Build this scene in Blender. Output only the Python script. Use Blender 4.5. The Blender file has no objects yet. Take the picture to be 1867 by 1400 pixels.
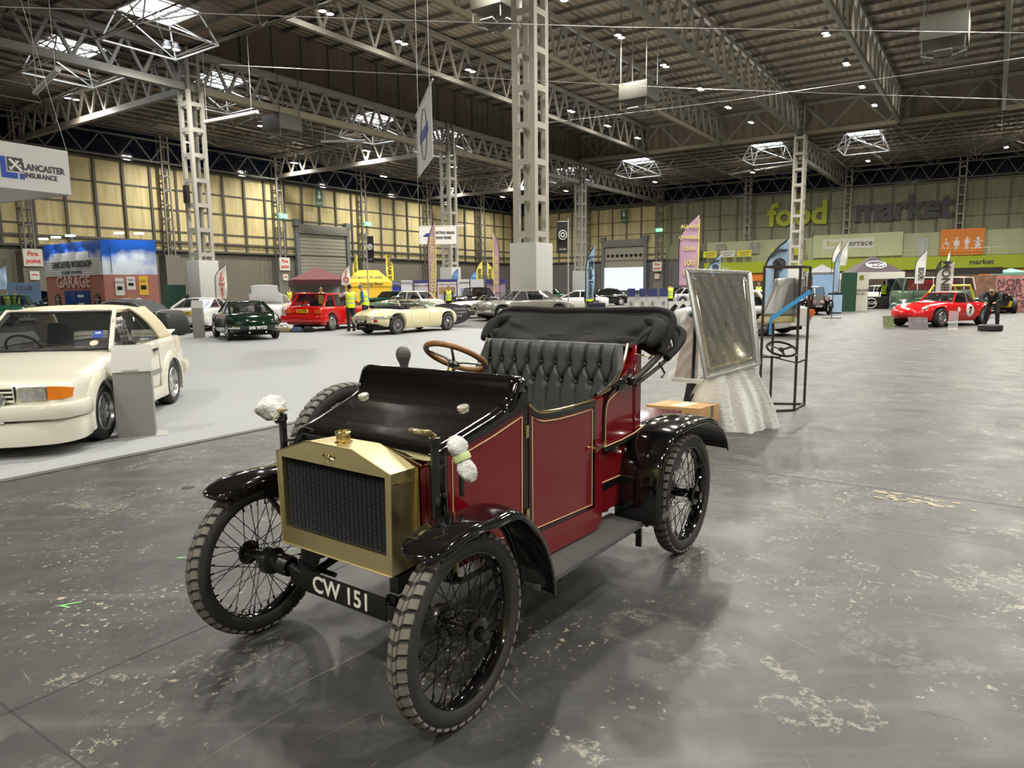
import bpy, bmesh, math, random
from mathutils import Vector, Matrix
random.seed(7)
S = bpy.context.scene
COL = S.collection
PI = math.pi
sin, cos, rad = math.sin, math.cos, math.radians

# ---------------------------------------------------------------- camera
FPX, PITCH, ROLL, CAMH = 1280.0, 7.83, 0.63, 1.56
_p, _r = rad(PITCH), rad(ROLL)
FWD = Vector((0, cos(_p), -sin(_p))); UP0 = Vector((0, sin(_p), cos(_p))); RT0 = Vector((1, 0, 0))
RT = RT0 * cos(_r) - UP0 * sin(_r); UPV = UP0 * cos(_r) + RT0 * sin(_r)
cam_d = bpy.data.cameras.new('camera'); cam = bpy.data.objects.new('camera', cam_d); COL.objects.link(cam)
cam_d.sensor_width = 36.0; cam_d.lens = FPX / 1867 * 36.0; cam_d.clip_end = 600; cam_d.clip_start = 0.05
cam.matrix_world = Matrix(((RT.x, UPV.x, -FWD.x, 0), (RT.y, UPV.y, -FWD.y, 0), (RT.z, UPV.z, -FWD.z, CAMH), (0, 0, 0, 1)))
S.camera = cam

# ---------------------------------------------------------------- world: a dark blue evening sky
W = bpy.data.worlds.new('evening_sky'); S.world = W; W.use_nodes = True
W.node_tree.nodes['Background'].inputs[0].default_value = (0.012, 0.022, 0.055, 1)
W.node_tree.nodes['Background'].inputs[1].default_value = 0.5
S.view_settings.view_transform = 'Standard'; S.view_settings.look = 'None'
S.view_settings.gamma = 1.0; S.view_settings.use_curve_mapping = False
S.view_settings.exposure = EXPO = 0.42
S.cycles.max_bounces = 6; S.cycles.diffuse_bounces = 3; S.cycles.glossy_bounces = 3
S.cycles.transmission_bounces = 6; S.cycles.transparent_max_bounces = 10
S.cycles.sample_clamp_indirect = 4.0; S.cycles.caustics_reflective = False; S.cycles.caustics_refractive = False

# hall axes: U runs along the long left wall away from the camera, W runs towards that wall
TH = rad(34.35)
def UW(u, w, z=0.0): return Vector((u * sin(TH) - w * cos(TH), u * cos(TH) + w * sin(TH), z))
HROT = PI / 2 - TH                      # z-rotation that turns local x into U and local y into W
def G(px, py, z=0.0):                   # where the floor is seen at a place of the 1867x1400 frame
    d = RT * ((px - 933.5) / FPX) + UPV * ((700 - py) / FPX) + FWD
    return Vector((0, 0, CAMH)) + d * ((z - CAMH) / d.z)
def ZA(px, py, p):                      # height of what is seen there when it stands above floor point p
    d = RT * ((px - 933.5) / FPX) + UPV * ((700 - py) / FPX) + FWD
    return CAMH + d.z * math.hypot(p[0], p[1]) / math.hypot(d.x, d.y)
def AT(px, py, dist):                   # point seen there at this depth along Y
    d = RT * ((px - 933.5) / FPX) + UPV * ((700 - py) / FPX) + FWD
    return Vector((0, 0, CAMH)) + d * (dist / d.y)

# ---------------------------------------------------------------- lamps of the hall: pairs of downlights, some unseen ones added as fill
LAMPW = 1050.0
HB0, HB1 = 31.8, 91.8                   # the high roof block along U
WL, WF = 80.4, 121.8                    # left wall (w) and far wall (u)
lamp_spots = []
for w in (-1.5, 11.5, 24.0, 37.8):
    for u in (34.0, 41.2, 49.6, 58.2, 66.8, 75.2, 83.5): lamp_spots.append((u, w, 19.7))
for u, w in ((-25, -18), (-25, 4), (-25, 26), (-6, -14), (-12, -3), (-7, 9), (8, -22), (8, -7), (10, 7), (22, -22), (22, -7), (22, 9), (22, 28),  # added unseen: back row lights the rear wall, two pairs fill the front
             (28.2, 46.5), (30.2, 65), (8, 50), (8, 68), (46, 61), (46, 74), (61, 62), (61, 75), (76, 61), (76, 74), (91, 61), (91, 74),
             (106, 61), (106, 74), (106, 45), (106, 30), (106, 15), (106, 0), (96.5, -12), (60, -20), (80, -20), (40, -20)):
    lamp_spots.append((u, w, 17.6))

# ---------------------------------------------------------------- materials
MC = {}
def newmat(name):
    m = bpy.data.materials.new(name); m.use_nodes = True
    return m, m.node_tree, m.node_tree.nodes, m.node_tree.links, m.node_tree.nodes['Principled BSDF']
def mat(name, col=(.8, .8, .8), rough=.5, metal=0.0, coat=0.0, emit=0.0, alpha=1.0, spec=None, noise=0.0, nscale=20.0, bump=0.0, bscale=60.0, trans=0.0, sheen=0.0, dust=0.0):
    if name in MC: return MC[name]
    m, nt, N, L, b = newmat(name); c = (*col, 1)
    b.inputs['Base Color'].default_value = c; b.inputs['Roughness'].default_value = rough; b.inputs['Metallic'].default_value = metal
    b.inputs['Coat Weight'].default_value = coat; b.inputs['Coat Roughness'].default_value = .04
    b.inputs['Alpha'].default_value = alpha; b.inputs['Transmission Weight'].default_value = trans
    if spec is not None: b.inputs['Specular IOR Level'].default_value = spec
    if sheen: b.inputs['Sheen Weight'].default_value = sheen
    if emit: b.inputs['Emission Color'].default_value = c; b.inputs['Emission Strength'].default_value = emit
    tc = N.new('ShaderNodeTexCoord')
    nz = N.new('ShaderNodeTexNoise'); nz.inputs['Scale'].default_value = nscale; nz.inputs['Detail'].default_value = 5; L.new(tc.outputs['Object'], nz.inputs['Vector'])
    if noise:
        r = N.new('ShaderNodeMix'); r.data_type = 'RGBA'
        r.inputs[6].default_value = tuple(max(0, x * (1 - noise)) for x in col) + (1,); r.inputs[7].default_value = tuple(min(1, x * (1 + noise)) for x in col) + (1,)
        L.new(nz.outputs['Fac'], r.inputs[0]); L.new(r.outputs[2], b.inputs['Base Color'])
    else:
        mr = N.new('ShaderNodeMapRange'); mr.inputs['To Min'].default_value = max(0, rough - .04); mr.inputs['To Max'].default_value = min(1, rough + .04)
        L.new(nz.outputs['Fac'], mr.inputs['Value']); L.new(mr.outputs[0], b.inputs['Roughness'])
    if bump:
        n2 = N.new('ShaderNodeTexNoise'); n2.inputs['Scale'].default_value = bscale; n2.inputs['Detail'].default_value = 4; L.new(tc.outputs['Object'], n2.inputs['Vector'])
        bp = N.new('ShaderNodeBump'); bp.inputs['Strength'].default_value = bump; bp.inputs['Distance'].default_value = .01
        L.new(n2.outputs['Fac'], bp.inputs['Height']); L.new(bp.outputs[0], b.inputs['Normal'])
    MC[name] = m; return m
def paint(name, col, rough=.25): return mat(name, col, rough, coat=.7, noise=0)

# ---------------------------------------------------------------- mesh builder
def vec(*a): return Vector(a)
def frame_of(d):
    d = Vector(d).normalized(); a = Vector((0, 0, 1)) if abs(d.z) < .95 else Vector((1, 0, 0))
    x = a.cross(d).normalized(); return x, d.cross(x).normalized(), d
class MB:
    def __init__(s, M=None): s.v = []; s.f = []; s.m = []; s.M = M; s.mi = 0
    def add(s, vs, fs):
        o = len(s.v); s.v += [(s.M @ Vector(p)) if s.M else Vector(p) for p in vs]
        s.f += [tuple(i + o for i in q) for q in fs]; s.m += [s.mi] * len(fs); return s
    def box(s, x0, x1, y0, y1, z0, z1):
        return s.add([(x0, y0, z0), (x1, y0, z0), (x1, y1, z0), (x0, y1, z0), (x0, y0, z1), (x1, y0, z1), (x1, y1, z1), (x0, y1, z1)],
                     [(0, 3, 2, 1), (4, 5, 6, 7), (0, 1, 5, 4), (1, 2, 6, 5), (2, 3, 7, 6), (3, 0, 4, 7)])
    def beam(s, a, b, w, h=None, up=None):
        a = Vector(a); b = Vector(b); h = h or w
        if up is None: x, y, d = frame_of(b - a)
        else: d = (b - a).normalized(); x = d.cross(Vector(up)).normalized(); y = x.cross(d)
        P = []
        for p in (a, b):
            for sx, sy in ((-1, -1), (1, -1), (1, 1), (-1, 1)): P.append(p + x * (sx * w / 2) + y * (sy * h / 2))
        return s.add(P, [(3, 2, 1, 0), (4, 5, 6, 7), (0, 1, 5, 4), (1, 2, 6, 5), (2, 3, 7, 6), (3, 0, 4, 7)])
    def tube(s, pts, r, n=8, closed=False, caps=True):
        pts = [Vector(p) for p in pts]; k = len(pts); rr = r if isinstance(r, (list, tuple)) else [r] * k
        x = None; V = []
        for i, p in enumerate(pts):
            if closed: t = pts[(i + 1) % k] - pts[i - 1]
            else: t = pts[min(i + 1, k - 1)] - pts[max(i - 1, 0)]
            t.normalize()
            if x is None: x = frame_of(t)[0]
            else:
                x = x - t * x.dot(t)
                x = x.normalized() if x.length > 1e-6 else frame_of(t)[0]
            y = t.cross(x)
            for j in range(n):
                a = 2 * PI * j / n; V.append(p + (x * cos(a) + y * sin(a)) * rr[i])
        F = []
        for i in range(k if closed else k - 1):
            for j in range(n):
                a, b2 = i * n + j, i * n + (j + 1) % n; c, d = ((i + 1) % k) * n + (j + 1) % n, ((i + 1) % k) * n + j
                F.append((a, b2, c, d))
        if caps and not closed: F.append(tuple(range(n))[::-1]); F.append(tuple((k - 1) * n + j for j in range(n)))
        return s.add(V, F)
    def lathe(s, prof, o=(0, 0, 0), axis=(0, 0, 1), n=24, closed=False, a0=0, a1=2 * PI):
        o = Vector(o); x, y, d = frame_of(axis); V = []; k = len(prof); full = abs(a1 - a0 - 2 * PI) < 1e-6
        nn = n if full else n + 1
        for (r, h) in prof:
            for j in range(nn):
                a = a0 + (a1 - a0) * j / n; V.append(o + d * h + (x * cos(a) + y * sin(a)) * max(r, 1e-5))
        F = []
        for i in range(k if closed else k - 1):
            for j in range(n):
                j2 = (j + 1) % nn; i2 = (i + 1) % k
                F.append((i * nn + j, i * nn + j2, i2 * nn + j2, i2 * nn + j))
        return s.add(V, F)
    def prism(s, poly, a, b, fn=lambda p, q, t: (t, p, q)):   # poly of (p,q) swept from t=a to t=b
        n = len(poly); V = [fn(p, q, a) for p, q in poly] + [fn(p, q, b) for p, q in poly]
        return s.add(V, [tuple(range(n))[::-1], tuple(range(n, 2 * n))] + [(i, (i + 1) % n, n + (i + 1) % n, n + i) for i in range(n)])
    def grid(s, fn, nu, nv, cu=False):
        V = [fn(i / nu, j / nv) for i in range(nu + (0 if cu else 1)) for j in range(nv + 1)]; F = []; m = nu if cu else nu + 1
        for i in range(nu):
            for j in range(nv): F.append((i * (nv + 1) + j, ((i + 1) % m) * (nv + 1) + j, ((i + 1) % m) * (nv + 1) + j + 1, i * (nv + 1) + j + 1))
        return s.add(V, F)
    def loft(s, rings, closed=True, cap=True):
        n = len(rings[0]); V = [p for r in rings for p in r]; F = []
        for i in range(len(rings) - 1):
            for j in range(n if closed else n - 1): F.append((i * n + j, i * n + (j + 1) % n, (i + 1) * n + (j + 1) % n, (i + 1) * n + j))
        if cap: F.append(tuple(range(n))[::-1]); F.append(tuple((len(rings) - 1) * n + j for j in range(n)))
        return s.add(V, F)
    def ball(s, c, r, n=12, sc=(1, 1, 1)):
        c = Vector(c); V = []; F = []
        for i in range(n + 1):
            t = PI * i / n
            for j in range(2 * n):
                a = PI * j / n; V.append(c + Vector((sin(t) * cos(a) * r * sc[0], sin(t) * sin(a) * r * sc[1], cos(t) * r * sc[2])))
        for i in range(n):
            for j in range(2 * n): F.append((i * 2 * n + j, (i + 1) * 2 * n + j, (i + 1) * 2 * n + (j + 1) % (2 * n), i * 2 * n + (j + 1) % (2 * n)))
        return s.add(V, F)
    def build(s, name, mats, parent=None, smooth=40, bevel=0.0, thick=0.0, sub=0, label=None):
        me = bpy.data.meshes.new(name); bm = bmesh.new()
        vs = [bm.verts.new(p) for p in s.v]
        for q, mi in zip(s.f, s.m):
            try: f = bm.faces.new([vs[i] for i in q]); f.material_index = mi
            except ValueError: pass
        bmesh.ops.remove_doubles(bm, verts=bm.verts, dist=1e-5)
        bmesh.ops.recalc_face_normals(bm, faces=bm.faces)
        if bevel:
            ed = [e for e in bm.edges if len(e.link_faces) == 2 and e.calc_face_angle(0) > .6]
            bmesh.ops.bevel(bm, geom=ed, offset=bevel, segments=2, affect='EDGES', profile=.6)
        if smooth:
            a = rad(smooth)
            for f in bm.faces: f.smooth = True
            for e in bm.edges: e.smooth = not (len(e.link_faces) == 2 and e.calc_face_angle(0) > a)
        bm.to_mesh(me); bm.free()
        for m in (mats if isinstance(mats, (list, tuple)) else [mats]): me.materials.append(m)
        o = bpy.data.objects.new(name, me); COL.objects.link(o)
        if parent: o.parent = parent
        if thick: md = o.modifiers.new('t', 'SOLIDIFY'); md.thickness = thick; md.offset = 0
        if sub: md = o.modifiers.new('s', 'SUBSURF'); md.levels = md.render_levels = sub
        if label: o['label'] = label
        return o
def thing(name, label, cat, loc=(0, 0, 0), rz=0.0, group=None):
    o = bpy.data.objects.new(name, None); COL.objects.link(o); o.location = loc; o.rotation_euler = (0, 0, rz)
    o.empty_display_size = .1; o['label'] = label; o['category'] = cat
    if group: o['group'] = group
    return o
def tag(o, label, cat, group=None, kind=None, loc=None, rz=None):
    if label: o['label'] = label
    if cat: o['category'] = cat
    if group: o['group'] = group
    if kind: o['kind'] = kind
    if loc is not None: o.location = loc
    if rz is not None: o.rotation_euler = (0, 0, rz)
    return o
def struct(o): o['kind'] = 'structure'; return o
def copy_tree(o, parent=None):
    c = o.copy(); COL.objects.link(c)
    if parent: c.parent = parent; c.matrix_parent_inverse = o.matrix_parent_inverse
    for ch in list(o.children): copy_tree(ch, c)
    return c
_txt = {}
def text(s, size, m, parent, loc, right=(1, 0, 0), up=(0, 0, 1), name='lettering', xs=1.0, ext=.004, bold=0.0, align='CENTER', shear=0.0):
    """flat letters, standing on the plane spanned by right and up"""
    cu = bpy.data.curves.new('t', 'FONT'); cu.body = s; cu.size = size; cu.align_x = align; cu.align_y = 'CENTER'
    cu.extrude = ext; cu.offset = bold; cu.resolution_u = 3; cu.shear = shear
    to = bpy.data.objects.new('t', cu); COL.objects.link(to)
    dg = bpy.context.evaluated_depsgraph_get(); dg.update()
    me = bpy.data.meshes.new_from_object(to.evaluated_get(dg)); bpy.data.objects.remove(to); bpy.data.curves.remove(cu)
    r = Vector(right).normalized(); u = Vector(up).normalized(); n = r.cross(u)
    me.transform(Matrix(((r.x * xs, u.x, n.x, loc[0]), (r.y * xs, u.y, n.y, loc[1]), (r.z * xs, u.z, n.z, loc[2]), (0, 0, 0, 1))))
    me.materials.clear(); me.materials.append(m)
    o = bpy.data.objects.new(name, me); COL.objects.link(o)
    if parent: o.parent = parent
    return o
# ================================================================ the hall
def floor_mat():
    m, nt, N, L, b = newmat('worn_concrete'); tc = N.new('ShaderNodeTexCoord')
    mp = N.new('ShaderNodeMapping'); mp.inputs['Rotation'].default_value = (0, 0, -HROT); L.new(tc.outputs['Object'], mp.inputs['Vector'])
    def noise(sc, det=6, rough=.6, v=None):
        n = N.new('ShaderNodeTexNoise'); n.inputs['Scale'].default_value = sc; n.inputs['Detail'].default_value = det; n.inputs['Roughness'].default_value = rough
        L.new((v or mp).outputs[0], n.inputs['Vector']); return n
    def ramp(src, pts):
        r = N.new('ShaderNodeValToRGB'); e = r.color_ramp.elements
        while len(e) < len(pts): e.new(.5)
        for q, (p, c) in zip(e, pts): q.position = p; q.color = (c, c, c, 1) if not isinstance(c, tuple) else (*c, 1)
        L.new(src, r.inputs[0]); return r
    def mix(f, a, c2, mode='MIX'):
        x = N.new('ShaderNodeMix'); x.data_type = 'RGBA'; x.blend_type = mode
        for s_, i in ((f, 0), (a, 6), (c2, 7)):
            if hasattr(s_, 'node'): L.new(s_, x.inputs[i])
            else: x.inputs[i].default_value = s_ if i == 0 else (*s_, 1)
        return x.outputs[2]
    base = ramp(noise(.35, 5).outputs[0], [(.3, (.038, .039, .039)), (.7, (.065, .065, .063))]).outputs[0]
    base = mix(ramp(noise(3.0, 8, .7).outputs[0], [(.42, 0.), (.70, .7)]).outputs[0], base, (.088, .087, .083))
    # long scuffs running across the hall
    st = N.new('ShaderNodeMapping'); st.inputs['Rotation'].default_value = (0, 0, -HROT); st.inputs['Scale'].default_value = (0.5, 5, 1); L.new(tc.outputs['Object'], st.inputs['Vector'])
    s1 = ramp(noise(1.0, 7, .65, st).outputs[0], [(.54, 0.), (.68, .35)]).outputs[0]
    base = mix(s1, base, (.15, .147, .137))
    def scratches(rot, sc, thr, val):
        nonlocal base
        q = N.new('ShaderNodeMapping'); q.inputs['Rotation'].default_value = (0, 0, rot); q.inputs['Scale'].default_value = sc; L.new(tc.outputs['Object'], q.inputs['Vector'])
        # a bent coordinate keeps the scratches from being ruler straight
        v = noise(1.0, 4, .75, q); r = ramp(v.outputs[0], [(thr, 0.), (thr + .004, val), (thr + .007, val), (thr + .011, 0.)])
        base = mix(r.outputs[0], base, (.34, .33, .30))
    # blotches and rings of worn-off paint, broken up by a finer noise
    def rings(sc, thr, wd, val, colr, msc=30, off=0.0):
        nonlocal base
        q = N.new('ShaderNodeMapping'); q.inputs['Location'].default_value = (off, off * 2, 0); L.new(tc.outputs['Object'], q.inputs['Vector'])
        r = ramp(noise(sc, 7, .62, q).outputs[0], [(thr, 0.), (thr + wd * .3, val), (thr + wd * .7, val), (thr + wd, 0.)]).outputs[0]
        f = ramp(noise(msc, 5, .7, q).outputs[0], [(.44, 0.), (.54, 1.)]).outputs[0]
        m2 = N.new('ShaderNodeMath'); m2.operation = 'MULTIPLY'; L.new(r, m2.inputs[0]); L.new(f, m2.inputs[1]); base = mix(m2.outputs[0], base, colr)
    rings(1.3, .60, .03, .8, (.24, .23, .19)); rings(2.6, .635, .025, .9, (.30, .28, .22), 40, 7.0); rings(.7, .57, .05, .5, (.15, .147, .135), 22, 3.0); rings(5.5, .66, .05, .8, (.22, .21, .185), 60, 11.0)
    fine = ramp(noise(70, 6, .8).outputs[0], [(.60, 0.), (.72, .6)]).outputs[0]; base = mix(fine, base, (.17, .165, .15))
    fine2 = ramp(noise(45, 6, .8).outputs[0], [(.30, .5), (.42, 0.)]).outputs[0]; base = mix(fine2, base, (.022, .022, .023))
    # cream flakes and old tape marks in patches
    fl = ramp(noise(26, 4, .6).outputs[0], [(.60, 0.), (.64, 1.)]).outputs[0]; pa = ramp(noise(.9, 3).outputs[0], [(.50, 0.), (.62, 1.)]).outputs[0]
    mm = N.new('ShaderNodeMath'); mm.operation = 'MULTIPLY'; L.new(fl, mm.inputs[0]); L.new(pa, mm.inputs[1])
    base = mix(mm.outputs[0], base, (.36, .33, .25))
    dk = ramp(noise(7, 6, .7).outputs[0], [(.30, .75), (.42, 0.)]).outputs[0]
    base = mix(dk, base, (.030, .031, .032))
    L.new(base, b.inputs['Base Color'])
    rg = ramp(noise(2.2, 6).outputs[0], [(.3, .34), (.75, .58)]); L.new(rg.outputs[0], b.inputs['Roughness'])
    b.inputs['Specular IOR Level'].default_value = .42
    bp = N.new('ShaderNodeBump'); bp.inputs['Strength'].default_value = .18; bp.inputs['Distance'].default_value = .004
    L.new(noise(9, 6).outputs[0], bp.inputs['Height']); L.new(bp.outputs[0], b.inputs['Normal'])
    return m
U0, U1, W0 = -30.0, WF, -34.0
def uwbox(mb, u0, u1, w0, w1, z0, z1): mb.M = Matrix.Rotation(HROT, 4, 'Z'); mb.box(u0, u1, w0, w1, z0, z1); return mb
def HM(): return MB(Matrix.Rotation(HROT, 4, 'Z'))
FLM = floor_mat()
struct(HM().box(U0, U1, W0, WL, -.3, 0).build('floor', FLM))
# joint lines let into the concrete and patches of old paint
jm = mat('joint_filler', (.20, .19, .155), .7, noise=.6, nscale=9); jd = mat('joint_dark', (.035, .035, .035), .7)
mb = HM(); mb.mi = 0
for u in (4.93, 6.05, 12.35, 24.5): mb.box(u, u + (.02 if u > 10 else .010), W0, 6.7 if u < 21 else WL, .0, .0012)
mb.mi = 1
for u in (.95, 5.9): mb.box(u, u + .008, W0, 6.7, .0, .001)
for w in (2.95,): mb.box(-4, 4.9, w, w + .007, .0, .001)
struct(mb.build('trim_1', [jm, jd]))
rnd = random.Random(11); mb = HM()
for k in range(34):
    u = 5.62 + .2 * rnd.random(); w = .02 + .6 * rnd.random(); mb.box(u - .02 * rnd.random() - .004, u + .014, w - .03, w + .05 * rnd.random(), 0, .0012 + .0001 * k)
struct(mb.build('trim_2', mat('bare_patch', (.36, .32, .23), .8, noise=.55, nscale=40)))
# long thin scratches dragged into the paint
mb = MB(); mb2 = MB()
for k in range(420):
    D = .9 + 12 * rnd.random() ** 1.5; x = (rnd.random() * 2 - 1) * (1.0 + D * .85); a = rnd.choice((.95, -.62, .95, 2.2, .3, rnd.random() * 3.1)) + rnd.uniform(-.12, .12); L_ = .04 + .5 * rnd.random() ** 3 * (1 + D * .18)
    if k % 29 == 0: L_ *= 2
    cv_ = rnd.uniform(-.5, .5) if k % 5 == 0 else rnd.uniform(-.05, .05); n_ = 6; pp = []; px_, py_, aa = x, D, a
    for i in range(n_ + 1): pp.append((px_, py_)); px_ += cos(aa) * L_ / n_; py_ += sin(aa) * L_ / n_; aa += cv_ / n_ * 2
    w_ = (.0007 + .0012 * rnd.random()) * (1 + D * .10); V_ = []
    for i, (a_, b_) in enumerate(pp):
        q_ = w_ * sin(PI * (i + .3) / (n_ + .6)); nx, ny = -sin(aa), cos(aa); V_ += [(a_ + nx * q_, b_ + ny * q_, .0006), (a_ - nx * q_, b_ - ny * q_, .0006)]
    (mb if k % 3 else mb2).add(V_, [(2 * i, 2 * i + 1, 2 * i + 3, 2 * i + 2) for i in range(n_)])
struct(mb.build('trim_6', mat('scratch_pale', (.15, .147, .135), .7), smooth=0)); struct(mb2.build('trim_7', mat('scratch_bright', (.27, .265, .24), .7), smooth=0))
# grey carpet aisle
cm = mat('grey_carpet', (.30, .315, .325), .95, noise=.10, nscale=220, bump=.25, bscale=500, sheen=.1)
mb = HM(); cp = [(-14, 6.78), (13, 6.78), (21.6, 13.5), (21.6, 32), (-14, 32)]; mb.add([(a, b, .001) for a, b in cp] + [(a, b, .007) for a, b in cp], [(4, 3, 2, 1, 0), (5, 6, 7, 8, 9)] + [(i, (i + 1) % 5, 5 + (i + 1) % 5, 5 + i) for i in range(5)])
o = tag(mb.build('carpet', cm), 'pale grey exhibition carpet laid on the dark floor under the cream cars', 'carpet')
mb = HM(); mb.box(-14, 13, 6.70, 6.80, .0012, .0082)
mb.build('carpet_tape', mat('dark_tape', (.09, .09, .088), .6), o)
# green tape marks, black spot and a yellow flake on the floor
tg = mat('green_tape', (.25, .62, .22), .6)
for k, (px, py, a, l) in enumerate(((128, 1101, .5, .10), (118, 1106, -.35, .07), (331, 1017, .2, .05))):
    g = G(px, py); q = MB(Matrix.Translation(g) @ Matrix.Rotation(a, 4, 'Z')); q.box(-l / 2, l / 2, -.005, .005, .001, .002)
    tag(q.build('tape_mark', tg), ('longer arm of the green tape mark on the floor at far left', 'shorter arm of the green tape mark on the floor at far left', 'scrap of green tape on the floor beside the wire front wheel')[k], 'tape mark')
g = G(343, 889); q = MB(Matrix.Translation(g)); q.lathe([(.0, .002), (.035, .002), (.05, .0005)], n=14)
tag(q.build('floor_spot', mat('black_spot', (.01, .01, .01), .5)), 'small round black spot on the floor left of the red vintage car', 'spot')

# walls -----------------------------------------------------------------------
def panel_mat(name, c1, c2, sc=1.2):
    m, nt, N, L, b = newmat(name); tc = N.new('ShaderNodeTexCoord'); mp = N.new('ShaderNodeMapping'); mp.inputs['Scale'].default_value = (sc, sc, sc * .12); L.new(tc.outputs['Object'], mp.inputs[0])
    n = N.new('ShaderNodeTexNoise'); n.inputs['Scale'].default_value = 2; n.inputs['Detail'].default_value = 6; L.new(mp.outputs[0], n.inputs[0])
    r = N.new('ShaderNodeValToRGB'); r.color_ramp.elements[0].color = (*c1, 1); r.color_ramp.elements[1].color = (*c2, 1); r.color_ramp.elements[0].position = .3; r.color_ramp.elements[1].position = .7
    L.new(n.outputs[0], r.inputs[0]); L.new(r.outputs[0], b.inputs['Base Color']); b.inputs['Roughness'].default_value = .6
    return m
def corr_mat(name, col, freq, axis=0, depth=.02, dark=.6, rough=.6):
    """profiled sheet: ribs as bump, along object axis"""
    m, nt, N, L, b = newmat(name); tc = N.new('ShaderNodeTexCoord'); sp = N.new('ShaderNodeSeparateXYZ')
    mp = N.new('ShaderNodeMapping'); mp.inputs['Rotation'].default_value = (0, 0, -HROT); L.new(tc.outputs['Object'], mp.inputs[0]); L.new(mp.outputs[0], sp.inputs[0])
    mu = N.new('ShaderNodeMath'); mu.operation = 'MULTIPLY'; mu.inputs[1].default_value = freq * 2 * PI; L.new(sp.outputs[axis], mu.inputs[0])
    si = N.new('ShaderNodeMath'); si.operation = 'SINE'; L.new(mu.outputs[0], si.inputs[0])
    bp = N.new('ShaderNodeBump'); bp.inputs['Strength'].default_value = 1; bp.inputs['Distance'].default_value = depth; L.new(si.outputs[0], bp.inputs['Height']); L.new(bp.outputs[0], b.inputs['Normal'])
    n = N.new('ShaderNodeTexNoise'); n.inputs['Scale'].default_value = .4; L.new(tc.outputs['Object'], n.inputs[0])
    x = N.new('ShaderNodeMix'); x.data_type = 'RGBA'; x.inputs[6].default_value = tuple(c * dark for c in col) + (1,); x.inputs[7].default_value = (*col, 1)
    L.new(n.outputs[0], x.inputs[0]); L.new(x.outputs[2], b.inputs['Base Color']); b.inputs['Roughness'].default_value = rough
    return m
dsteel = mat('dark_steel', (.10, .095, .08), .55, noise=.2, nscale=3)
yel = panel_mat('yellow_board', (.52, .43, .20), (.72, .62, .33)); grn = panel_mat('grey_green_board', (.21, .215, .135), (.30, .30, .19))
dado = corr_mat('dado_sheet_left', (.21, .19, .15), 1.4, 0, .03, .8); dado2 = corr_mat('dado_sheet_far', (.17, .17, .165), 1.4, 1, .03, .8)
steel = mat('grey_steel', (.20, .19, .165), .5, noise=.15, nscale=3); dsteel = mat('dark_steel', (.10, .095, .08), .55, noise=.2, nscale=3)
csteel = mat('column_paint', (.36, .345, .30), .5, noise=.1, nscale=4); ysteel = mat('yellow_lit_steel', (.26, .235, .17), .5, noise=.12, nscale=2)  # ysteel: yellow light on the lit trusses put into the steel colour
conc = mat('plinth_concrete', (.19, .18, .155), .8, noise=.12, nscale=5); night = mat('night_glass', (.006, .010, .022), .08)
mb = HM(); mb.mi = 0; mb.box(U0, U1, WL, WL + .3, 0, 5.8); mb.mi = 1; mb.box(U0, U1, WL + .05, WL + .3, 5.8, 6.3); mb.mi = 2; mb.box(U0, U1, WL, WL + .3, 6.3, 15.8)
mb.mi = 3; mb.box(U0, U1, WL + .1, WL + .3, 15.8, 19.4)
struct(mb.build('wall_left', [dado, dsteel, yel, night]))
mb = HM(); mb.mi = 0; mb.box(WF, WF + .3, W0, WL, 0, 5.8); mb.mi = 1; mb.box(WF + .05, WF + .3, W0, WL, 5.8, 6.3)
mb.mi = 2; mb.box(WF, WF + .3, 49.5, WL, 6.3, 15.8); mb.mi = 4; mb.box(WF, WF + .3, W0, 49.5, 6.3, 16.2); mb.mi = 3; mb.box(WF + .1, WF + .3, W0, WL, 15.8, 19.4)
struct(mb.build('wall_far', [dado2, dsteel, yel, night, grn]))
mb = HM(); mb.box(U0 - .3, U0, W0, WL, 0, 19.4); struct(mb.build('wall_behind', yel)); mb = HM()
for k in range(36): mb.box(U0, U0 + .2, W0 + k * 3.2, W0 + k * 3.2 + .22, 0, 19)
for z in (3, 6, 8.5, 11, 13.5, 16): mb.box(U0, U0 + .12, W0, WL, z, z + .16)
struct(mb.build('trim_8', dsteel))
mb = HM(); mb.box(U0, U1, W0 - .3, W0, 0, 19.4); struct(mb.build('wall_right', grn))
# frames of mullions and rails on both walls
mb = HM()
for k in range(int((U1 - U0) / 3.05)):
    u = U0 + 1.7 + k * 3.05
    mb.box(u - .13, u + .13, WL - .22, WL, 6.1, 15.8)
for z in (8.5, 11.0, 13.3): mb.box(U0, U1, WL - .1, WL, z - .08, z + .08)
for z, d in ((6.3, .35), (7.3, .3), (15.8, .4)): mb.box(U0, U1, WL - d, WL, z - .12, z + .12)
struct(mb.build('trim_3', dsteel))
mb = HM()
for k in range(40):
    w = W0 + 1.2 + k * 2.9
    mb.box(WF - .22, WF, w - .10, w + .10, 8.9 if w < 49 else 6.1, 16)
for z in (8.5, 11.0, 13.3): mb.box(WF - .1, WF, 49.5 if z < 9 else W0, WL, z - .06, z + .06)
for z, d in ((6.3, .35), (7.3, .3)): mb.box(WF - d, WF, 49.5, WL, z - .12, z + .12)
mb.box(WF - .4, WF, W0, WL, 15.9, 16.2)
struct(mb.build('trim_4', mat('mullion_far', (.15, .145, .11), .6)))

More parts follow.
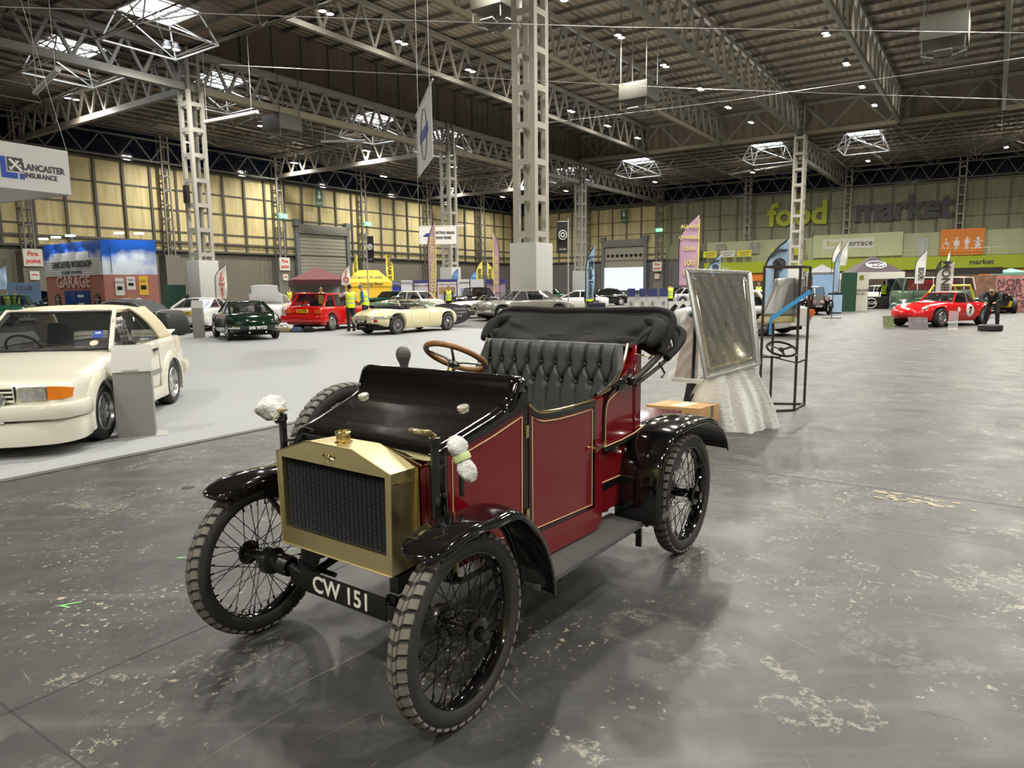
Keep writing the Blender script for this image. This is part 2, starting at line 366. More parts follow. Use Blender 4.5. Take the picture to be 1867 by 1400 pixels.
# steel columns ---------------------------------------------------------------
def lattice(mb, x, y, hw, z0, z1, leg=.26, rung=1.82, rh=.3, zr=None):
    for sx in (-1, 1):
        for sy in (-1, 1): mb.box(x + sx * hw - (leg if sx > 0 else 0), x + sx * hw + (0 if sx > 0 else leg), y + sy * hw - (leg if sy > 0 else 0), y + sy * hw + (0 if sy > 0 else leg), z0, z1)
    z = (zr if zr else z0 + 1.0)
    while z < z1 - .3:
        for s in (-1, 1):
            a = s * hw - (.1 if s > 0 else 0); b2 = a + .1
            mb.box(x - hw + leg, x + hw - leg, y + a, y + b2, z - rh / 2, z + rh / 2)
            mb.box(x + a, x + b2, y - hw + leg, y + hw - leg, z - rh / 2, z + rh / 2)
        z += rung
shroud = mat('white_casing', (.46, .46, .45), .6, noise=.04, nscale=3)
cols = {'C': (31.8, 20.4, .68, 24, 'C'), 'L': (31.8, 50.4, .66, 16.2, ''), 'B': (61.8, 50.4, .66, 16.2, ''), 'D': (91.8, 50.4, .66, 16.2, ''), 'R': (91.8, 20.4, .66, 19.2, '')}
clab = {'C': 'tall pale lattice steel column on a white casing behind the red vintage car', 'L': 'lattice steel column with a black loudspeaker, on a white casing by the brick garage stand',
        'B': 'lattice steel column with white casing just right of the hanging diamond banner', 'D': 'lattice steel column beside the tall black flag and blue feather flag',
        'R': 'lattice steel column rising in front of the yellow word on the green wall'}
for k, (u, w, hw, zt, _) in cols.items():
    t = thing('lattice_column', clab[k], 'steel column', UW(u, w), HROT)
    mb = MB(); lattice(mb, 0, 0, hw, 3.7, zt, .3 if k == 'C' else .26, zr=4.3); mb.build('lattice_frame', csteel, t)
    mb = MB(); mb.box(-.82, .82, -.82, .82, 0, 3.85); mb.build('base_casing', shroud, t, bevel=.01)
    if zt < 18:
        mb = MB(); lattice(mb, 0, 0, hw * .8, zt, 19.2, .22, .9, .15); 
        mb.build('head_frame', steel, t)
    else:
        mb = MB(); lattice(mb, 0, 0, hw * .8, zt - .2, 23, .22, .9, .15); mb.build('head_frame', steel, t)
    if k == 'L':
        sp = MB(); sp.box(-.95, -.68, -.12, .38, 8.1, 9.4); sp.build('loudspeaker', mat('matt_black', (.012, .012, .012), .6), t, bevel=.03)
# slimmer lattice columns standing against the walls on concrete plinths
pl = [(31.6, 'beside the near fire point sign'), (46.2, 'behind the brick garage stand'), (61.7, 'beside the second fire point sign left of the burgundy tent'), (76.9, 'above the yellow tent'), (91.8, 'behind the tall pink feather flag'), (106.8, 'behind the white casing of the tall pale column')]
for u, where in pl:
    t = thing('wall_column', 'slim lattice wall column on a concrete plinth ' + where, 'steel column', UW(u, WL - .8), HROT)
    mb = MB(); lattice(mb, 0, 0, .5, 5.6, 19, .17, 1.6, .14); mb.build('lattice_frame', steel, t)
    mb = MB(); mb.box(-.9, .9, -.6, .8, 0, 5.7); mb.build('plinth', conc, t)
for w, where in ((50.2, 'by the green exit light right of the roller shutter'), (19.6, 'between the two words of the wall sign'), (4.8, 'right of the dark grey word on the wall'), (34.8, 'behind the grey steel column left of the yellow word'), (65, 'left of the roller shutter with posters')):
    t = thing('wall_column', 'slim lattice wall column ' + where, 'steel column', UW(WF - .8, w), HROT)
    b0 = 9 if w < 45 else 5.6
    mb = MB(); lattice(mb, 0, 0, .5, b0, 19, .17, 1.3, .12); mb.build('lattice_frame', steel if w > 45 else csteel, t)
    if w > 45: mb = MB(); mb.box(-.6, .8, -.9, .9, 0, 5.7); mb.build('plinth', conc, t)

# roofs -----------------------------------------------------------------------
deck = corr_mat('roof_sheet', (.30, .255, .20), 1.6, 1, .06, .7); deckl = corr_mat('low_roof_sheet', (.26, .20, .15), 1.2, 1, .05, .7)
clad = corr_mat('brown_cladding', (.115, .090, .064), .9, 0, .05, .75); clad2 = corr_mat('brown_cladding_cross', (.14, .115, .082), .9, 1, .05, .75)
mb = HM()
mb.mi = 0; mb.box(HB0, HB1, W0, 50.4, 23.0, 23.2)
mb.mi = 1; mb.box(U0, HB0, W0, WL, 19.4, 19.6); mb.box(HB1, U1, W0, WL, 19.4, 19.6); mb.box(HB0, HB1, 50.4, WL, 19.4, 19.6)
mb.mi = 2; mb.box(HB0, HB1, 50.4, 50.6, 19.2, 23.2)
mb.mi = 3; mb.box(HB1, HB1 + .2, W0, 50.6, 19.2, 23.2); mb.box(HB0 - .2, HB0, W0, 50.6, 19.2, 23.2)
struct(mb.build('ceiling', [deck, deckl, clad, clad2]))
mb = HM()
for k in range(24): u = HB0 + 1.2 + k * 2.5; mb.box(u - .07, u + .07, W0, 50.4, 22.72, 23)
for k in range(16):
    w = 53 + k * 1.8; mb.box(U0, U1, w - .05, w + .05, 19.2, 19.4)
for k in range(24): mb.box(HB0 - 2 - k * 2.5, HB0 - 1.9 - k * 2.5, W0, 50, 19.2, 19.4)
for k in range(11): mb.box(HB1 + 2 + k * 2.6, HB1 + 2.1 + k * 2.6, W0, 50, 19.2, 19.4)
# studs of the dark cladding, sloping struts seen from below
for k in range(20): u = HB0 + 1.5 + k * 3; mb.box(u - .05, u + .05, 50.26, 50.4, 19.2, 23)
struct(mb.build('trim_5', dsteel))

def truss(a, b, z0, z1, n, label, group, mt, w=.3, dw=.16, off=0.0, d2=True):
    a = Vector((a[0], a[1])); b = Vector((b[0], b[1])); c = (a + b) / 2; L_ = (b - a).length; ang = math.atan2(b.y - a.y, b.x - a.x)
    t = thing('roof_truss', label, 'roof truss', UW(c.x, c.y, z0), HROT + ang, group); H = z1 - z0
    mb = MB(); mb.box(-L_ / 2, L_ / 2, -w / 2, w / 2, 0, w * 1.05); mb.build('bottom_chord', mt, t)
    mb = MB(); mb.box(-L_ / 2, L_ / 2, -w * .5, w * .5, H - w, H); mb.build('top_chord', dsteel if mt is dsteel else steel, t)
    mb = MB(); st = L_ / n
    for i in range(n):
        x = -L_ / 2 + i * st
        mb.beam((x, 0, H - w / 2), (x + st / 2, 0, w), dw, dw * .8, (0, 1, 0)); mb.beam((x + st / 2, 0, w), (x + st, 0, H - w / 2), dw, dw * .8, (0, 1, 0))
    mb.build('web_bracing', mt if mt is not ysteel else steel, t); return t
gl = 'long trusses under the high roof'
for w, lb in ((0.5, 'rightmost long truss under the high ribbed roof, hanging at the right picture edge'), (10, 'long truss under the high roof right of the tallest lamps row'), (20.4, 'long truss under the high roof that runs to the yellow word column'),
              (30, 'long truss lit yellow passing just behind the tall pale column'), (40, 'leftmost long truss under the high roof, above the hanging diamond banner')):
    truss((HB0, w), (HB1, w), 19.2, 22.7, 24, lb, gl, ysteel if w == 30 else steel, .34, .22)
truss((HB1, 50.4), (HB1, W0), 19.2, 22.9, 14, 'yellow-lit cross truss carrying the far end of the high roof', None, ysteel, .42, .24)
truss((HB0, 50.4), (HB0, 21), 19.2, 22.9, 8, 'grey cross truss at the near edge of the high roof, top left', None, steel, .42, .24)
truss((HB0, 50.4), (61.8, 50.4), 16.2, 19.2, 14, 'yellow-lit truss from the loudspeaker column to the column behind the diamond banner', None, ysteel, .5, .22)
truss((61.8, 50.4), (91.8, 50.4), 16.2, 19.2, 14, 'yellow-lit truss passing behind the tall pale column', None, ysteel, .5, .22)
truss((91.8, 50.4), (WF, 50.4), 16.2, 19.2, 14, 'grey truss running from the black flag column to the far wall', None, steel, .5, .2)
truss((-10, 50.4), (HB0, 50.4), 16.2, 19.2, 18, 'grey truss entering at top left and ending at the loudspeaker column', None, steel, .5, .22)
for u, lb in ((31.8, 'grey cross truss from the loudspeaker column down to the left wall'), (61.8, 'grey cross truss from the diamond banner column to the left wall'), (91.8, 'grey cross truss from the black flag column to the left wall')):
    truss((u, 50.4), (u, WL - .4), 16.2, 19.2, 13, lb, None, steel, .45, .2)
truss((HB1, 20.4), (WF, 20.4), 16.4, 19.2, 12, 'grey truss from the yellow word column to the far wall', None, steel, .45, .2)
truss((U0 + 1, WL - 1.2), (WF, WL - 1.2), 15.9, 18.4, 42, 'long lattice girder below the clerestory of the left wall', None, dsteel, .2, .14)
truss((WF - 1.2, W0), (WF - 1.2, WL), 16.2, 18.6, 44, 'long lattice girder in front of the dark clerestory of the far wall', None, dsteel, .2, .14)
# tubular space frames under the low roof, one per bay
tubem = mat('space_frame_tube', (.17, .155, .125), .45, metal=.2)
_sf = 0
def space(u0, w0, nu, nw, label, z0=17.6, z1=19.3):
    mb = HM(); su, sw = 5.0, 5.0
    for i in range(nu + 1):
        mb.tube([(u0 + i * su, w0, z1), (u0 + i * su, w0 + nw * sw, z1)], .045, 5)
        if i < nu: mb.tube([(u0 + (i + .5) * su, w0 + sw / 2, z0), (u0 + (i + .5) * su, w0 + (nw - .5) * sw, z0)], .045, 5)
    for j in range(nw + 1):
        mb.tube([(u0, w0 + j * sw, z1), (u0 + nu * su, w0 + j * sw, z1)], .045, 5)
        if j < nw: mb.tube([(u0 + su / 2, w0 + (j + .5) * sw, z0), (u0 + (nu - .5) * su, w0 + (j + .5) * sw, z0)], .045, 5)
    for i in range(nu):
        for j in range(nw):
            c = (u0 + (i + .5) * su, w0 + (j + .5) * sw, z0)
            for a in (0, 1):
                for b2 in (0, 1): mb.tube([c, (u0 + (i + a) * su, w0 + (j + b2) * sw, z1)], .04, 5)
    global _sf; _sf += 1
    struct(mb.build('trim_%d' % (9 + _sf), tubem))
space(1.8, 50.8, 6, 5, 'tubular roof lattice above the cream convertible, top left')
space(1.8, 21, 6, 6, 'tubular roof lattice nearest overhead, left of the tall pale column')
space(31.8, 50.8, 6, 5, 'tubular roof lattice above the brick garage stand and dark green coupe')
space(61.8, 50.8, 6, 5, 'tubular roof lattice above the burgundy and yellow tents')
space(92.2, 50.8, 5, 5, 'tubular roof lattice in the far left corner of the hall')
space(92.2, 20.8, 5, 6, 'tubular roof lattice above the roller shutter, right of the black flag column')
space(92.2, -19.4, 5, 8, 'tubular roof lattice above the painted word on the far right wall')
# skylights with their white pyramid frames
sky = mat('lit_skylight', (.86, .93, 1.0), .4, emit=4.5); wtube = mat('white_tube', (.62, .63, .62), .4)
sl = [(26.8, 45.4, 'large bright skylight panel at the top left, nearest of all'), (26.8, 57.0, 'bright skylight left of the nearest one, high on the left'), (38, 56, 'bright skylight right of the loudspeaker column'), (55.5, 55.4, 'bright skylight seen under the brown cladding, left of the diamond banner'),
      (66, 54.6, 'skylight half hidden behind the diamond banner'), (96.5, 43.5, 'skylight above the roller shutter'), (96, 25.3, 'skylight just left of the yellow word column'), (95.8, 14.1, 'skylight just right of the yellow word column'), (96.5, 54.5, 'distant skylight behind the tall pale column')]
for u, w, lb in sl:
    t = thing('skylight', lb, 'skylight', UW(u, w, 19.3), HROT)
    mb = MB(); mb.box(-1.72, 1.72, -1.72, 1.72, .02, .08); mb.build('glazing', sky, t)
    mb = MB()
    for x in (-1.75, 0, 1.75): mb.box(x - .05, x + .05, -1.8, 1.8, -.06, .02); 
    for y in (-1.75, -.87, 0, .87, 1.75): mb.box(-1.8, 1.8, y - .03, y + .03, -.05, .02)
    mb.build('glazing_bars', wtube, t)
    mb = MB(); q = [(-2.5, -2.5, -1.9), (2.5, -2.5, -1.9), (2.5, 2.5, -1.9), (-2.5, 2.5, -1.9)]; tp = [(-1.75, -1.75, 0), (1.75, -1.75, 0), (1.75, 1.75, 0), (-1.75, 1.75, 0)]
    for i in range(4):
        mb.tube([q[i], q[(i + 1) % 4]], .055, 6); mb.tube([q[i], tp[i]], .055, 6); mb.tube([q[i], tp[(i + 1) % 4]], .05, 6)
    mb.build('pyramid_frame', wtube, t)
    ld = bpy.data.lights.new('skylight_light', 'AREA'); ld.shape = 'SQUARE'; ld.size = 3.2; ld.energy = 260; ld.color = (.9, .95, 1)
    lo = bpy.data.objects.new('skylight_light', ld); COL.objects.link(lo); lo.parent = t; lo.location = (0, 0, -.1)
# downlights, in pairs
lens = mat('lamp_lens', (1, .96, .88), .3, emit=120); can = mat('lamp_can', (.10, .10, .095), .5)
def make_lamp():
    t = thing('twin_downlight', 'pair', 'ceiling lamp')
    mb = MB()
    for s in (-.32, .32): mb.lathe([(.05, .42), (.16, .38), (.26, .12), (.27, 0), (.24, 0)], (s, 0, 0), n=14)
    mb.box(-.5, .5, -.03, .03, .42, .48); mb.tube([(0, 0, .45), (0, 0, 1.7)], .015, 5)
    mb.build('lamp_housing', can, t)
    mb = MB()
    for s in (-.32, .32): mb.lathe([(0, .015), (.24, .015)], (s, 0, 0), n=14)
    mb.build('lamp_lens', lens, t); return t
lp = None; lmesh = bpy.data.lights.new('downlight', 'AREA'); lmesh.shape = 'DISK'; lmesh.size = .9; lmesh.energy = LAMPW; lmesh.color = (1, .955, .86); lmesh.spread = rad(150)
for i, (u, w, z) in enumerate(lamp_spots):
    o = copy_tree(lp) if lp else make_lamp(); lp = lp or o
    o.location = UW(u, w, z); o.rotation_euler = (0, 0, HROT); o['group'] = 'twin downlights hanging under the roof'; o['label'] = 'pair of small bright round downlights hanging under the hall roof'
for i, (u, w, z) in enumerate(lamp_spots):
    lo = bpy.data.objects.new('downlight', lmesh); COL.objects.link(lo); lo.location = UW(u, w, z - .06)
pmesh = bpy.data.lights.new('downlight_glow', 'POINT'); pmesh.shadow_soft_size = .35; pmesh.energy = 230; pmesh.color = (1, .92, .80)
for i, (u, w, z) in enumerate(lamp_spots):
    if abs(w - 46.5) < 1: continue
    lo = bpy.data.objects.new('downlight_glow', pmesh); COL.objects.link(lo); lo.location = UW(u, w, z - .5)
# ================================================================ the red vintage car
VO = Vector((-0.682, 2.737, 0)); VY = -2.203
blk = paint('gloss_black', (.004, .004, .0045), .08); red = paint('maroon_paint', (.165, .003, .008), .16); gold = mat('gold_lining', (.78, .58, .30), .45)
brass = mat('polished_brass', (.80, .69, .37), .34, metal=1.0, noise=.10, nscale=7, bump=.12, bscale=14); brass2 = mat('bright_brass', (.78, .66, .34), .16, metal=1.0)
rubber = mat('tyre_rubber', (.028, .027, .026), .62, noise=.3, nscale=9); tread = mat('tyre_tread', (.17, .158, .138), .85, noise=.35, nscale=26)
iron = mat('black_iron', (.008, .008, .008), .3, coat=.3); leather = mat('black_leather', (.060, .064, .066), .36, bump=.15, bscale=260, noise=.18, nscale=12)
hoodcl = mat('black_hood_cloth', (.006, .006, .0065), .85, bump=.3, bscale=420); wood = mat('oiled_wood', (.26, .13, .05), .35, noise=.35, nscale=18)
core = mat('radiator_core', (.018, .019, .024), .45, metal=.4); mata = mat('ribbed_board', (.10, .10, .098), .6, noise=.3, nscale=30)
chrome = mat('chrome', (.80, .80, .80), .12, metal=1.0); creaml = mat('cream_letters', (.75, .73, .66), .5); arml = mat('worn_leather', (.05, .042, .038), .5, noise=.3, nscale=18)
wrapm = mat('bubble_wrap', (.86, .86, .84), .25, trans=.35, bump=1.0, bscale=75, alpha=.93); gtape = mat('pale_green_tape', (.50, .60, .28), .5)
V = thing('vintage_car', 'maroon and black open two-seater vintage car with brass radiator and wire wheels', 'car', VO, VY)

def tyre_mesh(R=.352, r=.045, blocks=46):
    """rounded carcass with a flat block tread"""
    sec = []   # (radius, y, kind)
    for k in range(15):
        a = rad(-128 + 256 * k / 14); sec.append((R - r * 1.05 + r * 1.02 * cos(a), r * 1.0 * sin(a)))
    def tr(y): return R - .0022 * (y / .03) ** 2 * 2.2
    T_ = [(-.040, 'e'), (-.034, 'b'), (-.012, 'b'), (-.0105, 'g'), (-.0075, 'g'), (-.006, 'c'), (.006, 'c'), (.0075, 'g'), (.0105, 'g'), (.012, 'b'), (.034, 'b'), (.040, 'e')]
    prof = [(q, y, 's') for q, y in sec if y < 0 and abs(y) > .030 and q < R - .018][::-1]
    low = [(R - r * 1.05 + r * 1.02 * cos(rad(a)), r * sin(rad(a)), 's') for a in (-140, -125, -110, -95, -80, -66, -56)]
    up = [(q, -y, 's') for q, y, _ in low[::-1]]
    top = [(tr(y) - (.006 if k == 'g' else .004 if k == 'e' else 0), y, k) for y, k in T_]
    P = low + top + up; n = blocks * 6; M_ = MB(); V_ = []
    for i in range(n):
        gr = (i % 6 == 5)
        for (q, y, k) in P:
            qq = q - (.009 if (gr and k == 'b') or (gr and k == 'e') else 0)
            sh = (.25 if y > 0 else 0) / blocks * 2 * PI          # the blocks of both sides are staggered
            a = 2 * PI * i / n + sh * min(1, abs(y) / .01) + (.022 * (abs(y) / .04) if k in 'be' else 0)
            V_.append((qq * cos(a), y, qq * sin(a)))
    m = len(P); F = []
    for i in range(n):
        for j in range(m - 1): F.append((i * m + j, ((i + 1) % n) * m + j, ((i + 1) % n) * m + j + 1, i * m + j + 1))
    M_.add(V_, F); k0 = len(low); k1 = len(low) + len(top)
    M_.m = [1 if (k0 - 1 <= (f % (m - 1)) < k1 and (f // (m - 1)) % 6 in (0, 1, 2, 3)) else 0 for f in range(len(F))]
    return M_
TY = None
def wheel(x, y, z, steer, lab, side, valve):
    """wheel part with tyre, spokes, hub cap and valve as its pieces"""
    global TY
    base = Matrix.Translation((x, y, z)) @ Matrix.Rotation(steer, 4, 'Z')
    mb = MB(); R = .283
    mb.lathe([(R, -.036), (R + .004, -.033), (R - .004, -.027), (.266, -.016), (.262, 0), (.266, .016), (R - .004, .027), (R + .004, .033), (R, .036), (R - .012, .033), (R - .020, .020), (.256, 0), (R - .020, -.020), (R - .012, -.033)], (0, 0, 0), (0, 1, 0), 60, closed=True)
    w = mb.build('wheel', blk, V); w.matrix_local = base
    if lab: w['label'] = lab
    if TY is None: TY = tyre_mesh().build('tyre', [rubber, tread], w, smooth=28)
    else: t = TY.copy(); COL.objects.link(t); t.parent = w
    s = side
    mb = MB()
    for k in range(20):
        for fl, yh, hr in ((1, s * .052, .036), (-1, -s * .062, .044)):
            a = 2 * PI * k / 20 + (0 if fl > 0 else .157); d = (1 if k % 2 else -1) * 1.15
            mb.tube([(hr * cos(a + d), yh, hr * sin(a + d)), (.258 * cos(a), (.012 if k % 4 < 2 else -.012), .258 * sin(a))], .0021, 5)
            mb.tube([(.258 * cos(a), (.012 if k % 4 < 2 else -.012), .258 * sin(a)), (.240 * cos(a + .012 * (1 if d < 0 else -1)), (.012 if k % 4 < 2 else -.012) * .95 + yh * .06, .240 * sin(a))], .0042, 5)
    mb.build('spokes', chrome if False else blk, w)
    mb = MB(); A = (0, s, 0)
    mb.lathe([(.020, -.11), (.034, -.105), (.045, -.075), (.048, -.062), (.048, -.056), (.026, -.05), (.024, .035), (.040, .046), (.040, .055), (.030, .06), (.030, .066), (.052, .068), (.056, .072), (.056, .078), (.046, .084), (.040, .085), (0, .086)], (0, 0, 0), A, 28)
    mb.build('hub', blk, w)
    mb = MB(); mb.lathe([(.026, .084), (.026, .106), (.020, .110), (0, .110)], (0, 0, 0), A, 6); mb.ball((0, s * .094, 0), .007, 6); mb.build('hub_nut', blk if side else brass, w, smooth=30)
    if valve is not None:
        c, sn = cos(valve), sin(valve)
        mb = MB(); mb.tube([(.262 * c, 0, .262 * sn), (.205 * c, .004, .205 * sn)], [.0055, .0045], 8); mb.build('tyre_valve', brass2, w)
    return w
wheel(0, .606, .352, rad(3), 'front wire wheel nearest the camera', 1, rad(48) + PI / 2 - .9)
wheel(0, -.606, .352, rad(3), None, -1, rad(112))
wheel(-2.016, .606, .352, 0, None, 1, rad(-20))
wheel(-2.016, -.606, .352, 0, None, -1, None)
wheel(-.56, -.625, .735, 0, 'spare wire wheel strapped upright beside the driver', -1, None)

# --- radiator: brass shell round a dark finned core
xf, xb = .062, -.085
out = [(-.328, .495), (.328, .495), (.340, .890), (.135, .957), (-.135, .957), (-.340, .890)]
inn = [(-.302, .572), (.302, .572), (.307, .872), (.307, .872), (-.307, .872), (-.307, .872)]
mb = MB()
n = 6; mb.add([(xf, y, z) for y, z in out] + [(xf, y, z) for y, z in inn] + [(xf - .028, y, z) for y, z in inn],
              [(i, (i + 1) % n, n + (i + 1) % n, n + i) for i in range(n) if not i in (3,)] + [(3, 4, 10, 9)] + [(n + i, n + (i + 1) % n, 2 * n + (i + 1) % n, 2 * n + i) for i in range(n)])
def rp(s, t): # back outline a touch smaller
    return [(xb, y * s, z if z < .6 else z - t) for y, z in out]
bk = rp(.97, .004); mb.add([(xf, y, z) for y, z in out] + bk, [(i, (i + 1) % n, n + (i + 1) % n, n + i) for i in range(n)] + [(6, 7, 8, 9, 10, 11)])
mb.tube([(xf + .001, y, z) for y, z in out], .0035, 6, closed=True)
rad_ = mb.build('radiator', brass, V, smooth=20)
mb = MB()
for s in (-1, 1): mb.box(xf - .10, xf - .006, s * .3395 - .004, s * .3395 + .004, .846, .851)
mb.box(xb - .01, xb + .002, -.338, .338, .60, .885)
mb.build('seam_strip', brass2, rad_)
mb = MB(); nc = 24; cw = .608 / nc
for i in range(nc):
    y0 = -.304 + i * cw; V_ = []; F = []; rows = 74
    for j in range(rows + 1):
        z = .568 + .308 * j / rows; dx = .0045 if j % 2 else -.0015
        for q, yy in ((0, y0 + .0015), (1, y0 + cw * .5), (2, y0 + cw - .0015)): V_.append((xf - .022 + dx + (.003 if q == 1 else -.004), yy, z + (.0015 if q == 1 else 0)))
    for j in range(rows):
        for q in range(2): F.append((j * 3 + q, j * 3 + q + 1, j * 3 + q + 4, j * 3 + q + 3))
    mb.add(V_, F)
mb.box(xf - .05, xf - .034, -.31, .31, .56, .88)
mb.build('radiator_core', core, rad_, smooth=0)
mb = MB(); c0 = (-.012, 0, .952)
mb.lathe([(.036, 0), (.036, .006), (.027, .010), (.026, .034), (.032, .036), (.033, .046), (.030, .050), (.029, .044), (0, .044)], c0, (0, 0, 1), 28)
for k in range(20): a = 2 * PI * k / 20; mb.tube([(c0[0] + .027 * cos(a), .027 * sin(a), .964), (c0[0] + .027 * cos(a), .027 * sin(a), .985)], .0018, 5)
mb.build('filler_cap', brass2, rad_)
mb = MB()   # the small winged crest
for s in (-1, 1):
    for k, (a, b2, c2, d2) in enumerate(((.004, .006, .034, .010), (.004, .000, .038, .004), (.004, -.005, .030, -.003))):
        mb.tube([(xf + .003, s * a, .908 + b2), (xf + .005, s * (a + c2) / 2, .910 + b2 + .003), (xf + .003, s * c2, .908 + d2 - .002)], [.0035, .004, .002], 6)
mb.ball((xf + .004, 0, .908), .009, 8, (.5, 1, 1.3)); mb.tube([(xf + .003, -.006, .896), (xf + .004, 0, .890), (xf + .003, .006, .896)], .002, 6)
mb.build('crest', brass2, rad_)

# --- bonnet between radiator and scuttle
mb = MB(); bo = [(-.318, .47), (.318, .47), (.330, .875), (.12, .93), (-.12, .93), (-.330, .875)]; bo2 = [(-.405, .47), (.405, .47), (.41, .90), (.15, .945), (-.15, .945), (-.41, .90)]
mb.add([(xb + .0, y, z) for y, z in bo] + [(-.165, y, z) for y, z in bo2], [(i, (i + 1) % 6, 6 + (i + 1) % 6, 6 + i) for i in range(6)])
mb.build('bonnet', red, V, smooth=20)
mb = MB()
for s in (-1, 1): mb.tube([(-.10, s * .355, .893), (-.158, s * .40, .912)], .0055, 6); mb.tube([(-.10, s * .36, .93 - .06), (-.10, s * .352, .5)], .0022, 5); mb.tube([(-.10, s * .15, .937), (-.10, s * .345, .888)], .006, 6)
mb.build('bonnet_beading', brass2, V)
mb = MB(); mb.box(-.21, -.165, -.415, .415, .42, .94); mb.build('firewall', blk, V)

# --- scuttle: sloping gloss-black top that sweeps up to a rolled crest
def scut(s_, t_):
    # s_ along the slope, t_ across
    pts = [(-.105, .905), (-.100, .935), (-.112, .958), (-.14, .968), (-.22, .990), (-.32, 1.020), (-.42, 1.050), (-.48, 1.074), (-.515, 1.104), (-.532, 1.140), (-.545, 1.172), (-.565, 1.188), (-.592, 1.186), (-.606, 1.168), (-.60, 1.148)]
    k = s_ * (len(pts) - 1); i = min(int(k), len(pts) - 2); f = k - i; x = pts[i][0] * (1 - f) + pts[i + 1][0] * f; z = pts[i][1] * (1 - f) + pts[i + 1][1] * f
    hw = .420 + min(1, max(0, (-.11 - x) / .45)) * .052
    y = (t_ * 2 - 1); a = abs(y); sg = 1 if y > 0 else -1
    if a > (.86 if x > -.5 else .92):        # rolled sides
        ea = .86 if x > -.5 else .92; q = (a - ea) / (1 - ea) * PI / 2; rr = .042
        if x < -.5: rr = .036; hw += .014
        return (x + (.012 * (1 - cos(q)) if x > -.13 else 0), sg * (hw - rr + rr * sin(q)), z - rr * (1 - cos(q)))
    return (x, sg * a / (.86 if x > -.5 else .92) * (hw - .042 if x > -.5 else hw + .014 - .036), z)
mb = MB(); mb.grid(scut, 56, 40)
mb.build('scuttle', blk, V, smooth=60, thick=.006, sub=0)
for s in (-1, 1):   # black rim band below the rolled side, and rounded corner posts
    mb = MB()
    pa = [(-.108, .93), (-.14, .93), (-.30, .972), (-.44, 1.012), (-.53, 1.055), (-.585, 1.12), (-.625, 1.12), (-.625, .46), (-.587, .46), (-.590, 1.035), (-.55, 1.022), (-.40, .975), (-.165, .916), (-.165, .46), (-.108, .46)]
    yb = (lambda x: .418 + min(1, max(0, (-.11 - x) / .45)) * .052)
    n_ = len(pa); vs = [(x, s * yb(x), z) for x, z in pa] + [(x, s * (yb(x) - .02), z) for x, z in pa]
    mb.add(vs, [tuple(range(n_))[::-1], tuple(range(n_, 2 * n_))] + [(i, (i + 1) % n_, n_ + (i + 1) % n_, n_ + i) for i in range(n_)])
    mb.lathe([(.036, .44), (.036, .935)], (-.136, s * .392, 0), (0, 0, 1), 16)
    mb.build('scuttle_post', blk, V, smooth=50)
mb = MB(); 
for y in (-.359 + .02, .275):
    nrm = Vector((.27, 0, .96)).normalized(); mb.lathe([(.027, 0), (.027, .010), (.024, .018), (.0, .020)], (-.43, y, 1.050), nrm, 24)
mb.build('filler_lids', mat('nickel_lid', (.74, .70, .60), .3, metal=.7), V)

# --- side panels, door, quarter
def ys(x):   # half width of the body along its length
    if x > -.6: return .418 + min(1, max(0, (-.11 - x) / .49)) * .052
    if x > -1.2: return .470 + (-.6 - x) / .6 * .008
    return .478 + min(1, (-1.2 - x) / .4) * .006
def side_panel(poly, s, t=.012, off=0.0):
    n_ = len(poly); m_ = MB()
    m_.add([(x, s * (ys(x) + off), z) for x, z in poly] + [(x, s * (ys(x) + off - t), z) for x, z in poly], [tuple(range(n_))[::-1], tuple(range(n_, 2 * n_))] + [(i, (i + 1) % n_, n_ + (i + 1) % n_, n_ + i) for i in range(n_)])
    return m_
def lining(poly, s, off=.0045, r=.0024, closed=True):
    return MB().tube([(x, s * (ys(x) + off), z) for x, z in poly], r, 5, closed=closed)
cowl = [(-.155, .47), (-.585, .47), (-.592, 1.045), (-.55, 1.030), (-.40, .985), (-.155, .925)]
cl2 = [(-.175, .53), (-.572, .515), (-.579, 1.018), (-.54, 1.006), (-.40, .962), (-.175, .905)]
door = [(-.625, .47), (-1.185, .452), (-1.185, 1.000), (-1.0, .998), (-.85, 1.000), (-.74, 1.008), (-.69, 1.022), (-.655, 1.045), (-.63, 1.062)]
dl = [(-.650, .500), (-1.160, .482), (-1.160, .965), (-.98, .962), (-.85, .964), (-.745, .972), (-.695, .985), (-.65, 1.008)]
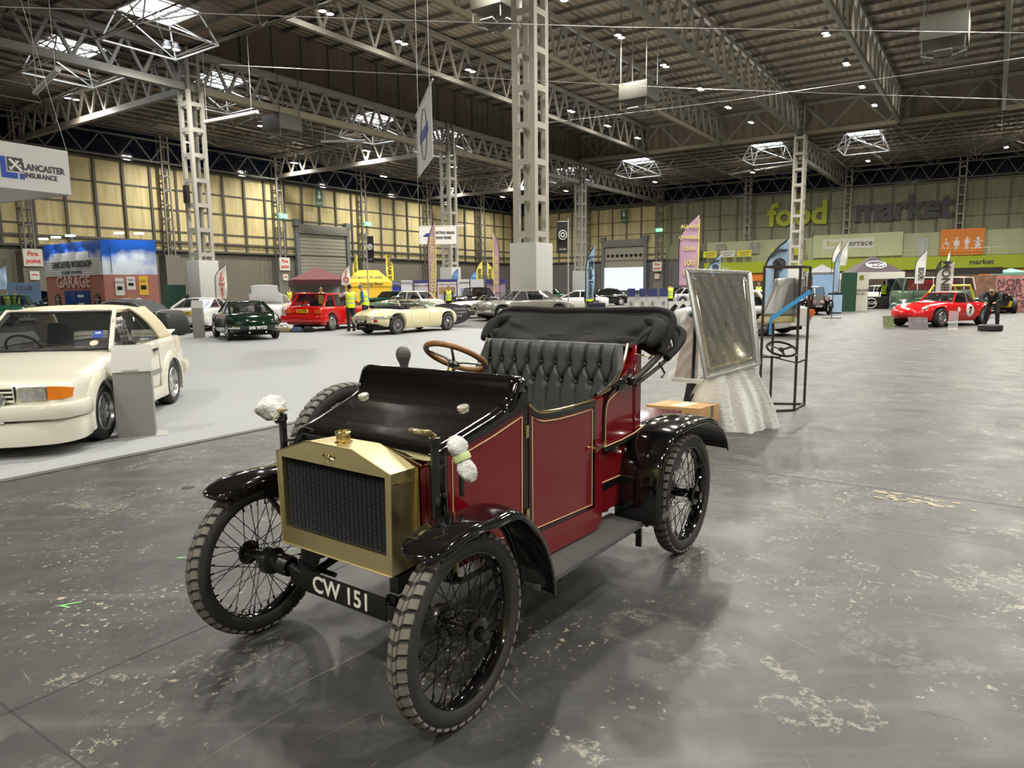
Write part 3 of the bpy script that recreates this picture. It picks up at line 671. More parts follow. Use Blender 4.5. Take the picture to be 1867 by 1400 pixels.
for s in (-1, 1):
    p_ = side_panel(cowl, s, off=.001).build('cowl_panel', red, V, smooth=20); lining(cl2, s).build('lining', gold, p_)
    sb = side_panel([(-.46, .345), (-1.20, .345), (-1.20, .462), (-.46, .475)], s, off=.012, t=.03).build('sill', red, V, smooth=20)
    pz = side_panel([(-1.190, .36), (-1.262, .36), (-1.262, 1.015), (-1.19, 1.003)], s, off=.004, t=.03); pz.build('door_pillar', red, V, smooth=20)
    # quarter panel
    qp = [(-1.262, .735), (-1.262, .90), (-1.268, .95), (-1.29, .99), (-1.33, 1.025), (-1.40, 1.048), (-1.48, 1.075), (-1.56, 1.125), (-1.62, 1.18), (-1.655, 1.235), (-1.690, 1.235), (-1.690, .765)]
    q_ = side_panel(qp, s, off=0, t=.02).build('quarter_panel', red, V, smooth=20)
    lining([(-1.292, .752), (-1.292, .90), (-1.30, .955), (-1.32, .985), (-1.40, 1.015), (-1.49, 1.045), (-1.56, 1.095)], s, closed=False).build('lining', gold, q_)
    MB().tube([(x, s * (ys(x) + .006), z) for x, z in ((-1.268, .74), (-1.268, .90), (-1.276, .96), (-1.31, 1.01), (-1.37, 1.035), (-1.48, 1.068), (-1.56, 1.118))], .0085, 6).build('black_beading', blk, q_)
    lining([(-1.262, .758), (-1.45, .762), (-1.60, .775), (-1.72, .80)], s, off=.014, r=.0028, closed=False).build('lining', gold, q_)
    MB().tube([(x, s * (ys(x) + .006), z) for x, z in ((-1.255, .735), (-1.45, .742), (-1.62, .76), (-1.76, .79), (-1.95, .80))], .016, 8).build('body_beading', blk, q_)
    lo = side_panel([(-1.20, .40), (-2.30, .42), (-2.30, .775), (-1.95, .785), (-1.70, .76), (-1.20, .73)], s, off=-.012).build('lower_panel', red, V, smooth=20)
    lining([(-1.215, .565), (-1.50, .56), (-1.95, .57)], s, off=-.008, closed=False).build('lining', gold, lo)
    side_panel([(-1.20, .520), (-1.98, .530), (-1.98, .556), (-1.20, .552)], s, off=-.006, t=.008).build('black_band', blk, lo)
    # door with black frame, gold line, lever and hinges
    bz = side_panel(door, s, off=.0)
    d_ = bz.build('door', red, V, smooth=20)
    bl = []
    inner = [(-.645, .49), (-1.166, .474), (-1.166, .975), (-.98, .972), (-.85, .974), (-.745, .982), (-.69, .996), (-.643, 1.02)]
    o_ = [(-.625, .47), (-1.190, .452), (-1.190, 1.000), (-.98, .998), (-.85, 1.000), (-.74, 1.008), (-.69, 1.022), (-.627, 1.062)]
    fr = MB(); k_ = len(inner); fr.add([(x, s * (ys(x) + .0035), z) for x, z in o_] + [(x, s * (ys(x) + .0035), z) for x, z in inner], [(i, (i + 1) % k_, k_ + (i + 1) % k_, k_ + i) for i in range(k_)]); fr.build('door_frame', blk, d_, smooth=0)
    lining(dl, s).build('lining', gold, d_)
    MB().tube([(x, s * (ys(x) - .002), z + .004) for x, z in door[2:]], .008, 8).build('top_bead', brass2, d_)
    if s > 0:
        h = MB(); h.tube([(-1.172, .478, .770), (-1.172, .505, .770)], .007, 8); h.tube([(-1.150, .508, .756), (-1.172, .510, .766), (-1.21, .511, .774), (-1.235, .511, .790)], [.009, .007, .0065, .010], 8)
        h.build('door_handle', brass2, d_)
    for z in (.58, .95): MB().box(-.618, -.600, s * .474 - .007, s * .474 + .007, z - .028, z + .028).build('hinge', brass2, d_, bevel=.002)
    # seat rail beading in brass and the lamp irons
    rail = [(-1.22, 1.02), (-1.33, 1.040), (-1.42, 1.075), (-1.48, 1.13), (-1.52, 1.19), (-1.55, 1.258)]
    MB().tube([(x, s * .472, z) for x, z in rail], .0095, 8).build('rail_bead', brass2, V)
    li = MB(); li.beam((-.055, s * .452, .66), (-.055, s * .452, .995), .018, .03); li.beam((-.055, s * .452, .68), (-.13, s * .415, .70), .02, .012); li.tube([(-.055, s * .452, .99), (-.055, s * .452, 1.02)], .022, 10); li.beam((-.055, s * .455, .90), (-.13, s * .42, .90), .02, .012)
    li_ = li.build('lamp_bracket', iron, V, bevel=.003)
    br = MB(); br.tube([(-.055, s * .452, 1.022), (-.04, s * .44, 1.038), (.0, s * .40, 1.046)], [.010, .012, .008], 8); br.beam((-.03, s * .43, 1.044), (-.01, s * .37, 1.050), .03, .006); br.build('lamp_hook', brass2, li_)
MB().box(-.165, -.145, .485, .498, .78, .90).build('lamp_plate', iron, V, bevel=.004)
# body back, deck, floor, chassis
mb = MB()
ring = []
for k in range(13):
    a = PI * k / 12
    ring.append((-1.60 - .09 * abs(sin(a)) ** .6, .484 * cos(a)))
mb.add([(x, y, .76) for x, y in ring] + [(x - .012, y * 1.0, 1.245) for x, y in ring], [(i, i + 1, 14 + i, 13 + i) for i in range(12)])
mb.build('back_panel', red, V, smooth=60, thick=.02)
mb = MB(); mb.box(-2.32, -1.64, -.462, .462, .766, .785); mb.box(-2.32, -2.30, -.462, .462, .42, .775); mb.build('rear_deck', red, V)
mb = MB(); mb.box(-1.25, -.2, -.44, .44, .40, .43); mb.box(-1.66, -1.25, -.45, .45, .40, .72); mb.build('floor_and_seat_box', iron, V)
mb = MB()
for s in (-1, 1): mb.beam((.0, s * .27, .43), (-2.40, s * .27, .44), .045, .07)
for x in (-.20, -.9, -1.6, -2.25): mb.beam((x, -.27, .42), (x, .27, .42), .05, .06)
mb.box(-1.6, -.3, -.10, .10, .30, .42); mb.box(-2.2, -.25, -.36, .36, .36, .44); mb.tube([(-.6, 0, .30), (-2.016, 0, .352)], .03, 10); mb.lathe([(0, -.12), (.08, -.10), (.12, 0), (.08, .10), (0, .12)], (-2.016, 0, .352), (1, 0, 0), 18)
mb.box(-.35, -.12, -.25, .25, .40, .52); mb.tube([(-.2, .28, .38), (-1.2, .42, .40), (-2.2, .30, .36)], .022, 8)
for x in (-1.30, -1.42): mb.tube([(x, .38, .41), (x - .10, .43, .40)], .03, 10)
mb.tube([(-1.27, .40, .47), (-1.66, .42, .47)], .028, 10)
mb.build('chassis', iron, V)
mb = MB(); mb.tube([(0, -.50, .352), (0, -.34, .345), (0, -.2, .31), (0, .2, .31), (0, .34, .345), (0, .50, .352)], .024, 10)
for s in (-1, 1):
    mb.lathe([(.028, -.04), (.036, -.02), (.036, .02), (.060, .03), (.062, .045), (.066, .06), (.060, .075), (.03, .08)], (0, s * .46, .352), (0, s, 0), 22)
    for k in range(5): mb.lathe([(.04, k * .012), (.046, k * .012 + .006), (.04, k * .012 + .012)], (0, s * .37, .352), (0, s, 0), 16)
    mb.tube([(-.10, s * .44, .32), (-.10, s * .2, .32)], .012, 8); mb.tube([(0, s * .47, .352), (-.10, s * .45, .32)], .016, 8)
    for k in range(4): mb.beam((.02, s * .27, .385 - k * .007), (0, s * .27, .385 - k * .007), .045, .008, (0, 0, 1)); mb.beam((0, s * .27, .335 - k * .007), (-.36 + k * .06, s * .27, .39 - k * .006), .045, .008, (0, 0, 1))
    mb.beam((-.02, s * .62, .70), (-.04, s * .34, .47), .022, .012)
mb.build('front_axle', iron, V)
mb = MB(); mb.tube([(-2.016, -.5, .352), (-2.016, .5, .352)], .034, 12)
for s in (-1, 1): mb.lathe([(.03, 0), (.10, .01), (.105, .06), (.05, .07)], (-2.016, s * .44, .352), (0, s, 0), 24); mb.beam((-1.55, s * .40, .42), (-2.016, s * .40, .32), .045, .03, (0, 0, 1)); mb.beam((-2.016, s * .40, .32), (-2.45, s * .40, .44), .045, .03, (0, 0, 1))
mb.build('rear_axle', iron, V)

# --- mudguards
def guard(path, y0, y1, tip, name, s):
    """crowned strip along path; width y0..y1 narrows to a round nose over the first tip points"""
    def f(a, b2):
        k = a * (len(path) - 1); i = min(int(k), len(path) - 2); q = k - i
        P = [Vector((p[0], 0, p[1])) for p in path]
        p0 = P[max(i - 1, 0)]; p1 = P[i]; p2 = P[i + 1]; p3 = P[min(i + 2, len(P) - 1)]
        c = ((p1 * 2) + (p2 - p0) * q + (p0 * 2 - p1 * 5 + p2 * 4 - p3) * q * q + (p1 * 3 - p0 - p2 * 3 + p3) * q ** 3) * .5
        tg = ((p2 - p1)).normalized(); nr = Vector((-tg.z, 0, tg.x)); 
        if nr.z < 0 and i < len(path) * .5: nr = -nr
        w = 1.0
        if tip and k < tip: w = max(.05, math.sqrt(max(0, 1 - (1 - k / tip) ** 2)))
        cy = (y0 + y1) / 2; hw = (y1 - y0) / 2; t = b2 * 2 - 1; a_ = abs(t)
        if a_ <= .8: yy = t / .8; dn = .012 * (t / .8) ** 2
        else: yy = (1 if t > 0 else -1) * (1 + .04 * (a_ - .8) / .2); dn = .012 + .022 * (a_ - .8) / .2
        nd = (Vector((c.x, 0, c.z)) - C0); nd.normalize()
        pt = c - nd * dn * (.35 + .65 * w)
        return (pt.x, s * (cy + yy * hw * w), pt.z)
    C0 = Vector((path[len(path) // 2][0] - .1, 0, .30)) if tip else Vector((-2.016, 0, .352))
    if tip: C0 = Vector((-.10, 0, .20))
    mb = MB(); mb.grid(f, 60, 24); o = mb.build(name, blk, V, smooth=70, thick=.004)
    rim = MB(); 
    for t in (0, 1): rim.tube([f(a / 50, t) for a in range(51)], .005, 6)
    rim.tube([f(0, b2 / 16) for b2 in range(17)], .005, 6); rim.tube([f(1, b2 / 16) for b2 in range(17)], .005, 6)
    rim.build('rolled_edge', blk, o)
    return o
fp = [(.235, .695), (.21, .710), (.16, .730), (.09, .748), (.0, .757), (-.12, .750), (-.24, .745), (-.34, .675), (-.42, .585), (-.47, .49), (-.50, .40), (-.51, .315)]
rp_ = [(-1.46, .33), (-1.462, .45), (-1.475, .58), (-1.51, .67), (-1.565, .735), (-1.66, .785), (-1.80, .808), (-1.98, .812), (-2.14, .80), (-2.28, .765), (-2.40, .70), (-2.48, .62), (-2.52, .54)]
for s in (-1, 1):
    guard(fp, .51, .695, 2.4, 'front_mudguard', s); guard(rp_, .445, .70, 0, 'rear_mudguard', s)
    st = MB(); st.beam((-1.50, s * .625, .30), (-1.50, s * .625, .62), .014, .03); st.build('guard_stay', iron, V)
    st = MB(); st.tube([(-1.49, s * .52, .455), (-1.49, s * .70, .455)], .014, 10); st.build('step_bar', mat('worn_nickel', (.5, .48, .44), .3, metal=.9), V)
    rb = MB(); rb.box(-1.50, -.50, s * .615 if s < 0 else .40, s * .40 if s < 0 else .615, .305, .333); rb.box(-1.70, -1.50, s * .66 if s < 0 else .44, s * .44 if s < 0 else .66, .305, .333)
    r_ = rb.build('running_board', mata, V, bevel=.003)
    kn = MB(); y0, y1 = .41, .608
    for i in range(100):
        x = -.52 - i * .0098; kn.beam((x, s * y0, .3335), (x, s * y1, .3335), .0035, .003)
    for j in range(20): y = y0 + .0099 * j; kn.beam((-.51, s * y, .3335), (-1.495, s * y, .3335), .0035, .0026)
    for i in range(20): x = -1.51 - i * .0094; kn.beam((x, s * .45, .3335), (x, s * .655, .3335), .0035, .003)
    kn.build('tread_ribs', mat('rib_metal', (.19, .19, .185), .5, metal=.3), r_, smooth=0)
    bk_ = MB(); bk_.beam((-1.45, s * .3, .29), (-1.45, s * .60, .28), .03, .02); bk_.beam((-1.45, s * .60, .20), (-1.45, s * .60, .30), .03, .014); bk_.beam((-.7, s * .3, .29), (-.7, s * .60, .29), .03, .02); bk_.build('board_bracket', iron, V)
# number plate
pt = MB(); pt.box(.030, .038, -.262, .262, .288, .385); npl = pt.build('number_plate', mat('plate_black', (.006, .006, .006), .35), V, bevel=.004)
text('CW 151', .100, creaml, npl, (.0395, .0, .336), (0, 1, 0), (0, 0, 1), 'plate_letters', xs=1.0, ext=.001, bold=.0015)
MB().box(.03, .035, -.33, -.262, .30, .36).build('plate_bracket', iron, V)
MB().box(.03, .035, .262, .33, .30, .36).build('plate_bracket', iron, V)

# --- tufted seat wrapped round the inside of the body
def tuft(s_, h):            # s_ metres along, h 0..1 up: fall of the leather between the buttons
    P = .094
    d = 0.0; u_ = s_ / P
    row1 = abs(((u_) % 1) - .5) * 2; 
    if h > .76: d = (1 - (1 - abs(((u_) % 1) * 2 - 1)) ** .0) ; c = abs(((u_) % 1) * 2 - 1); d = 1 - c ** 6
    elif h > .54:
        t = (h - .54) / .22; du = .5 * t                       # folds run diagonally between the two rows
        a = abs(((u_ + .5 * t + .5) % 1) * 2 - 1); b2 = abs(((u_ - .5 * t + .5) % 1) * 2 - 1)
        d = (1 - a ** 8) * (1 - b2 ** 8)
    else: c = abs(((u_ + .5) % 1) * 2 - 1); k = h / .54; d = 1 - k * c ** 6 * .9
    for hr, of in ((.76, .0), (.54, .5)):
        du = (((u_ + of) + .5) % 1) - .5; r2 = (du * P) ** 2 + ((h - hr) * .36) ** 2; d -= .9 * math.exp(-r2 / .00028)
    return d
path = []
for k in range(9): path.append((-1.24 - .0275 * k, .463))
for k in range(1, 10): a = PI / 2 * k / 10; path.append((-1.46 - .07 * sin(a), .393 + .07 * cos(a)))
for k in range(41): path.append((-1.53, .393 - .786 * k / 40))
for k in range(1, 10): a = PI / 2 * k / 10; path.append((-1.46 - .07 * cos(a), -.393 - .07 * sin(a)))
for k in range(8, -1, -1): path.append((-1.24 - .0275 * k, -.463))
import itertools
fine = []
for a, b2 in zip(path, path[1:]):
    for q in range(4): fine.append((a[0] + (b2[0] - a[0]) * q / 4, a[1] + (b2[1] - a[1]) * q / 4))
fine.append(path[-1]); acc = [0]
for a, b2 in zip(fine, fine[1:]): acc.append(acc[-1] + math.hypot(b2[0] - a[0], b2[1] - a[1]))
mid = acc[-1] / 2
def ztop(x):
    pts = [(-1.20, 1.015), (-1.33, 1.035), (-1.42, 1.07), (-1.47, 1.13), (-1.495, 1.20), (-1.51, 1.25)]
    for a, b2 in zip(pts, pts[1:]):
        if x >= b2[0]: t = max(0, min(1, (a[0] - x) / (a[0] - b2[0]))); return a[1] * (1 - t) + b2[1] * t
    return 1.25
mb = MB(); NV = 64; V_ = []; nf = len(fine)
for i, (x, y) in enumerate(fine):
    a = fine[max(0, i - 1)]; b2 = fine[min(nf - 1, i + 1)]; t = Vector((b2[0] - a[0], b2[1] - a[1])).normalized(); nr = Vector((t.y, -t.x))
    if nr.dot(Vector((-1.0 - x, -y))) < 0: nr = -nr
    zt = ztop(x); z0 = .80
    for j in range(NV + 1):
        h = j / NV; lean = .055 * (1 - h) ; hh = 1 - (zt - (z0 + (zt - z0) * h)) / .45
        d = tuft(acc[i] - mid + .047, max(0, hh)) * .026
        z = z0 + (zt - z0) * h; off = d + lean
        if h > .9: q = (h - .9) / .1; off = off * (1 - q) - .020 * q * q; z = z0 + (zt - z0) * (.9 + .1 * sin(q * PI / 2)) + .016 * sin(q * PI)
        V_.append((x + nr.x * off, y + nr.y * off, z))
F = [(i * (NV + 1) + j, (i + 1) * (NV + 1) + j, (i + 1) * (NV + 1) + j + 1, i * (NV + 1) + j + 1) for i in range(nf - 1) for j in range(NV)]
mb.add(V_, F); seat = mb.build('seat_back', leather, V, smooth=75)
mb = MB()
for hr, of in ((.76, .0), (.54, .5)):
    for k in range(-5, 6):
        s_ = (k + of) * .094 - .056 * 0; i = min(range(nf), key=lambda q: abs(acc[q] - mid + .047 - (k + (0 if of == 0 else -.5)) * .094))
        x, y = fine[i]
        if x > -1.40: continue
        a = fine[max(0, i - 1)]; b2 = fine[min(nf - 1, i + 1)]; t = Vector((b2[0] - a[0], b2[1] - a[1])).normalized(); nr = Vector((t.y, -t.x))
        if nr.dot(Vector((-1.0 - x, -y))) < 0: nr = -nr
        z = ztop(x) - (1 - hr) * .45; of2 = .012 + .055 * (1 - (z - .8) / .45)
        MB().ball((x + nr.x * of2, y + nr.y * of2, z), .0075, 6).build('seat_button', leather, seat)
mb = MB(); mb.grid(lambda a, b2: (-1.10 - .42 * a, (b2 * 2 - 1) * .43, .80 + .03 * sin(PI * a) ** .5 + .012 * abs(sin(b2 * PI * 6))), 20, 60); mb.build('seat_cushion', leather, V, smooth=70)
MB().tube([(-1.600, -.45, 1.242), (-1.612, 0, 1.246), (-1.600, .45, 1.242)], .008, 6).build('seat_beading', mat('beading_leather', (.10, .10, .095), .4), seat)

# --- steering wheel, column and bulb horn
def ringpt(c, n_, R, a):
    x, y, d = frame_of(n_); return Vector(c) + (x * cos(a) + y * sin(a)) * R
SC = Vector((-.955, -.215, 1.205)); SN = Vector((-.50, 0, .866)).normalized()
mb = MB(); mb.tube([ringpt(SC, SN, .162, 2 * PI * k / 48) for k in range(48)], .0155, 12, closed=True); sw = mb.build('steering_wheel', wood, V, smooth=80)
mb = MB(); hb = SC - SN * .035
for k in range(4): a = 2 * PI * k / 4 + .5; mb.tube([hb, (hb + ringpt(SC, SN, .10, a)) / 2 + SN * .0, ringpt(SC, SN, .158, a)], [.010, .007, .006], 8)
mb.lathe([(.0, .012), (.028, .008), (.032, -.012), (.016, -.04)], hb, SN, 20); mb.build('wheel_spokes', mat('dull_nickel', (.16, .155, .14), .35, metal=.8), sw)
mb = MB(); mb.tube([hb, hb + Vector((.50, 0, -.60)).normalized() * .62], .016, 10); mb.tube([hb + Vector((.02, -.005, -.03)), hb + Vector((.02, .07, -.02))], .006, 6); mb.build('steering_column', brass, sw)
mb = MB(); hc = Vector((-.685, -.325, 1.238)); ax = Vector((.05, .12, -1)).normalized()
mb.lathe([(0, -.040), (.018, -.036), (.032, -.022), (.038, 0), (.0365, .006), (.0375, .010), (.033, .024), (.023, .048), (.017, .075), (.015, .11), (.015, .13)], hc, ax, 28)
mb.build('horn_bulb', mat('grey_rubber', (.085, .082, .078), .55), V, smooth=60)
mb = MB(); mb.tube([hc + ax * .12, hc + ax * .20, hc + ax * .24 + Vector((.10, 0, 0))], .009, 8); mb.build('horn_tube', brass2, V)

# --- folded hood: two padded bows, the arms and the cloth hanging between
def smoothp(P, n_):
    P = [Vector(p) for p in P]; out_ = []
    for k in range(n_ + 1):
        t = k / n_ * (len(P) - 1); i = min(int(t), len(P) - 2); q = t - i
        p0 = P[max(i - 1, 0)]; p1 = P[i]; p2 = P[i + 1]; p3 = P[min(i + 2, len(P) - 1)]
        out_.append(((p1 * 2) + (p2 - p0) * q + (p0 * 2 - p1 * 5 + p2 * 4 - p3) * q * q + (p1 * 3 - p0 - p2 * 3 + p3) * q ** 3) * .5)
    return out_
BY = .60
b1h = [(-1.70, BY - .01, 1.20), (-1.76, BY, 1.27), (-1.82, BY + .005, 1.345), (-1.85, BY - .015, 1.395), (-1.865, BY - .075, 1.42), (-1.87, BY - .17, 1.425)]
bow1 = smoothp(b1h + [(-1.875, .2, 1.418), (-1.875, 0, 1.416), (-1.875, -.2, 1.415)] + [(x, -y, z - .002) for x, y, z in b1h[::-1]], 90)
hd = MB().tube(bow1, .021, 10).build('hood_bow', hoodcl, V, smooth=80)
b2h = [(-1.76, BY + .0, 1.17), (-1.86, BY + .01, 1.215), (-1.95, BY + .01, 1.265), (-2.00, BY - .02, 1.305), (-2.02, BY - .10, 1.325), (-2.02, BY - .2, 1.325)]
bow2 = smoothp(b2h + [(-2.02, .1, 1.32), (-2.02, -.1, 1.32)] + [(x, -y, z) for x, y, z in b2h[::-1]], 80)
MB().tube(bow2, .022, 10).build('hood_bow', hoodcl, V, smooth=80)
def cloth(a, b2):
    p = bow1[int(round(b2 * 74)) + 8]; y = p.y; e = abs(y) / BY
    lo = Vector((-1.640 + .03 * (1 - e), y * .80, 1.232 + .01 * cos(b2 * 9)))
    q = p.lerp(lo, a); sag = sin(a * PI) ** .8
    q.x += .035 * sag; q.z -= .05 * sag * (1 - e) + .02 * sag * sin(b2 * 21 + a * 4) * .6
    q.x += .018 * sag * sin(b2 * 13 + 1) + .014 * sin(a * 9 + b2 * 17) * sag + .012 * sag * sin(b2 * 33 - a * 7)
    return tuple(q)
mb = MB(); mb.grid(cloth, 30, 74); mb.build('hood_cloth', hoodcl, V, smooth=80, thick=.004, sub=1)
def cloth2(a, b2):
    p = bow1[int(round(b2 * 70)) + 10]; r_ = bow2[min(80, int(round(b2 * 62)) + 9)]; q = p.lerp(r_, a); q.z -= .06 * sin(a * PI) * (1 + .3 * sin(b2 * 19)); return tuple(q)
mb = MB(); mb.grid(cloth2, 14, 70); mb.build('hood_cloth', hoodcl, V, smooth=80, thick=.004)
def bundle(off, r0, z0, x0, ph):
    pts = [Vector((x0 + .02 * sin(k * .9 + ph), y, z0 + .012 * sin(k * .7 + ph))) for k, y in enumerate([-.60 + .06 * i for i in range(21)])]
    return smoothp(pts, 60)
for z0, x0, r0, ph in ((1.255, -1.72, .036, 0), (1.225, -1.79, .045, 2), (1.292, -1.80, .030, 4)):
    pts = bundle(0, r0, z0, x0, ph); rr = [r0 * (1 + .28 * sin(k * .55 + ph)) for k in range(len(pts))]
    MB().tube(pts, rr, 10).build('folded_cloth', hoodcl, V, smooth=80)
for s in (-1, 1):   # gathered ends
    pts = smoothp([(-1.62, s * .56, 1.245), (-1.70, s * .57, 1.30), (-1.76, s * .55, 1.345), (-1.80, s * .46, 1.375)], 14); MB().tube(pts, [.012 + .030 * sin(PI * (k + 1) / 16) for k in range(15)], 10).build('folded_cloth', hoodcl, V, smooth=80)
    a = MB(); a.tube(smoothp([(-1.535, s * .505, 1.060), (-1.60, s * .535, 1.105), (-1.72, s * .575, 1.185), (-1.79, s * .595, 1.228)], 12), .0175, 10); arm = a.build('hood_arm', arml, V)
    a = MB(); a.tube([(-1.56, s * .515, 1.04), (-1.72, s * .58, 1.13), (-1.83, s * .60, 1.185)], .011, 8); a.tube([(-1.70, s * .585, 1.15), (-1.74, s * .60, 1.09), (-1.70, s * .60, 1.07)], .006, 6); a.build('hood_stay', arml, arm)
    a = MB(); a.box(-1.545, -1.40, s * .49 - .012, s * .49 + .012, 1.03, 1.062); a.lathe([(.02, -.01), (.02, .03), (.012, .035), (0, .035)], (-1.535, s * .49, 1.062), (0, s, 0), 12); a.tube([(-1.36, s * .486, 1.052), (-1.50, s * .487, 1.085)], .012, 8); a.build('hood_pivot', blk, arm, bevel=.003)
    a = MB(); a.tube([(-1.60, s * .49, 1.20), (-1.615, s * .53, 1.195), (-1.63, s * .55, 1.19)], .005, 6); a.tube([Vector((-1.645, s * .562, 1.185)) + Vector((.014 * cos(k * PI / 6), .010 * sin(k * PI / 6), .012 * sin(k * PI / 6))) for k in range(12)], .0035, 6, closed=True); a.build('strap_hook', brass2, arm)
# --- bubble wrap round the side lamps (loose, laid over the brackets)
def wrapped(c, ax, L_, prof, seed, label):
    rnd = random.Random(seed); x, y, d = frame_of(ax); mb = MB(); V_ = []; n_ = 26; m_ = 30
    for j in range(m_ + 1):
        t = j / m_; k = t * (len(prof) - 1); i = min(int(k), len(prof) - 2); r = prof[i] + (prof[i + 1] - prof[i]) * (k - i)
        for q in range(n_):
            a = 2 * PI * q / n_; rr = r * (1 + .10 * sin(a * 3 + t * 9 + seed) + .05 * sin(a * 7 - t * 17)) + (.0022 if (q + j) % 2 else 0)
            V_.append(Vector(c) + d * (L_ * (t - .5)) + (x * cos(a) + y * sin(a) * .8) * rr)
    F = [(j * n_ + q, j * n_ + (q + 1) % n_, (j + 1) * n_ + (q + 1) % n_, (j + 1) * n_ + q) for j in range(m_) for q in range(n_)]
    F += [tuple(range(n_))[::-1], tuple(m_ * n_ + q for q in range(n_))]
    mb.add(V_, F); return mb.build('bubble_wrap', wrapped_m, None, smooth=30)
wrapped_m = mat('bubble_wrap_white', (.80, .80, .77), .3, bump=.9, bscale=110, trans=.15)
def lw(p): return VO + Matrix.Rotation(VY, 3, 'Z') @ Vector(p)
dv = Matrix.Rotation(VY, 3, 'Z')
w1 = wrapped(lw((-.035, .60, .965)), dv @ Vector((-.05, .42, -.82)), .175, [.012, .034, .040, .036, .024, .026, .034, .034, .030, .012], 3, '')
tag(w1, 'white bubble wrap bundle with green tape on the lamp by the maroon side', 'bubble wrap')
b_ = MB(); c_ = lw((-.035, .597, .971)); ax_ = (dv @ Vector((-.05, .42, -.82))).normalized(); b_.lathe([(.030, -.012), (.0325, 0), (.031, .014)], c_, ax_, 20); b_.build('tape_band', gtape, w1)
w2 = wrapped(lw((-.045, -.505, 1.035)), dv @ Vector((.05, .85, -.42)), .13, [.030, .060, .068, .055, .032, .012], 8, '')
tag(w2, 'white bubble wrap bundle on the lamp bracket over the far mudguard', 'bubble wrap')
b_ = MB(); b_.lathe([(.026, -.012), (.027, .014)], lw((-.045, -.468, 1.005)), (dv @ Vector((.05, .85, -.42))).normalized(), 20); b_.build('tape_band', gtape, w2)
# ================================================================ generic cars
gls = mat('car_glass', (.012, .016, .018), .03, alpha=.55, spec=.7); glsd = mat('dark_car_glass', (.008, .010, .011), .03, alpha=.80, spec=.8)
inter = mat('dark_trim', (.018, .018, .02), .7); crubber = mat('car_tyre', (.018, .018, .018), .6); alloy = mat('alloy_silver', (.62, .62, .62), .28, metal=.85)
under = mat('underside', (.006, .006, .006), .9); amber = mat('amber_lens', (.75, .20, .01), .15, coat=.5); redl = mat('red_lens', (.35, .008, .008), .15, coat=.5)
clear = mat('lamp_glass', (.50, .52, .52), .10, metal=.7, coat=.8, bump=1, bscale=26, noise=.5, nscale=14); ypl = mat('plate_yellow', (.80, .52, .02), .4); wpl = mat('plate_white', (.78, .78, .76), .4); bpl = MC['plate_black']
blacktxt = mat('black_letters', (.01, .01, .01), .5); whitetxt = mat('white_letters', (.82, .82, .80), .5)
CP = {'cream': paint('cream_paint', (.72, .70, .60), .2), 'primrose': paint('primrose_paint', (.74, .68, .42), .2), 'brg': paint('racing_green', (.004, .022, .012), .08), 'red': paint('bright_red', (.62, .008, .010), .15),
      'grey': paint('opal_grey', (.20, .195, .175), .15), 'white': paint('white_paint', (.72, .72, .70), .2), 'navy': paint('navy_paint', (.006, .010, .035), .1), 'black': paint('black_paint', (.006, .006, .006), .1),
      'green': paint('mid_green', (.022, .13, .065), .15), 'blue': paint('blue_paint', (.01, .05, .30), .15), 'orange': paint('orange_paint', (.60, .13, .01), .2), 'sage': paint('sage_green', (.10, .15, .10), .2), 'dgreen': paint('deep_green', (.012, .05, .03), .12), 'creamy': paint('pale_cream', (.72, .70, .58), .25), 'silver': paint('silver_paint', (.42, .42, .42), .2)}
hardg = mat('grey_hardtop', (.16, .16, .155), .5)
WM = {}
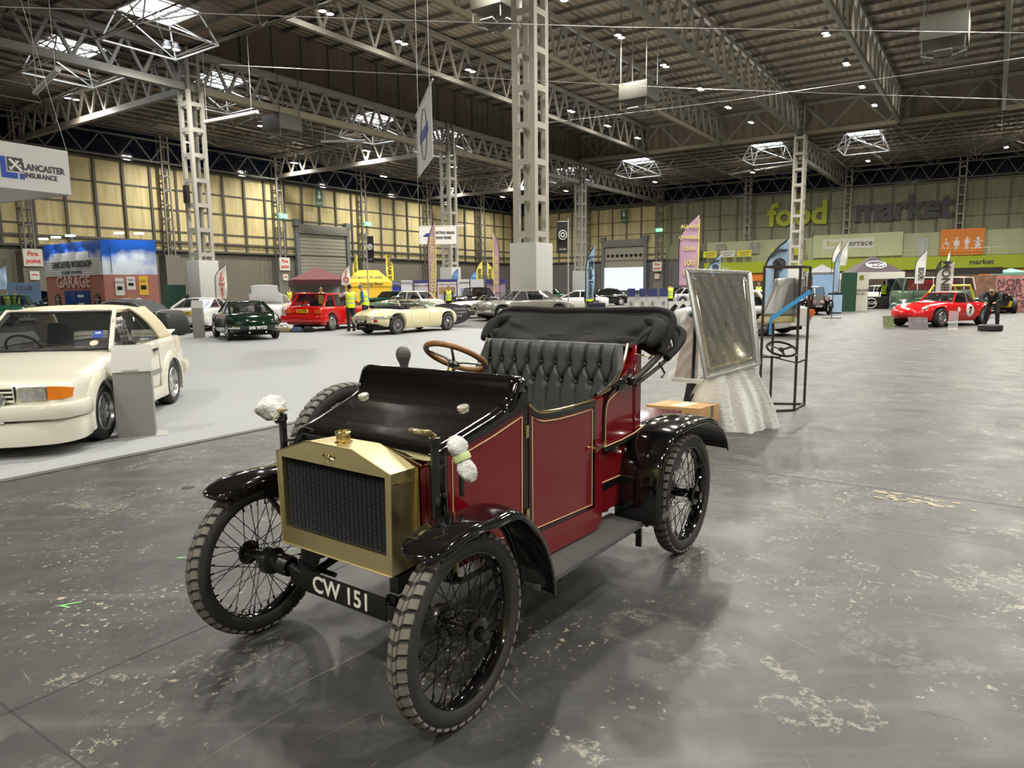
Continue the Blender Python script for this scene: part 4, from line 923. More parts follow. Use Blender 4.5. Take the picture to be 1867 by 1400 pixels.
def car_wheel(parent, x, y, R, w, style, side):
    key = (round(R, 3), round(w, 3), style)
    if key not in WM:
        rr = {'alloy': .70, 'wire': .64, 'steel': .64, 'race': .66, 'disc': .66}[style] * R
        t = MB(); t.lathe([(rr, -w / 2 + .01), (rr + .02, -w / 2), (R - .03, -w / 2), (R - .006, -w / 2 + .02), (R, -w * .3), (R, w * .3), (R - .006, w / 2 - .02), (R - .03, w / 2), (rr + .02, w / 2), (rr, w / 2 - .01)], (0, 0, 0), (0, 1, 0), 40, closed=True)
        tm = t.build('tyre', crubber, None, smooth=35); r = MB()
        r.lathe([(rr + .003, w / 2 - .012), (rr - .012, w / 2 - .002), (rr - .02, w / 2 - .02), (rr - .035, 0), (rr - .035, -w / 2 + .02)], (0, 0, 0), (0, 1, 0), 40)
        if style == 'alloy':
            r.lathe([(0, w / 2 - .03), (.055, w / 2 - .03), (.075, w / 2 - .045), (.075, -.02)], (0, 0, 0), (0, 1, 0), 24)
            for k in range(7):
                a = 2 * PI * k / 7; d = .16
                r.prism([(.06 * cos(a - .55), .06 * sin(a - .55)), ((rr - .02) * cos(a - .20), (rr - .02) * sin(a - .20)), ((rr - .02) * cos(a + .20), (rr - .02) * sin(a + .20)), (.06 * cos(a + .55), .06 * sin(a + .55))], w / 2 - .065, w / 2 - .035, lambda p, q, t_: (p, t_, q))
            r.lathe([(rr - .03, -.03), (0, -.03)], (0, 0, 0), (0, 1, 0), 24)
        elif style == 'wire':
            for k in range(28): a = 2 * PI * k / 28; r.tube([(.045 * cos(a + 1), w / 2 - .02, .045 * sin(a + 1)), ((rr - .02) * cos(a), 0, (rr - .02) * sin(a))], .0035, 4); r.tube([(.045 * cos(a - 1), -.02, .045 * sin(a - 1)), ((rr - .02) * cos(a), w / 4, (rr - .02) * sin(a))], .0035, 4)
            r.lathe([(.05, -.05), (.05, w / 2 - .01), (.03, w / 2 + .02), (0, w / 2 + .02)], (0, 0, 0), (0, 1, 0), 16); r.box(-.06, .06, w / 2, w / 2 + .018, -.012, .012)
        elif style == 'race':
            r.lathe([(rr - .04, .0), (.10, .02), (.08, w / 2 - .06), (0, w / 2 - .06)], (0, 0, 0), (0, 1, 0), 24)
            for k in range(8): a = 2 * PI * k / 8; r.beam((.08 * cos(a), w / 2 - .07, .08 * sin(a)), ((rr - .03) * cos(a), w / 2 - .05, (rr - .03) * sin(a)), .03, .02)
        else: r.lathe([(rr - .03, w / 2 - .05), (rr * .62, w / 2 - .015), (rr * .56, w / 2 - .03), (rr * .2, w / 2 - .012), (0, w / 2 - .01)], (0, 0, 0), (0, 1, 0), 28)
        rm = r.build('wheel', {'alloy': alloy, 'wire': chrome, 'steel': alloy, 'race': alloy, 'disc': chrome}[style], None, smooth=35)
        WM[key] = (rm.data, tm.data); bpy.data.objects.remove(rm); bpy.data.objects.remove(tm)
    rd, td = WM[key]
    o = bpy.data.objects.new('wheel', rd); COL.objects.link(o); o.parent = parent; o.location = (x, y, R); o.rotation_euler = (0, 0, 0 if side > 0 else PI)
    t = bpy.data.objects.new('tyre', td); COL.objects.link(t); t.parent = o
    return o
def cinterp(st, x):
    for i in range(len(st) - 1):
        if st[i][0] >= x >= st[i + 1][0]:
            p0 = st[max(i - 1, 0)]; p1 = st[i]; p2 = st[i + 1]; p3 = st[min(i + 2, len(st) - 1)]; t = (p1[0] - x) / (p1[0] - p2[0])
            out_ = []
            for k in range(1, 5):
                m1 = (p2[k] - p0[k]) / max(1e-6, p0[0] - p2[0]) * (p1[0] - p2[0]); m2 = (p3[k] - p1[k]) / max(1e-6, p1[0] - p3[0]) * (p1[0] - p2[0])
                h = t * t * (3 - 2 * t); 
                out_.append((2 * t ** 3 - 3 * t * t + 1) * p1[k] + (t ** 3 - 2 * t * t + t) * m1 + (-2 * t ** 3 + 3 * t * t) * p2[k] + (t ** 3 - t * t) * m2)
            return out_
    return list(st[0][1:5]) if x > st[0][0] else list(st[-1][1:5])
def section(st, x, soft, arches, Ra):
    hw, zb, zs, zt = cinterp(st, x); zbb = zb
    for ax, R in arches:
        if abs(x - ax) < Ra: zbb = max(zbb, R + math.sqrt(Ra * Ra - (x - ax) ** 2) * .98)
    zbb = min(zbb, zs - .05); H = zs - zbb; c = zt - zs
    bul = soft
    return [(0, zbb), (hw * .70, zbb), (hw * (.93 - .04 * bul), zbb + .004), (hw * (.965 - .02 * bul), zbb + H * .12), (hw, zbb + H * .45), (hw * (.99 - .01 * bul), zbb + H * .72), (hw * (.972 - .05 * bul), zs - H * .06 - .01), (hw * (.94 - .08 * bul), zs + c * .12), (hw * (.80 - .06 * bul), zs + c * .5), (hw * .45, zs + c * .88), (0, zt)]
def side_y(st, x, z, soft=0):
    s_ = section(st, x, soft, (), 0)
    for (y0, z0), (y1, z1) in zip(s_[2:], s_[3:]):
        if z0 <= z <= z1 and z1 > z0: return y0 + (y1 - y0) * (z - z0) / (z1 - z0)
    return s_[4][0]
def make_car(label, loc, yaw, st, wb, col, gh=None, R=.30, tw=.185, style='steel', soft=0.0, track=None, Ra=None, name='car', cat='car', roofcol=None, front='square', plate=None, glass=None, group=None, open_top=False, seams=(), bumper='chrome', lamps=True, scale=1.0, fulldetail=True):
    t = thing(name, label, cat, loc, yaw, group)
    if scale != 1: t.scale = (scale,) * 3
    P = CP[col]; Ra = Ra or R + .055; ar = ((wb / 2, R), (-wb / 2, R)); n = 84; x0, x1 = st[0][0], st[-1][0]
    xs = sorted(set([x0 + (x1 - x0) * i / n for i in range(n + 1)] + [a + s * Ra * q for a in (wb / 2, -wb / 2) for s in (-1, 1) for q in (1.0, .995, .96)]), reverse=True)
    xs = [x for x in xs if x1 <= x <= x0]
    rings = []
    for x in xs:
        h = section(st, x, soft, ar, Ra); rings.append([(x, y, z) for y, z in h] + [(x, -y, z) for y, z in h[-2:0:-1]])
    mb = MB(); mb.loft(rings); mb.build('body', P, t, smooth=50)
    hw = max(s[1] for s in st); tr = (track or (hw * 2 - tw - .03)) / 2
    mb = MB(); mb.box(x1 + .25, x0 - .3, -hw * .62, hw * .62, .16, .5); mb.build('underbody', under, t)
    for sx in (1, -1):
        for sy in (1, -1): car_wheel(t, sx * wb / 2, sy * tr, R, tw, style, sy)
    if gh:
        xc, xf, xr, xb, zb, zr, hb, hr = gh[:8]; G_ = glass or gls
        A = lambda s: Vector((xc, s * hb, zb)); B = lambda s: Vector((xf, s * hr, zr)); C_ = lambda s: Vector((xr, s * hr, zr)); D = lambda s: Vector((xb, s * hb * .97, zb + .0))
        def quad(p, q, r, s_, bul=0.0, ax=Vector((1, 0, 0)), n_=8):
            m_ = MB(); m_.grid(lambda a, b: tuple(((p * (1 - a) + q * a) * (1 - b) + (s_ * (1 - a) + r * a) * b) + ax * bul * (1 - (2 * a - 1) ** 2)), n_, 4); return m_
        if xc != xf or 1: quad(A(1), A(-1), B(-1), B(1), .07).build('windscreen', G_, t, smooth=60)
        m_ = MB()
        for s in (1, -1): m_.beam(A(s), B(s), .045, .05)
        m_.tube([B(1) + Vector((-.01, 0, 0)), B(0) + Vector((.055, 0, .0)), B(-1) + Vector((-.01, 0, 0))], .02, 6); m_.build('windscreen_frame', chrome if open_top else P, t)
        if not open_top:
            quad(D(-1), D(1), C_(1), C_(-1), .06, Vector((-1, 0, 0))).build('rear_window', G_, t, smooth=60)
            for s in (1, -1): quad(A(s), D(s), C_(s), B(s), .03, Vector((0, s, 0))).build('side_window', G_, t, smooth=60)
            rc = roofcol or P
            m_ = MB()
            def rf(a, b):
                y = (2 * b - 1); x = xf + (xr - xf) * a; e = 1 - abs(y) ** 4; k = .055 * (1 - (2 * a - 1) ** 4 * .8) * e + .0
                return (x + (.05 * (1 - y * y) * (1 if a < .5 else -1) * abs(2 * a - 1)), y * (hr + .012), zr - .008 + k)
            m_.grid(rf, 14, 14); m_.build('roof', rc, t, smooth=70, thick=.02)
            for s in (1, -1):
                m_ = MB(); m_.beam(D(s), C_(s), .07, .06); m_.beam(C_(s) + Vector((0, 0, -.01)), B(s) + Vector((0, 0, -.01)), .045, .04)
                for pf in gh[8:]:
                    xm = xc + (xb - xc) * pf; lo = A(s).lerp(D(s), pf); k = (xm - xf) / (xr - xf); hi = B(s).lerp(C_(s), max(0, min(1, k))); hi.y += s * .025; lo.y += s * .025; m_.beam(lo, hi, .05, .035)
                m_.build('pillar_frame', rc, t)
        m_ = MB()
        for s in (1, -1):
            xs_ = (xc + xb) / 2 + .15; m_.box(xs_ - .25, xs_ + .28, s * hb * .5 - .22, s * hb * .5 + .22, .35, .55); m_.beam((xs_ - .28, s * hb * .5, .5), (xs_ - .42, s * hb * .5, zb + (.22 if not open_top else .08)), .44, .12, (0, 1, 0))
        m_.box(xc - .25, xc, -hb * .85, hb * .85, zb - .15, zb - .02)
        m_.tube([ringpt((xc - .32, -hb * .48, zb + .02), (-.8, 0, .55), .18, 2 * PI * k / 20) for k in range(20)], .014, 6, closed=True)
        m_.build('seats', inter, t, bevel=0)
        if open_top:
            m_ = MB(); m_.box(xb, xc - .02, -hb * .88, hb * .88, zb - .03, zb + .006); m_.build('cockpit_trim', inter, t)
    for k, (x, z0, z1) in enumerate(seams):
        for s in (1, -1):
            m_ = MB(); m_.tube([(x, s * (side_y(st, x, z0 + (z1 - z0) * i / 8, soft) + .0005), z0 + (z1 - z0) * i / 8) for i in range(9)], .004, 4); m_.build('door_seam', under, t)
    return t
def plate_on(t, s, x, z, m, tm, w=.52, h=.11, rear=True, y=0.0, th=.012):
    """number plate on the front or back face of a car"""
    sg = -1 if rear else 1
    o = MB().box(min(x, x + sg * th), max(x, x + sg * th), y - w / 2, y + w / 2, z - h / 2, z + h / 2).build('number_plate', m, t, bevel=.002)
    if s: text(s, h * .92, tm, o, (x + sg * (th + .001), y, z), (0, sg, 0), (0, 0, 1), 'plate_letters', ext=.001, bold=.003, xs=.92)
    return o
def at_wheels(pf, pr, side, ty):
    """origin and heading from the floor contacts of the front and rear wheel of one side"""
    a = G(*pf); b = G(*pr); d = (a - b); yaw = math.atan2(d.y, d.x); l = Vector((-sin(yaw), cos(yaw), 0))
    return (a + b) / 2 - l * side * ty, yaw
def lampdisc(t, name, c, ax, r, m, ring=chrome, d=.03):
    o = MB().lathe([(0, d * .6), (r * .6, d * .45), (r * .95, 0), (r, -.01), (r * .95, -.08)], c, ax, 20).build(name, m, t)
    if ring: MB().tube([ringpt(c, ax, r, 2 * PI * k / 24) for k in range(24)], r * .12, 6, closed=True).build('lamp_rim', ring, o)
    return o
def bar(t, name, pts, r, m, sq=None): return MB().tube(pts, r, 8).build(name, m, t)
def sweep_box(t, name, pts, w, h, m, bevel=.01):
    mb = MB(); pts = smoothp(pts, len(pts) * 4); rings = []
    for i, p in enumerate(pts):
        d = (pts[min(i + 1, len(pts) - 1)] - pts[max(i - 1, 0)]).normalized(); sd = Vector((d.y, -d.x, 0)).normalized(); sd = sd if sd.dot(p) > 0 else -sd
        rings.append([p + sd * w * x_ + Vector((0, 0, h * z_)) for x_, z_ in ((.0, -.5), (.40, -.46), (.50, -.30), (.53, .0), (.50, .26), (.38, .44), (.0, .5), (-.5, .5), (-.5, -.5))])
    mb.loft(rings); return mb.build(name, m, t, smooth=50)

# ---- 1 cream convertible with the fabric roof up (nearest of the modern cars)
ES = [(1.99, .66, .30, .48, .50), (1.97, .70, .25, .60, .66), (1.93, .75, .20, .665, .70), (1.86, .785, .18, .69, .725), (1.5, .80, .18, .735, .785), (1.1, .805, .18, .79, .85), (.72, .805, .18, .85, .905), (.35, .80, .18, .88, .925), (-.4, .80, .18, .90, .92), (-1.1, .80, .18, .915, .935), (-1.6, .79, .20, .915, .94), (-1.9, .77, .26, .90, .935), (-1.99, .74, .32, .86, .92), (-2.0, .72, .36, .80, .86)]
loc, yaw = at_wheels((197, 799), (313, 737), 1, .78)
ESC = make_car('cream convertible with its fabric roof up, amber indicator and five-spoke alloy wheels, at left', loc, yaw, ES, 2.40, 'cream', (.62, .05, -.92, -1.50, .905, 1.335, .70, .57), R=.295, tw=.20, style='alloy', Ra=.345, track=1.44, roofcol=mat('cream_fabric', (.62, .54, .38), .85, bump=.15, bscale=300), seams=((.40, .30, .86), (-.72, .30, .89)), glass=gls)
cr = CP['cream']; fab = MC['cream_fabric']
for s in (1, -1):
    # fabric quarter behind the side window, flared arch, sill skirt
    m_ = MB()
    def fq(a, b2, s=s):
        tp = (-.30 - .64 * a, 1.345 - .01 * a); md = (-.62 - .52 * a ** .8, 1.20 - .02 * a); lo = (-1.02 - .54 * a, .905)
        c = [(tp[i] * (1 - b2) ** 2 + 2 * (md[i] + (.02 if i else 0)) * b2 * (1 - b2) + lo[i] * b2 * b2) for i in (0, 1)]; return (c[0], s * (.60 + .125 * b2 + .02 * sin(b2 * PI)), c[1])
    m_.grid(fq, 10, 12); m_.build('roof_quarter', fab, ESC, smooth=70, thick=.02)
    for ax in (1.2, -1.2):
        m_ = MB(); rings = []
        for k in range(25):
            a = PI * (-.10 + 1.20 * k / 24); c, q = cos(a), sin(a); r0 = .345
            rings.append([(ax + (r0 + .01) * c, s * .795, .295 + (r0 + .01) * q), (ax + (r0 + .0) * c, s * .838, .295 + (r0 + .0) * q), (ax + (r0 + .035) * c, s * .842, .295 + (r0 + .035) * q), (ax + (r0 + .11) * c, s * .80, .295 + (r0 + .11) * q), (ax + (r0 + .11) * c, s * .78, .295 + (r0 + .11) * q)])
        m_.loft(rings, closed=True); m_.build('wheel_arch', cr, ESC, smooth=60)
    m_ = MB(); m_.prism([(.80, .17), (-.80, .17), (-.80, .32), (.80, .32)], s * .79, s * .835, lambda p, q, t_: (p, t_, q)); m_.build('side_skirt', cr, ESC, bevel=.012)
    MB().tube([(.80, s * .807, .50), (.42, s * .812, .505)], .022, 6).build('side_strip', inter, ESC); MB().box(-.75, .40, s * .800 - .004, s * .800 + .008, .49, .55).build('side_moulding', mat('moulding_grey', (.25, .25, .235), .5), ESC)
    m_ = MB(); m_.box(.42, .53, s * .86 - .07, s * .86 + .05, .90, 1.0); m_.build('door_mirror', inter, ESC, bevel=.02)
    MB().box(-.66, -.50, s * .805 - .01, s * .805 + .008, .79, .82).build('door_handle', inter, ESC)
    m_ = MB(); m_.box(1.955, 1.995, s * .36 if s > 0 else -.60, .60 if s > 0 else -.36, .545, .675); m_.build('headlamp', clear, ESC, bevel=.008)
    m_ = MB(); m_.loft([[(1.985, s * .605, .548), (1.985, s * .605, .675), (1.93, s * .605, .675), (1.93, s * .605, .548)], [(1.965, s * .72, .552), (1.955, s * .72, .668), (1.90, s * .72, .665), (1.90, s * .72, .552)], [(1.88, s * .775, .56), (1.86, s * .775, .645), (1.80, s * .77, .645), (1.80, s * .77, .56)]]); m_.build('indicator', amber, ESC, smooth=30)
    lampdisc(ESC, 'spot_lamp', (2.06, s * .19, .565), (1, 0, 0), .075, clear, chrome)
    m_ = MB(); m_.box(2.0, 2.075, s * .27 if s > 0 else -.345, .345 if s > 0 else -.27, .36, .50); m_.build('over_rider', inter, ESC, bevel=.01)
m_ = MB(); wsx = lambda k, y: Vector((.62 - .57 * k + .072 * (1 - (y / .65) ** 2) + .006, y, .905 + .43 * k))
m_.tube([wsx(.03, y) for y in (-.66, -.4, 0, .4, .66)] + [wsx(.95, .56), wsx(.96, .3), wsx(.96, 0), wsx(.96, -.3), wsx(.95, -.56)], .016, 6, closed=True); m_.build('screen_seal', inter, ESC)
m_ = MB(); m_.tube([(.33, -.33, 1.24), (.33, -.16, 1.24)], .03, 6); m_.tube([(.36, -.245, 1.24), (.28, -.245, 1.31)], .008, 5); m_.build('mirror', inter, ESC)
m_ = MB(); m_.box(1.96, 1.99, -.33, .33, .535, .68)
m_.build('grille', inter, ESC)
m_ = MB(); m_.tube([(2.0, -.32, .672), (2.0, .32, .672), (1.995, .325, .545), (2.0, -.325, .545)], .014, 6, closed=True); m_.tube([(2.0, -.32, .63), (2.0, .32, .63)], .012, 6); m_.tube([(2.0, -.32, .59), (2.0, .32, .59)], .012, 6); m_.build('grille_bars', cr, ESC)
sweep_box(ESC, 'front_bumper', [(1.60, .80, .44), (1.72, .808, .44), (1.85, .78, .44), (1.985, .68, .44), (2.04, .4, .44), (2.055, 0, .44), (2.04, -.4, .44), (1.985, -.68, .44), (1.85, -.78, .44), (1.72, -.808, .44), (1.60, -.80, .44)], .10, .15, cr)
sweep_box(ESC, 'air_dam', [(1.60, .79, .26), (1.80, .79, .25), (1.95, .68, .24), (2.03, .4, .235), (2.045, 0, .235), (2.03, -.4, .235), (1.95, -.68, .24), (1.80, -.79, .25), (1.60, -.79, .26)], .08, .24, cr)
sweep_box(ESC, 'rear_bumper', [(-1.6, .82, .47), (-1.95, .78, .47), (-2.08, .6, .47), (-2.09, -.6, .47), (-1.95, -.78, .47), (-1.6, -.82, .47)], .12, .17, cr)
plate_on(ESC, 'C 417 UJB', 2.075, .405, wpl, blacktxt, .52, .112, rear=False)
m_ = MB(); m_.grid(lambda a, b: (-1.78 - .20 * a, (2 * b - 1) * .66, .945 + .035 * a + .012 * sin(PI * a)), 6, 16); m_.build('boot_spoiler', cr, ESC, thick=.03)
m_ = MB(); m_.tube([(.70, -.15, .925), (.45, .20, .985), (.33, .50, 1.03)], .008, 6); m_.tube([(.70, -.60, .92), (.50, -.30, .98), (.40, .02, 1.02)], .008, 6); m_.build('wiper', inter, ESC)
m_ = MB(); m_.tube([(.37, .56, 1.155), (.37, .56, 1.155)], .001, 4) if 0 else None
stk = MB(); fr_ = lambda k, y: Vector((.62 - .57 * k + .075 * (1 - (y / .65) ** 2) + .004, y, .905 + .43 * k))
stk.add([fr_(.30, .46), fr_(.30, .56), fr_(.48, .55), fr_(.48, .455)], [(0, 1, 2, 3)]); stk.build('blue_sticker', mat('sticker_blue', (.03, .07, .35), .4), ESC, smooth=0)
text('XR', .05, whitetxt, ESC, fr_(.42, .505) + Vector((.006, 0, 0)), (0, 1, 0), (-.57, 0, .43), 'sticker_letters', ext=.0005, bold=.001)
stk = MB(); stk.lathe([(0, 0), (.045, 0)], fr_(.18, .505) + Vector((.006, 0, .0)), (.43, 0, .57), 18); stk.build('round_sticker', mat('sticker_cream', (.75, .55, .42), .5), ESC)
# the framed cuttings leaning inside the side window
m_ = MB(); m_.prism([(.22, .94), (-.10, .94), (-.02 + .12, 1.26), (.40, 1.24)], .655, .660, lambda p, q, t_: (p - .1, t_ - .10 * (q - .94), q)); o_ = m_.build('paper_sheet', mat('newsprint', (.66, .60, .54), .7, noise=.5, nscale=16), ESC)
m_ = MB()
for i in range(3):
    for j in range(4): m_.box(-.05 + i * .10 - .0, .02 + i * .10, .662 - .03 * j * .2, .664 - .006 * j, .97 + j * .068, 1.015 + j * .068)
m_.build('paper_pictures', mat('newsprint_dark', (.12, .11, .12), .7), o_)

# ---- 2 dark green coupe seen from behind
GT = [(1.85, .35, .34, .50, .54), (1.75, .62, .26, .60, .66), (1.4, .76, .20, .68, .76), (.9, .80, .18, .74, .82), (.3, .79, .18, .80, .86), (-.3, .79, .18, .82, .86), (-.9, .80, .18, .83, .88), (-1.3, .80, .20, .80, .87), (-1.6, .74, .26, .72, .80), (-1.78, .64, .32, .64, .72), (-1.86, .50, .38, .56, .64)]
loc, yaw = at_wheels((393, 614.6), (418, 622), 1, .76)
loc = (G(418, 621) + G(503, 617)) / 2; rr_ = G(503, 617) - G(418, 621); yaw = math.atan2(rr_.y, rr_.x) + PI / 2
fw = Vector((cos(yaw), sin(yaw), 0)); loc = loc + fw * 1.09
GC = make_car('dark green coupe seen from behind, white raised bonnet showing above its roof', loc, yaw, GT, 2.18, 'brg', (.55, .12, -.38, -1.12, .84, 1.17, .68, .52, .55), R=.305, tw=.17, style='wire', soft=.6, glass=gls)
for s in (1, -1):
    lampdisc(GC, 'tail_lamp', (-1.70, s * .60, .64), (-1, s * .35, .15), .045, redl); lampdisc(GC, 'rear_indicator', (-1.76, s * .58, .53), (-1, s * .35, 0), .04, amber)
    sweep_box(GC, 'rear_bumper', [(-1.50, s * .80, .42), (-1.72, s * .73, .42), (-1.88, s * .52, .42)], .05, .09, chrome)
    MB().tube([(-1.84, s * .25, .26), (-1.5, s * .25, .26)], .03, 8).build('tail_pipe', chrome, GC)
text('240 WTD', .13, whitetxt, GC, (-1.885, 0, .40), (0, -1, 0), (0, 0, 1), 'plate_letters', ext=.004, bold=.005)
MB().tube([(-.40, .5, 1.19), (-.40, 0, 1.225), (-.40, -.5, 1.19)], .012, 6).build('roof_trim', chrome, GC)

# ---- 3 red hatchback seen from behind
HB = [(1.90, .66, .30, .55, .60), (1.86, .76, .22, .68, .73), (1.5, .82, .20, .76, .82), (.9, .83, .20, .84, .90), (.5, .83, .20, .87, .93), (-.5, .83, .20, .89, .92), (-1.3, .83, .20, .90, .93), (-1.7, .82, .22, .90, .94), (-1.88, .80, .26, .86, .93), (-1.95, .78, .30, .72, .82), (-1.96, .76, .34, .62, .7)]
rl, rrt = G(524, 601), G(607, 603); d_ = rrt - rl; yaw = math.atan2(d_.y, d_.x) + PI / 2 + .14; fw = Vector((cos(yaw), sin(yaw), 0)); loc = rrt + Vector((-sin(yaw), cos(yaw), 0)) * .80 + fw * 1.24
HC = make_car('bright red boxy hatchback with yellow rear plate seen from behind', loc, yaw, HB, 2.48, 'red', (.85, .30, -1.25, -1.72, .90, 1.36, .75, .60, .36, .70), R=.31, tw=.205, style='race', Ra=.36, glass=gls, seams=((.45, .35, .86), (-.35, .35, .88)))
for s in (1, -1):
    MB().box(-1.985, -1.93, s * .54 if s > 0 else -.79, .79 if s > 0 else -.54, .66, .82).build('tail_lamp', mat('amber_red', (.60, .12, .02), .2), HC, bevel=.01)
    MB().prism([(1.62, 0), (.9, 0), (.9, .1), (1.5, .1)], s * .8, s * .86, lambda p, q, t_: (p - .02, t_, .60 + q)).build('arch_flare', CP['red'], HC, bevel=.01)
sweep_box(HC, 'rear_bumper', [(-1.62, .85, .48), (-1.92, .84, .48), (-2.06, .74, .48), (-2.07, -.74, .48), (-1.92, -.84, .48), (-1.62, -.85, .48)], .12, .26, CP['red'])
plate_on(HC, '812 PEP', -1.965, .76, ypl, blacktxt, .52, .13)
m_ = MB(); m_.grid(lambda a, b: (-1.20 - .30 * a, (2 * b - 1) * .62, 1.38 + .015 * a), 5, 12); m_.build('roof_spoiler', mat('dark_red', (.28, .006, .01), .3), HC, thick=.035)

# ---- 4 primrose roadster with the roof down
ET = [(2.22, .12, .46, .50, .52), (2.18, .34, .38, .54, .60), (2.05, .56, .30, .60, .70), (1.8, .70, .24, .68, .80), (1.45, .79, .20, .745, .86), (1.0, .82, .18, .77, .885), (.4, .83, .18, .80, .90), (0, .82, .18, .81, .885), (-.5, .82, .18, .81, .84), (-.9, .83, .18, .82, .85), (-1.3, .83, .20, .81, .875), (-1.7, .78, .27, .74, .85), (-2.0, .68, .36, .66, .77), (-2.2, .50, .42, .60, .68), (-2.26, .36, .46, .56, .62)]
loc, yaw = at_wheels((813, 602.5), (728, 609.6), -1, .74)
EC = make_car('pale primrose open roadster with wire wheels on the grey carpet', loc, yaw, ET, 2.60, 'primrose', (.30, .02, -.5, -.78, .83, 1.14, .62, .52), R=.325, tw=.185, style='wire', soft=.75, open_top=True, track=1.42, seams=((.28, .34, .80), (-.66, .34, .80)))
bar(EC, 'rear_bumper', [(-1.55, -.80, .60), (-1.85, -.76, .60), (-2.12, -.62, .59), (-2.24, -.42, .58)], .028, chrome); bar(EC, 'rear_bumper', [(-1.55, .80, .60), (-1.85, .76, .60), (-2.12, .62, .59), (-2.24, .42, .58)], .028, chrome)
for s in (1, -1):
    MB().box(-2.17, -2.04, s * .36 if s > 0 else -.62, .62 if s > 0 else -.36, .44, .53).build('tail_lamp', redl, EC, bevel=.015); bar(EC, 'tail_pipe', [(-1.9, s * .06, .27), (-2.30, s * .06, .29)], .025, chrome); bar(EC, 'over_rider', [(-2.27, s * .22, .50), (-2.27, s * .22, .66)], .025, chrome)
plate_on(EC, 'OOV 878', -2.262, .47, bpl, whitetxt, .56, .10)
MB().tube([(-.80, .6, .86), (-.92, .55, .90), (-.98, 0, .92), (-.92, -.55, .90), (-.80, -.6, .86)], .06, 8).build('folded_roof', mat('navy_cloth', (.01, .012, .03), .8), EC, smooth=60)
MB().tube([(.25, -.80, .845), (-.7, -.80, .835)], .012, 6).build('door_trim', chrome, EC)
for s in (1, -1): MB().box(-.50, -.40, s * .33 - .13, s * .33 + .13, .85, 1.03).build('headrest', MC['black_leather'], EC, bevel=.04)

# ---- 5 grey saloon behind the folded hood
JG = [(2.50, .62, .42, .62, .66), (2.45, .74, .34, .74, .80), (2.2, .88, .26, .80, .90), (1.6, .94, .22, .84, .96), (.9, .95, .20, .88, .98), (.2, .95, .20, .92, .98), (-.8, .95, .20, .94, .98), (-1.5, .94, .22, .92, .99), (-2.0, .88, .28, .84, .93), (-2.4, .78, .36, .74, .82), (-2.6, .62, .42, .62, .70)]
a_, b_ = G(888, 584), G(913, 584.5)
d_ = b_ - a_; yaw = math.atan2(-d_.x, d_.y) + .30; yaw = rad(205)
l_ = Vector((-sin(yaw), cos(yaw), 0)); fw = Vector((cos(yaw), sin(yaw), 0)); loc = G(915, 584.5) - l_ * .80 - fw * 1.52
JC = make_car('large metallic grey saloon behind the folded black hood', loc, yaw, JG, 3.05, 'grey', (.95, .45, -.95, -1.75, .95, 1.37, .82, .62, .30, .62), R=.34, tw=.19, style='disc', soft=.45, glass=gls, seams=((.95, .35, .9), (-.15, .35, .9)), track=1.60)
for s in (1, -1):
    lampdisc(JC, 'headlamp', (2.42, s * .62, .66), (1, 0, 0), .085, clear); lampdisc(JC, 'headlamp', (2.47, s * .42, .64), (1, 0, 0), .07, clear); bar(JC, 'window_trim', [(.95, s * .83, .955), (-1.7, s * .81, .955)], .012, chrome)
MB().box(2.45, 2.56, -.26, .26, .48, .80).build('grille', chrome, JC, bevel=.03)
sweep_box(JC, 'front_bumper', [(2.0, .96, .44), (2.4, .88, .44), (2.62, .6, .44), (2.66, 0, .44), (2.62, -.6, .44), (2.4, -.88, .44), (2.0, -.96, .44)], .07, .14, chrome)
plate_on(JC, '', 2.70, .33, bpl, whitetxt, .5, .11, rear=False)

# ---- 6 red racing roadster, number 7
loc, yaw = at_wheels((1717, 596), (1788, 592), 1, .80)
a_, b_ = G(1717, 596), G(1640, 595); 
RC = make_car('red racing coupe with white number roundels and grey hardtop, at right', loc, yaw, ET, 2.52, 'red', (.34, -.02, -.62, -.98, .83, 1.19, .64, .50, .62), R=.325, tw=.26, style='race', soft=.75, track=1.48, Ra=.37, roofcol=hardg, glass=gls, seams=((.32, .34, .80), (-.68, .34, .80)))
MB().ball((2.10, 0, .455), .1, 10, (.9, 3.4, .85)).build('air_intake', under, RC)
for s in (1, -1):
    m_ = MB(); m_.ball((1.80, s * .58, .655), .1, 10, (1.7, .85, .55)); m_.build('headlamp', clear, RC)
    m_ = MB(); rings = []
    for k in range(21): a = PI * k / 20; rings.append([(-1.26 + .37 * cos(a), s * .80, .325 + .37 * sin(a)), (-1.26 + .375 * cos(a), s * .875, .325 + .375 * sin(a)), (-1.26 + .50 * cos(a), s * .80, .325 + .47 * sin(a))])
    m_.loft(rings); m_.build('arch_flare', CP['red'], RC, smooth=60)
def decal(t, st, c, r, m, soft, s, up=None, n=28, off=.006):
    mb = MB()
    def f(a, b):
        x = c[0] + r * a * cos(2 * PI * b); z = c[1] + r * a * sin(2 * PI * b); return (x, s * (side_y(st, x, z, soft) + off), z)
    mb.grid(f, 8, n); return mb.build('number_roundel', m, t, smooth=60)
wr = mat('roundel_white', (.80, .80, .78), .4)
o_ = decal(RC, ET, (-.42, .56), .235, wr, .75, 1)
text('7', .32, blacktxt, o_, (-.42, side_y(ET, -.42, .56, .75) + .02, .555), (-1, 0, 0), (0, 0, 1), 'number', ext=.006, bold=.01)
decal(RC, ET, (.25, .60), .085, wr, .75, 1)
def topz(st, x, y, soft):
    h = section(st, x, soft, (), 0)
    for (y0, z0), (y1, z1) in zip(h[5:], h[6:]):
        if y1 <= abs(y) <= y0 and y0 > y1: return z0 + (z1 - z0) * (y0 - abs(y)) / (y0 - y1)
    return h[-1][1]
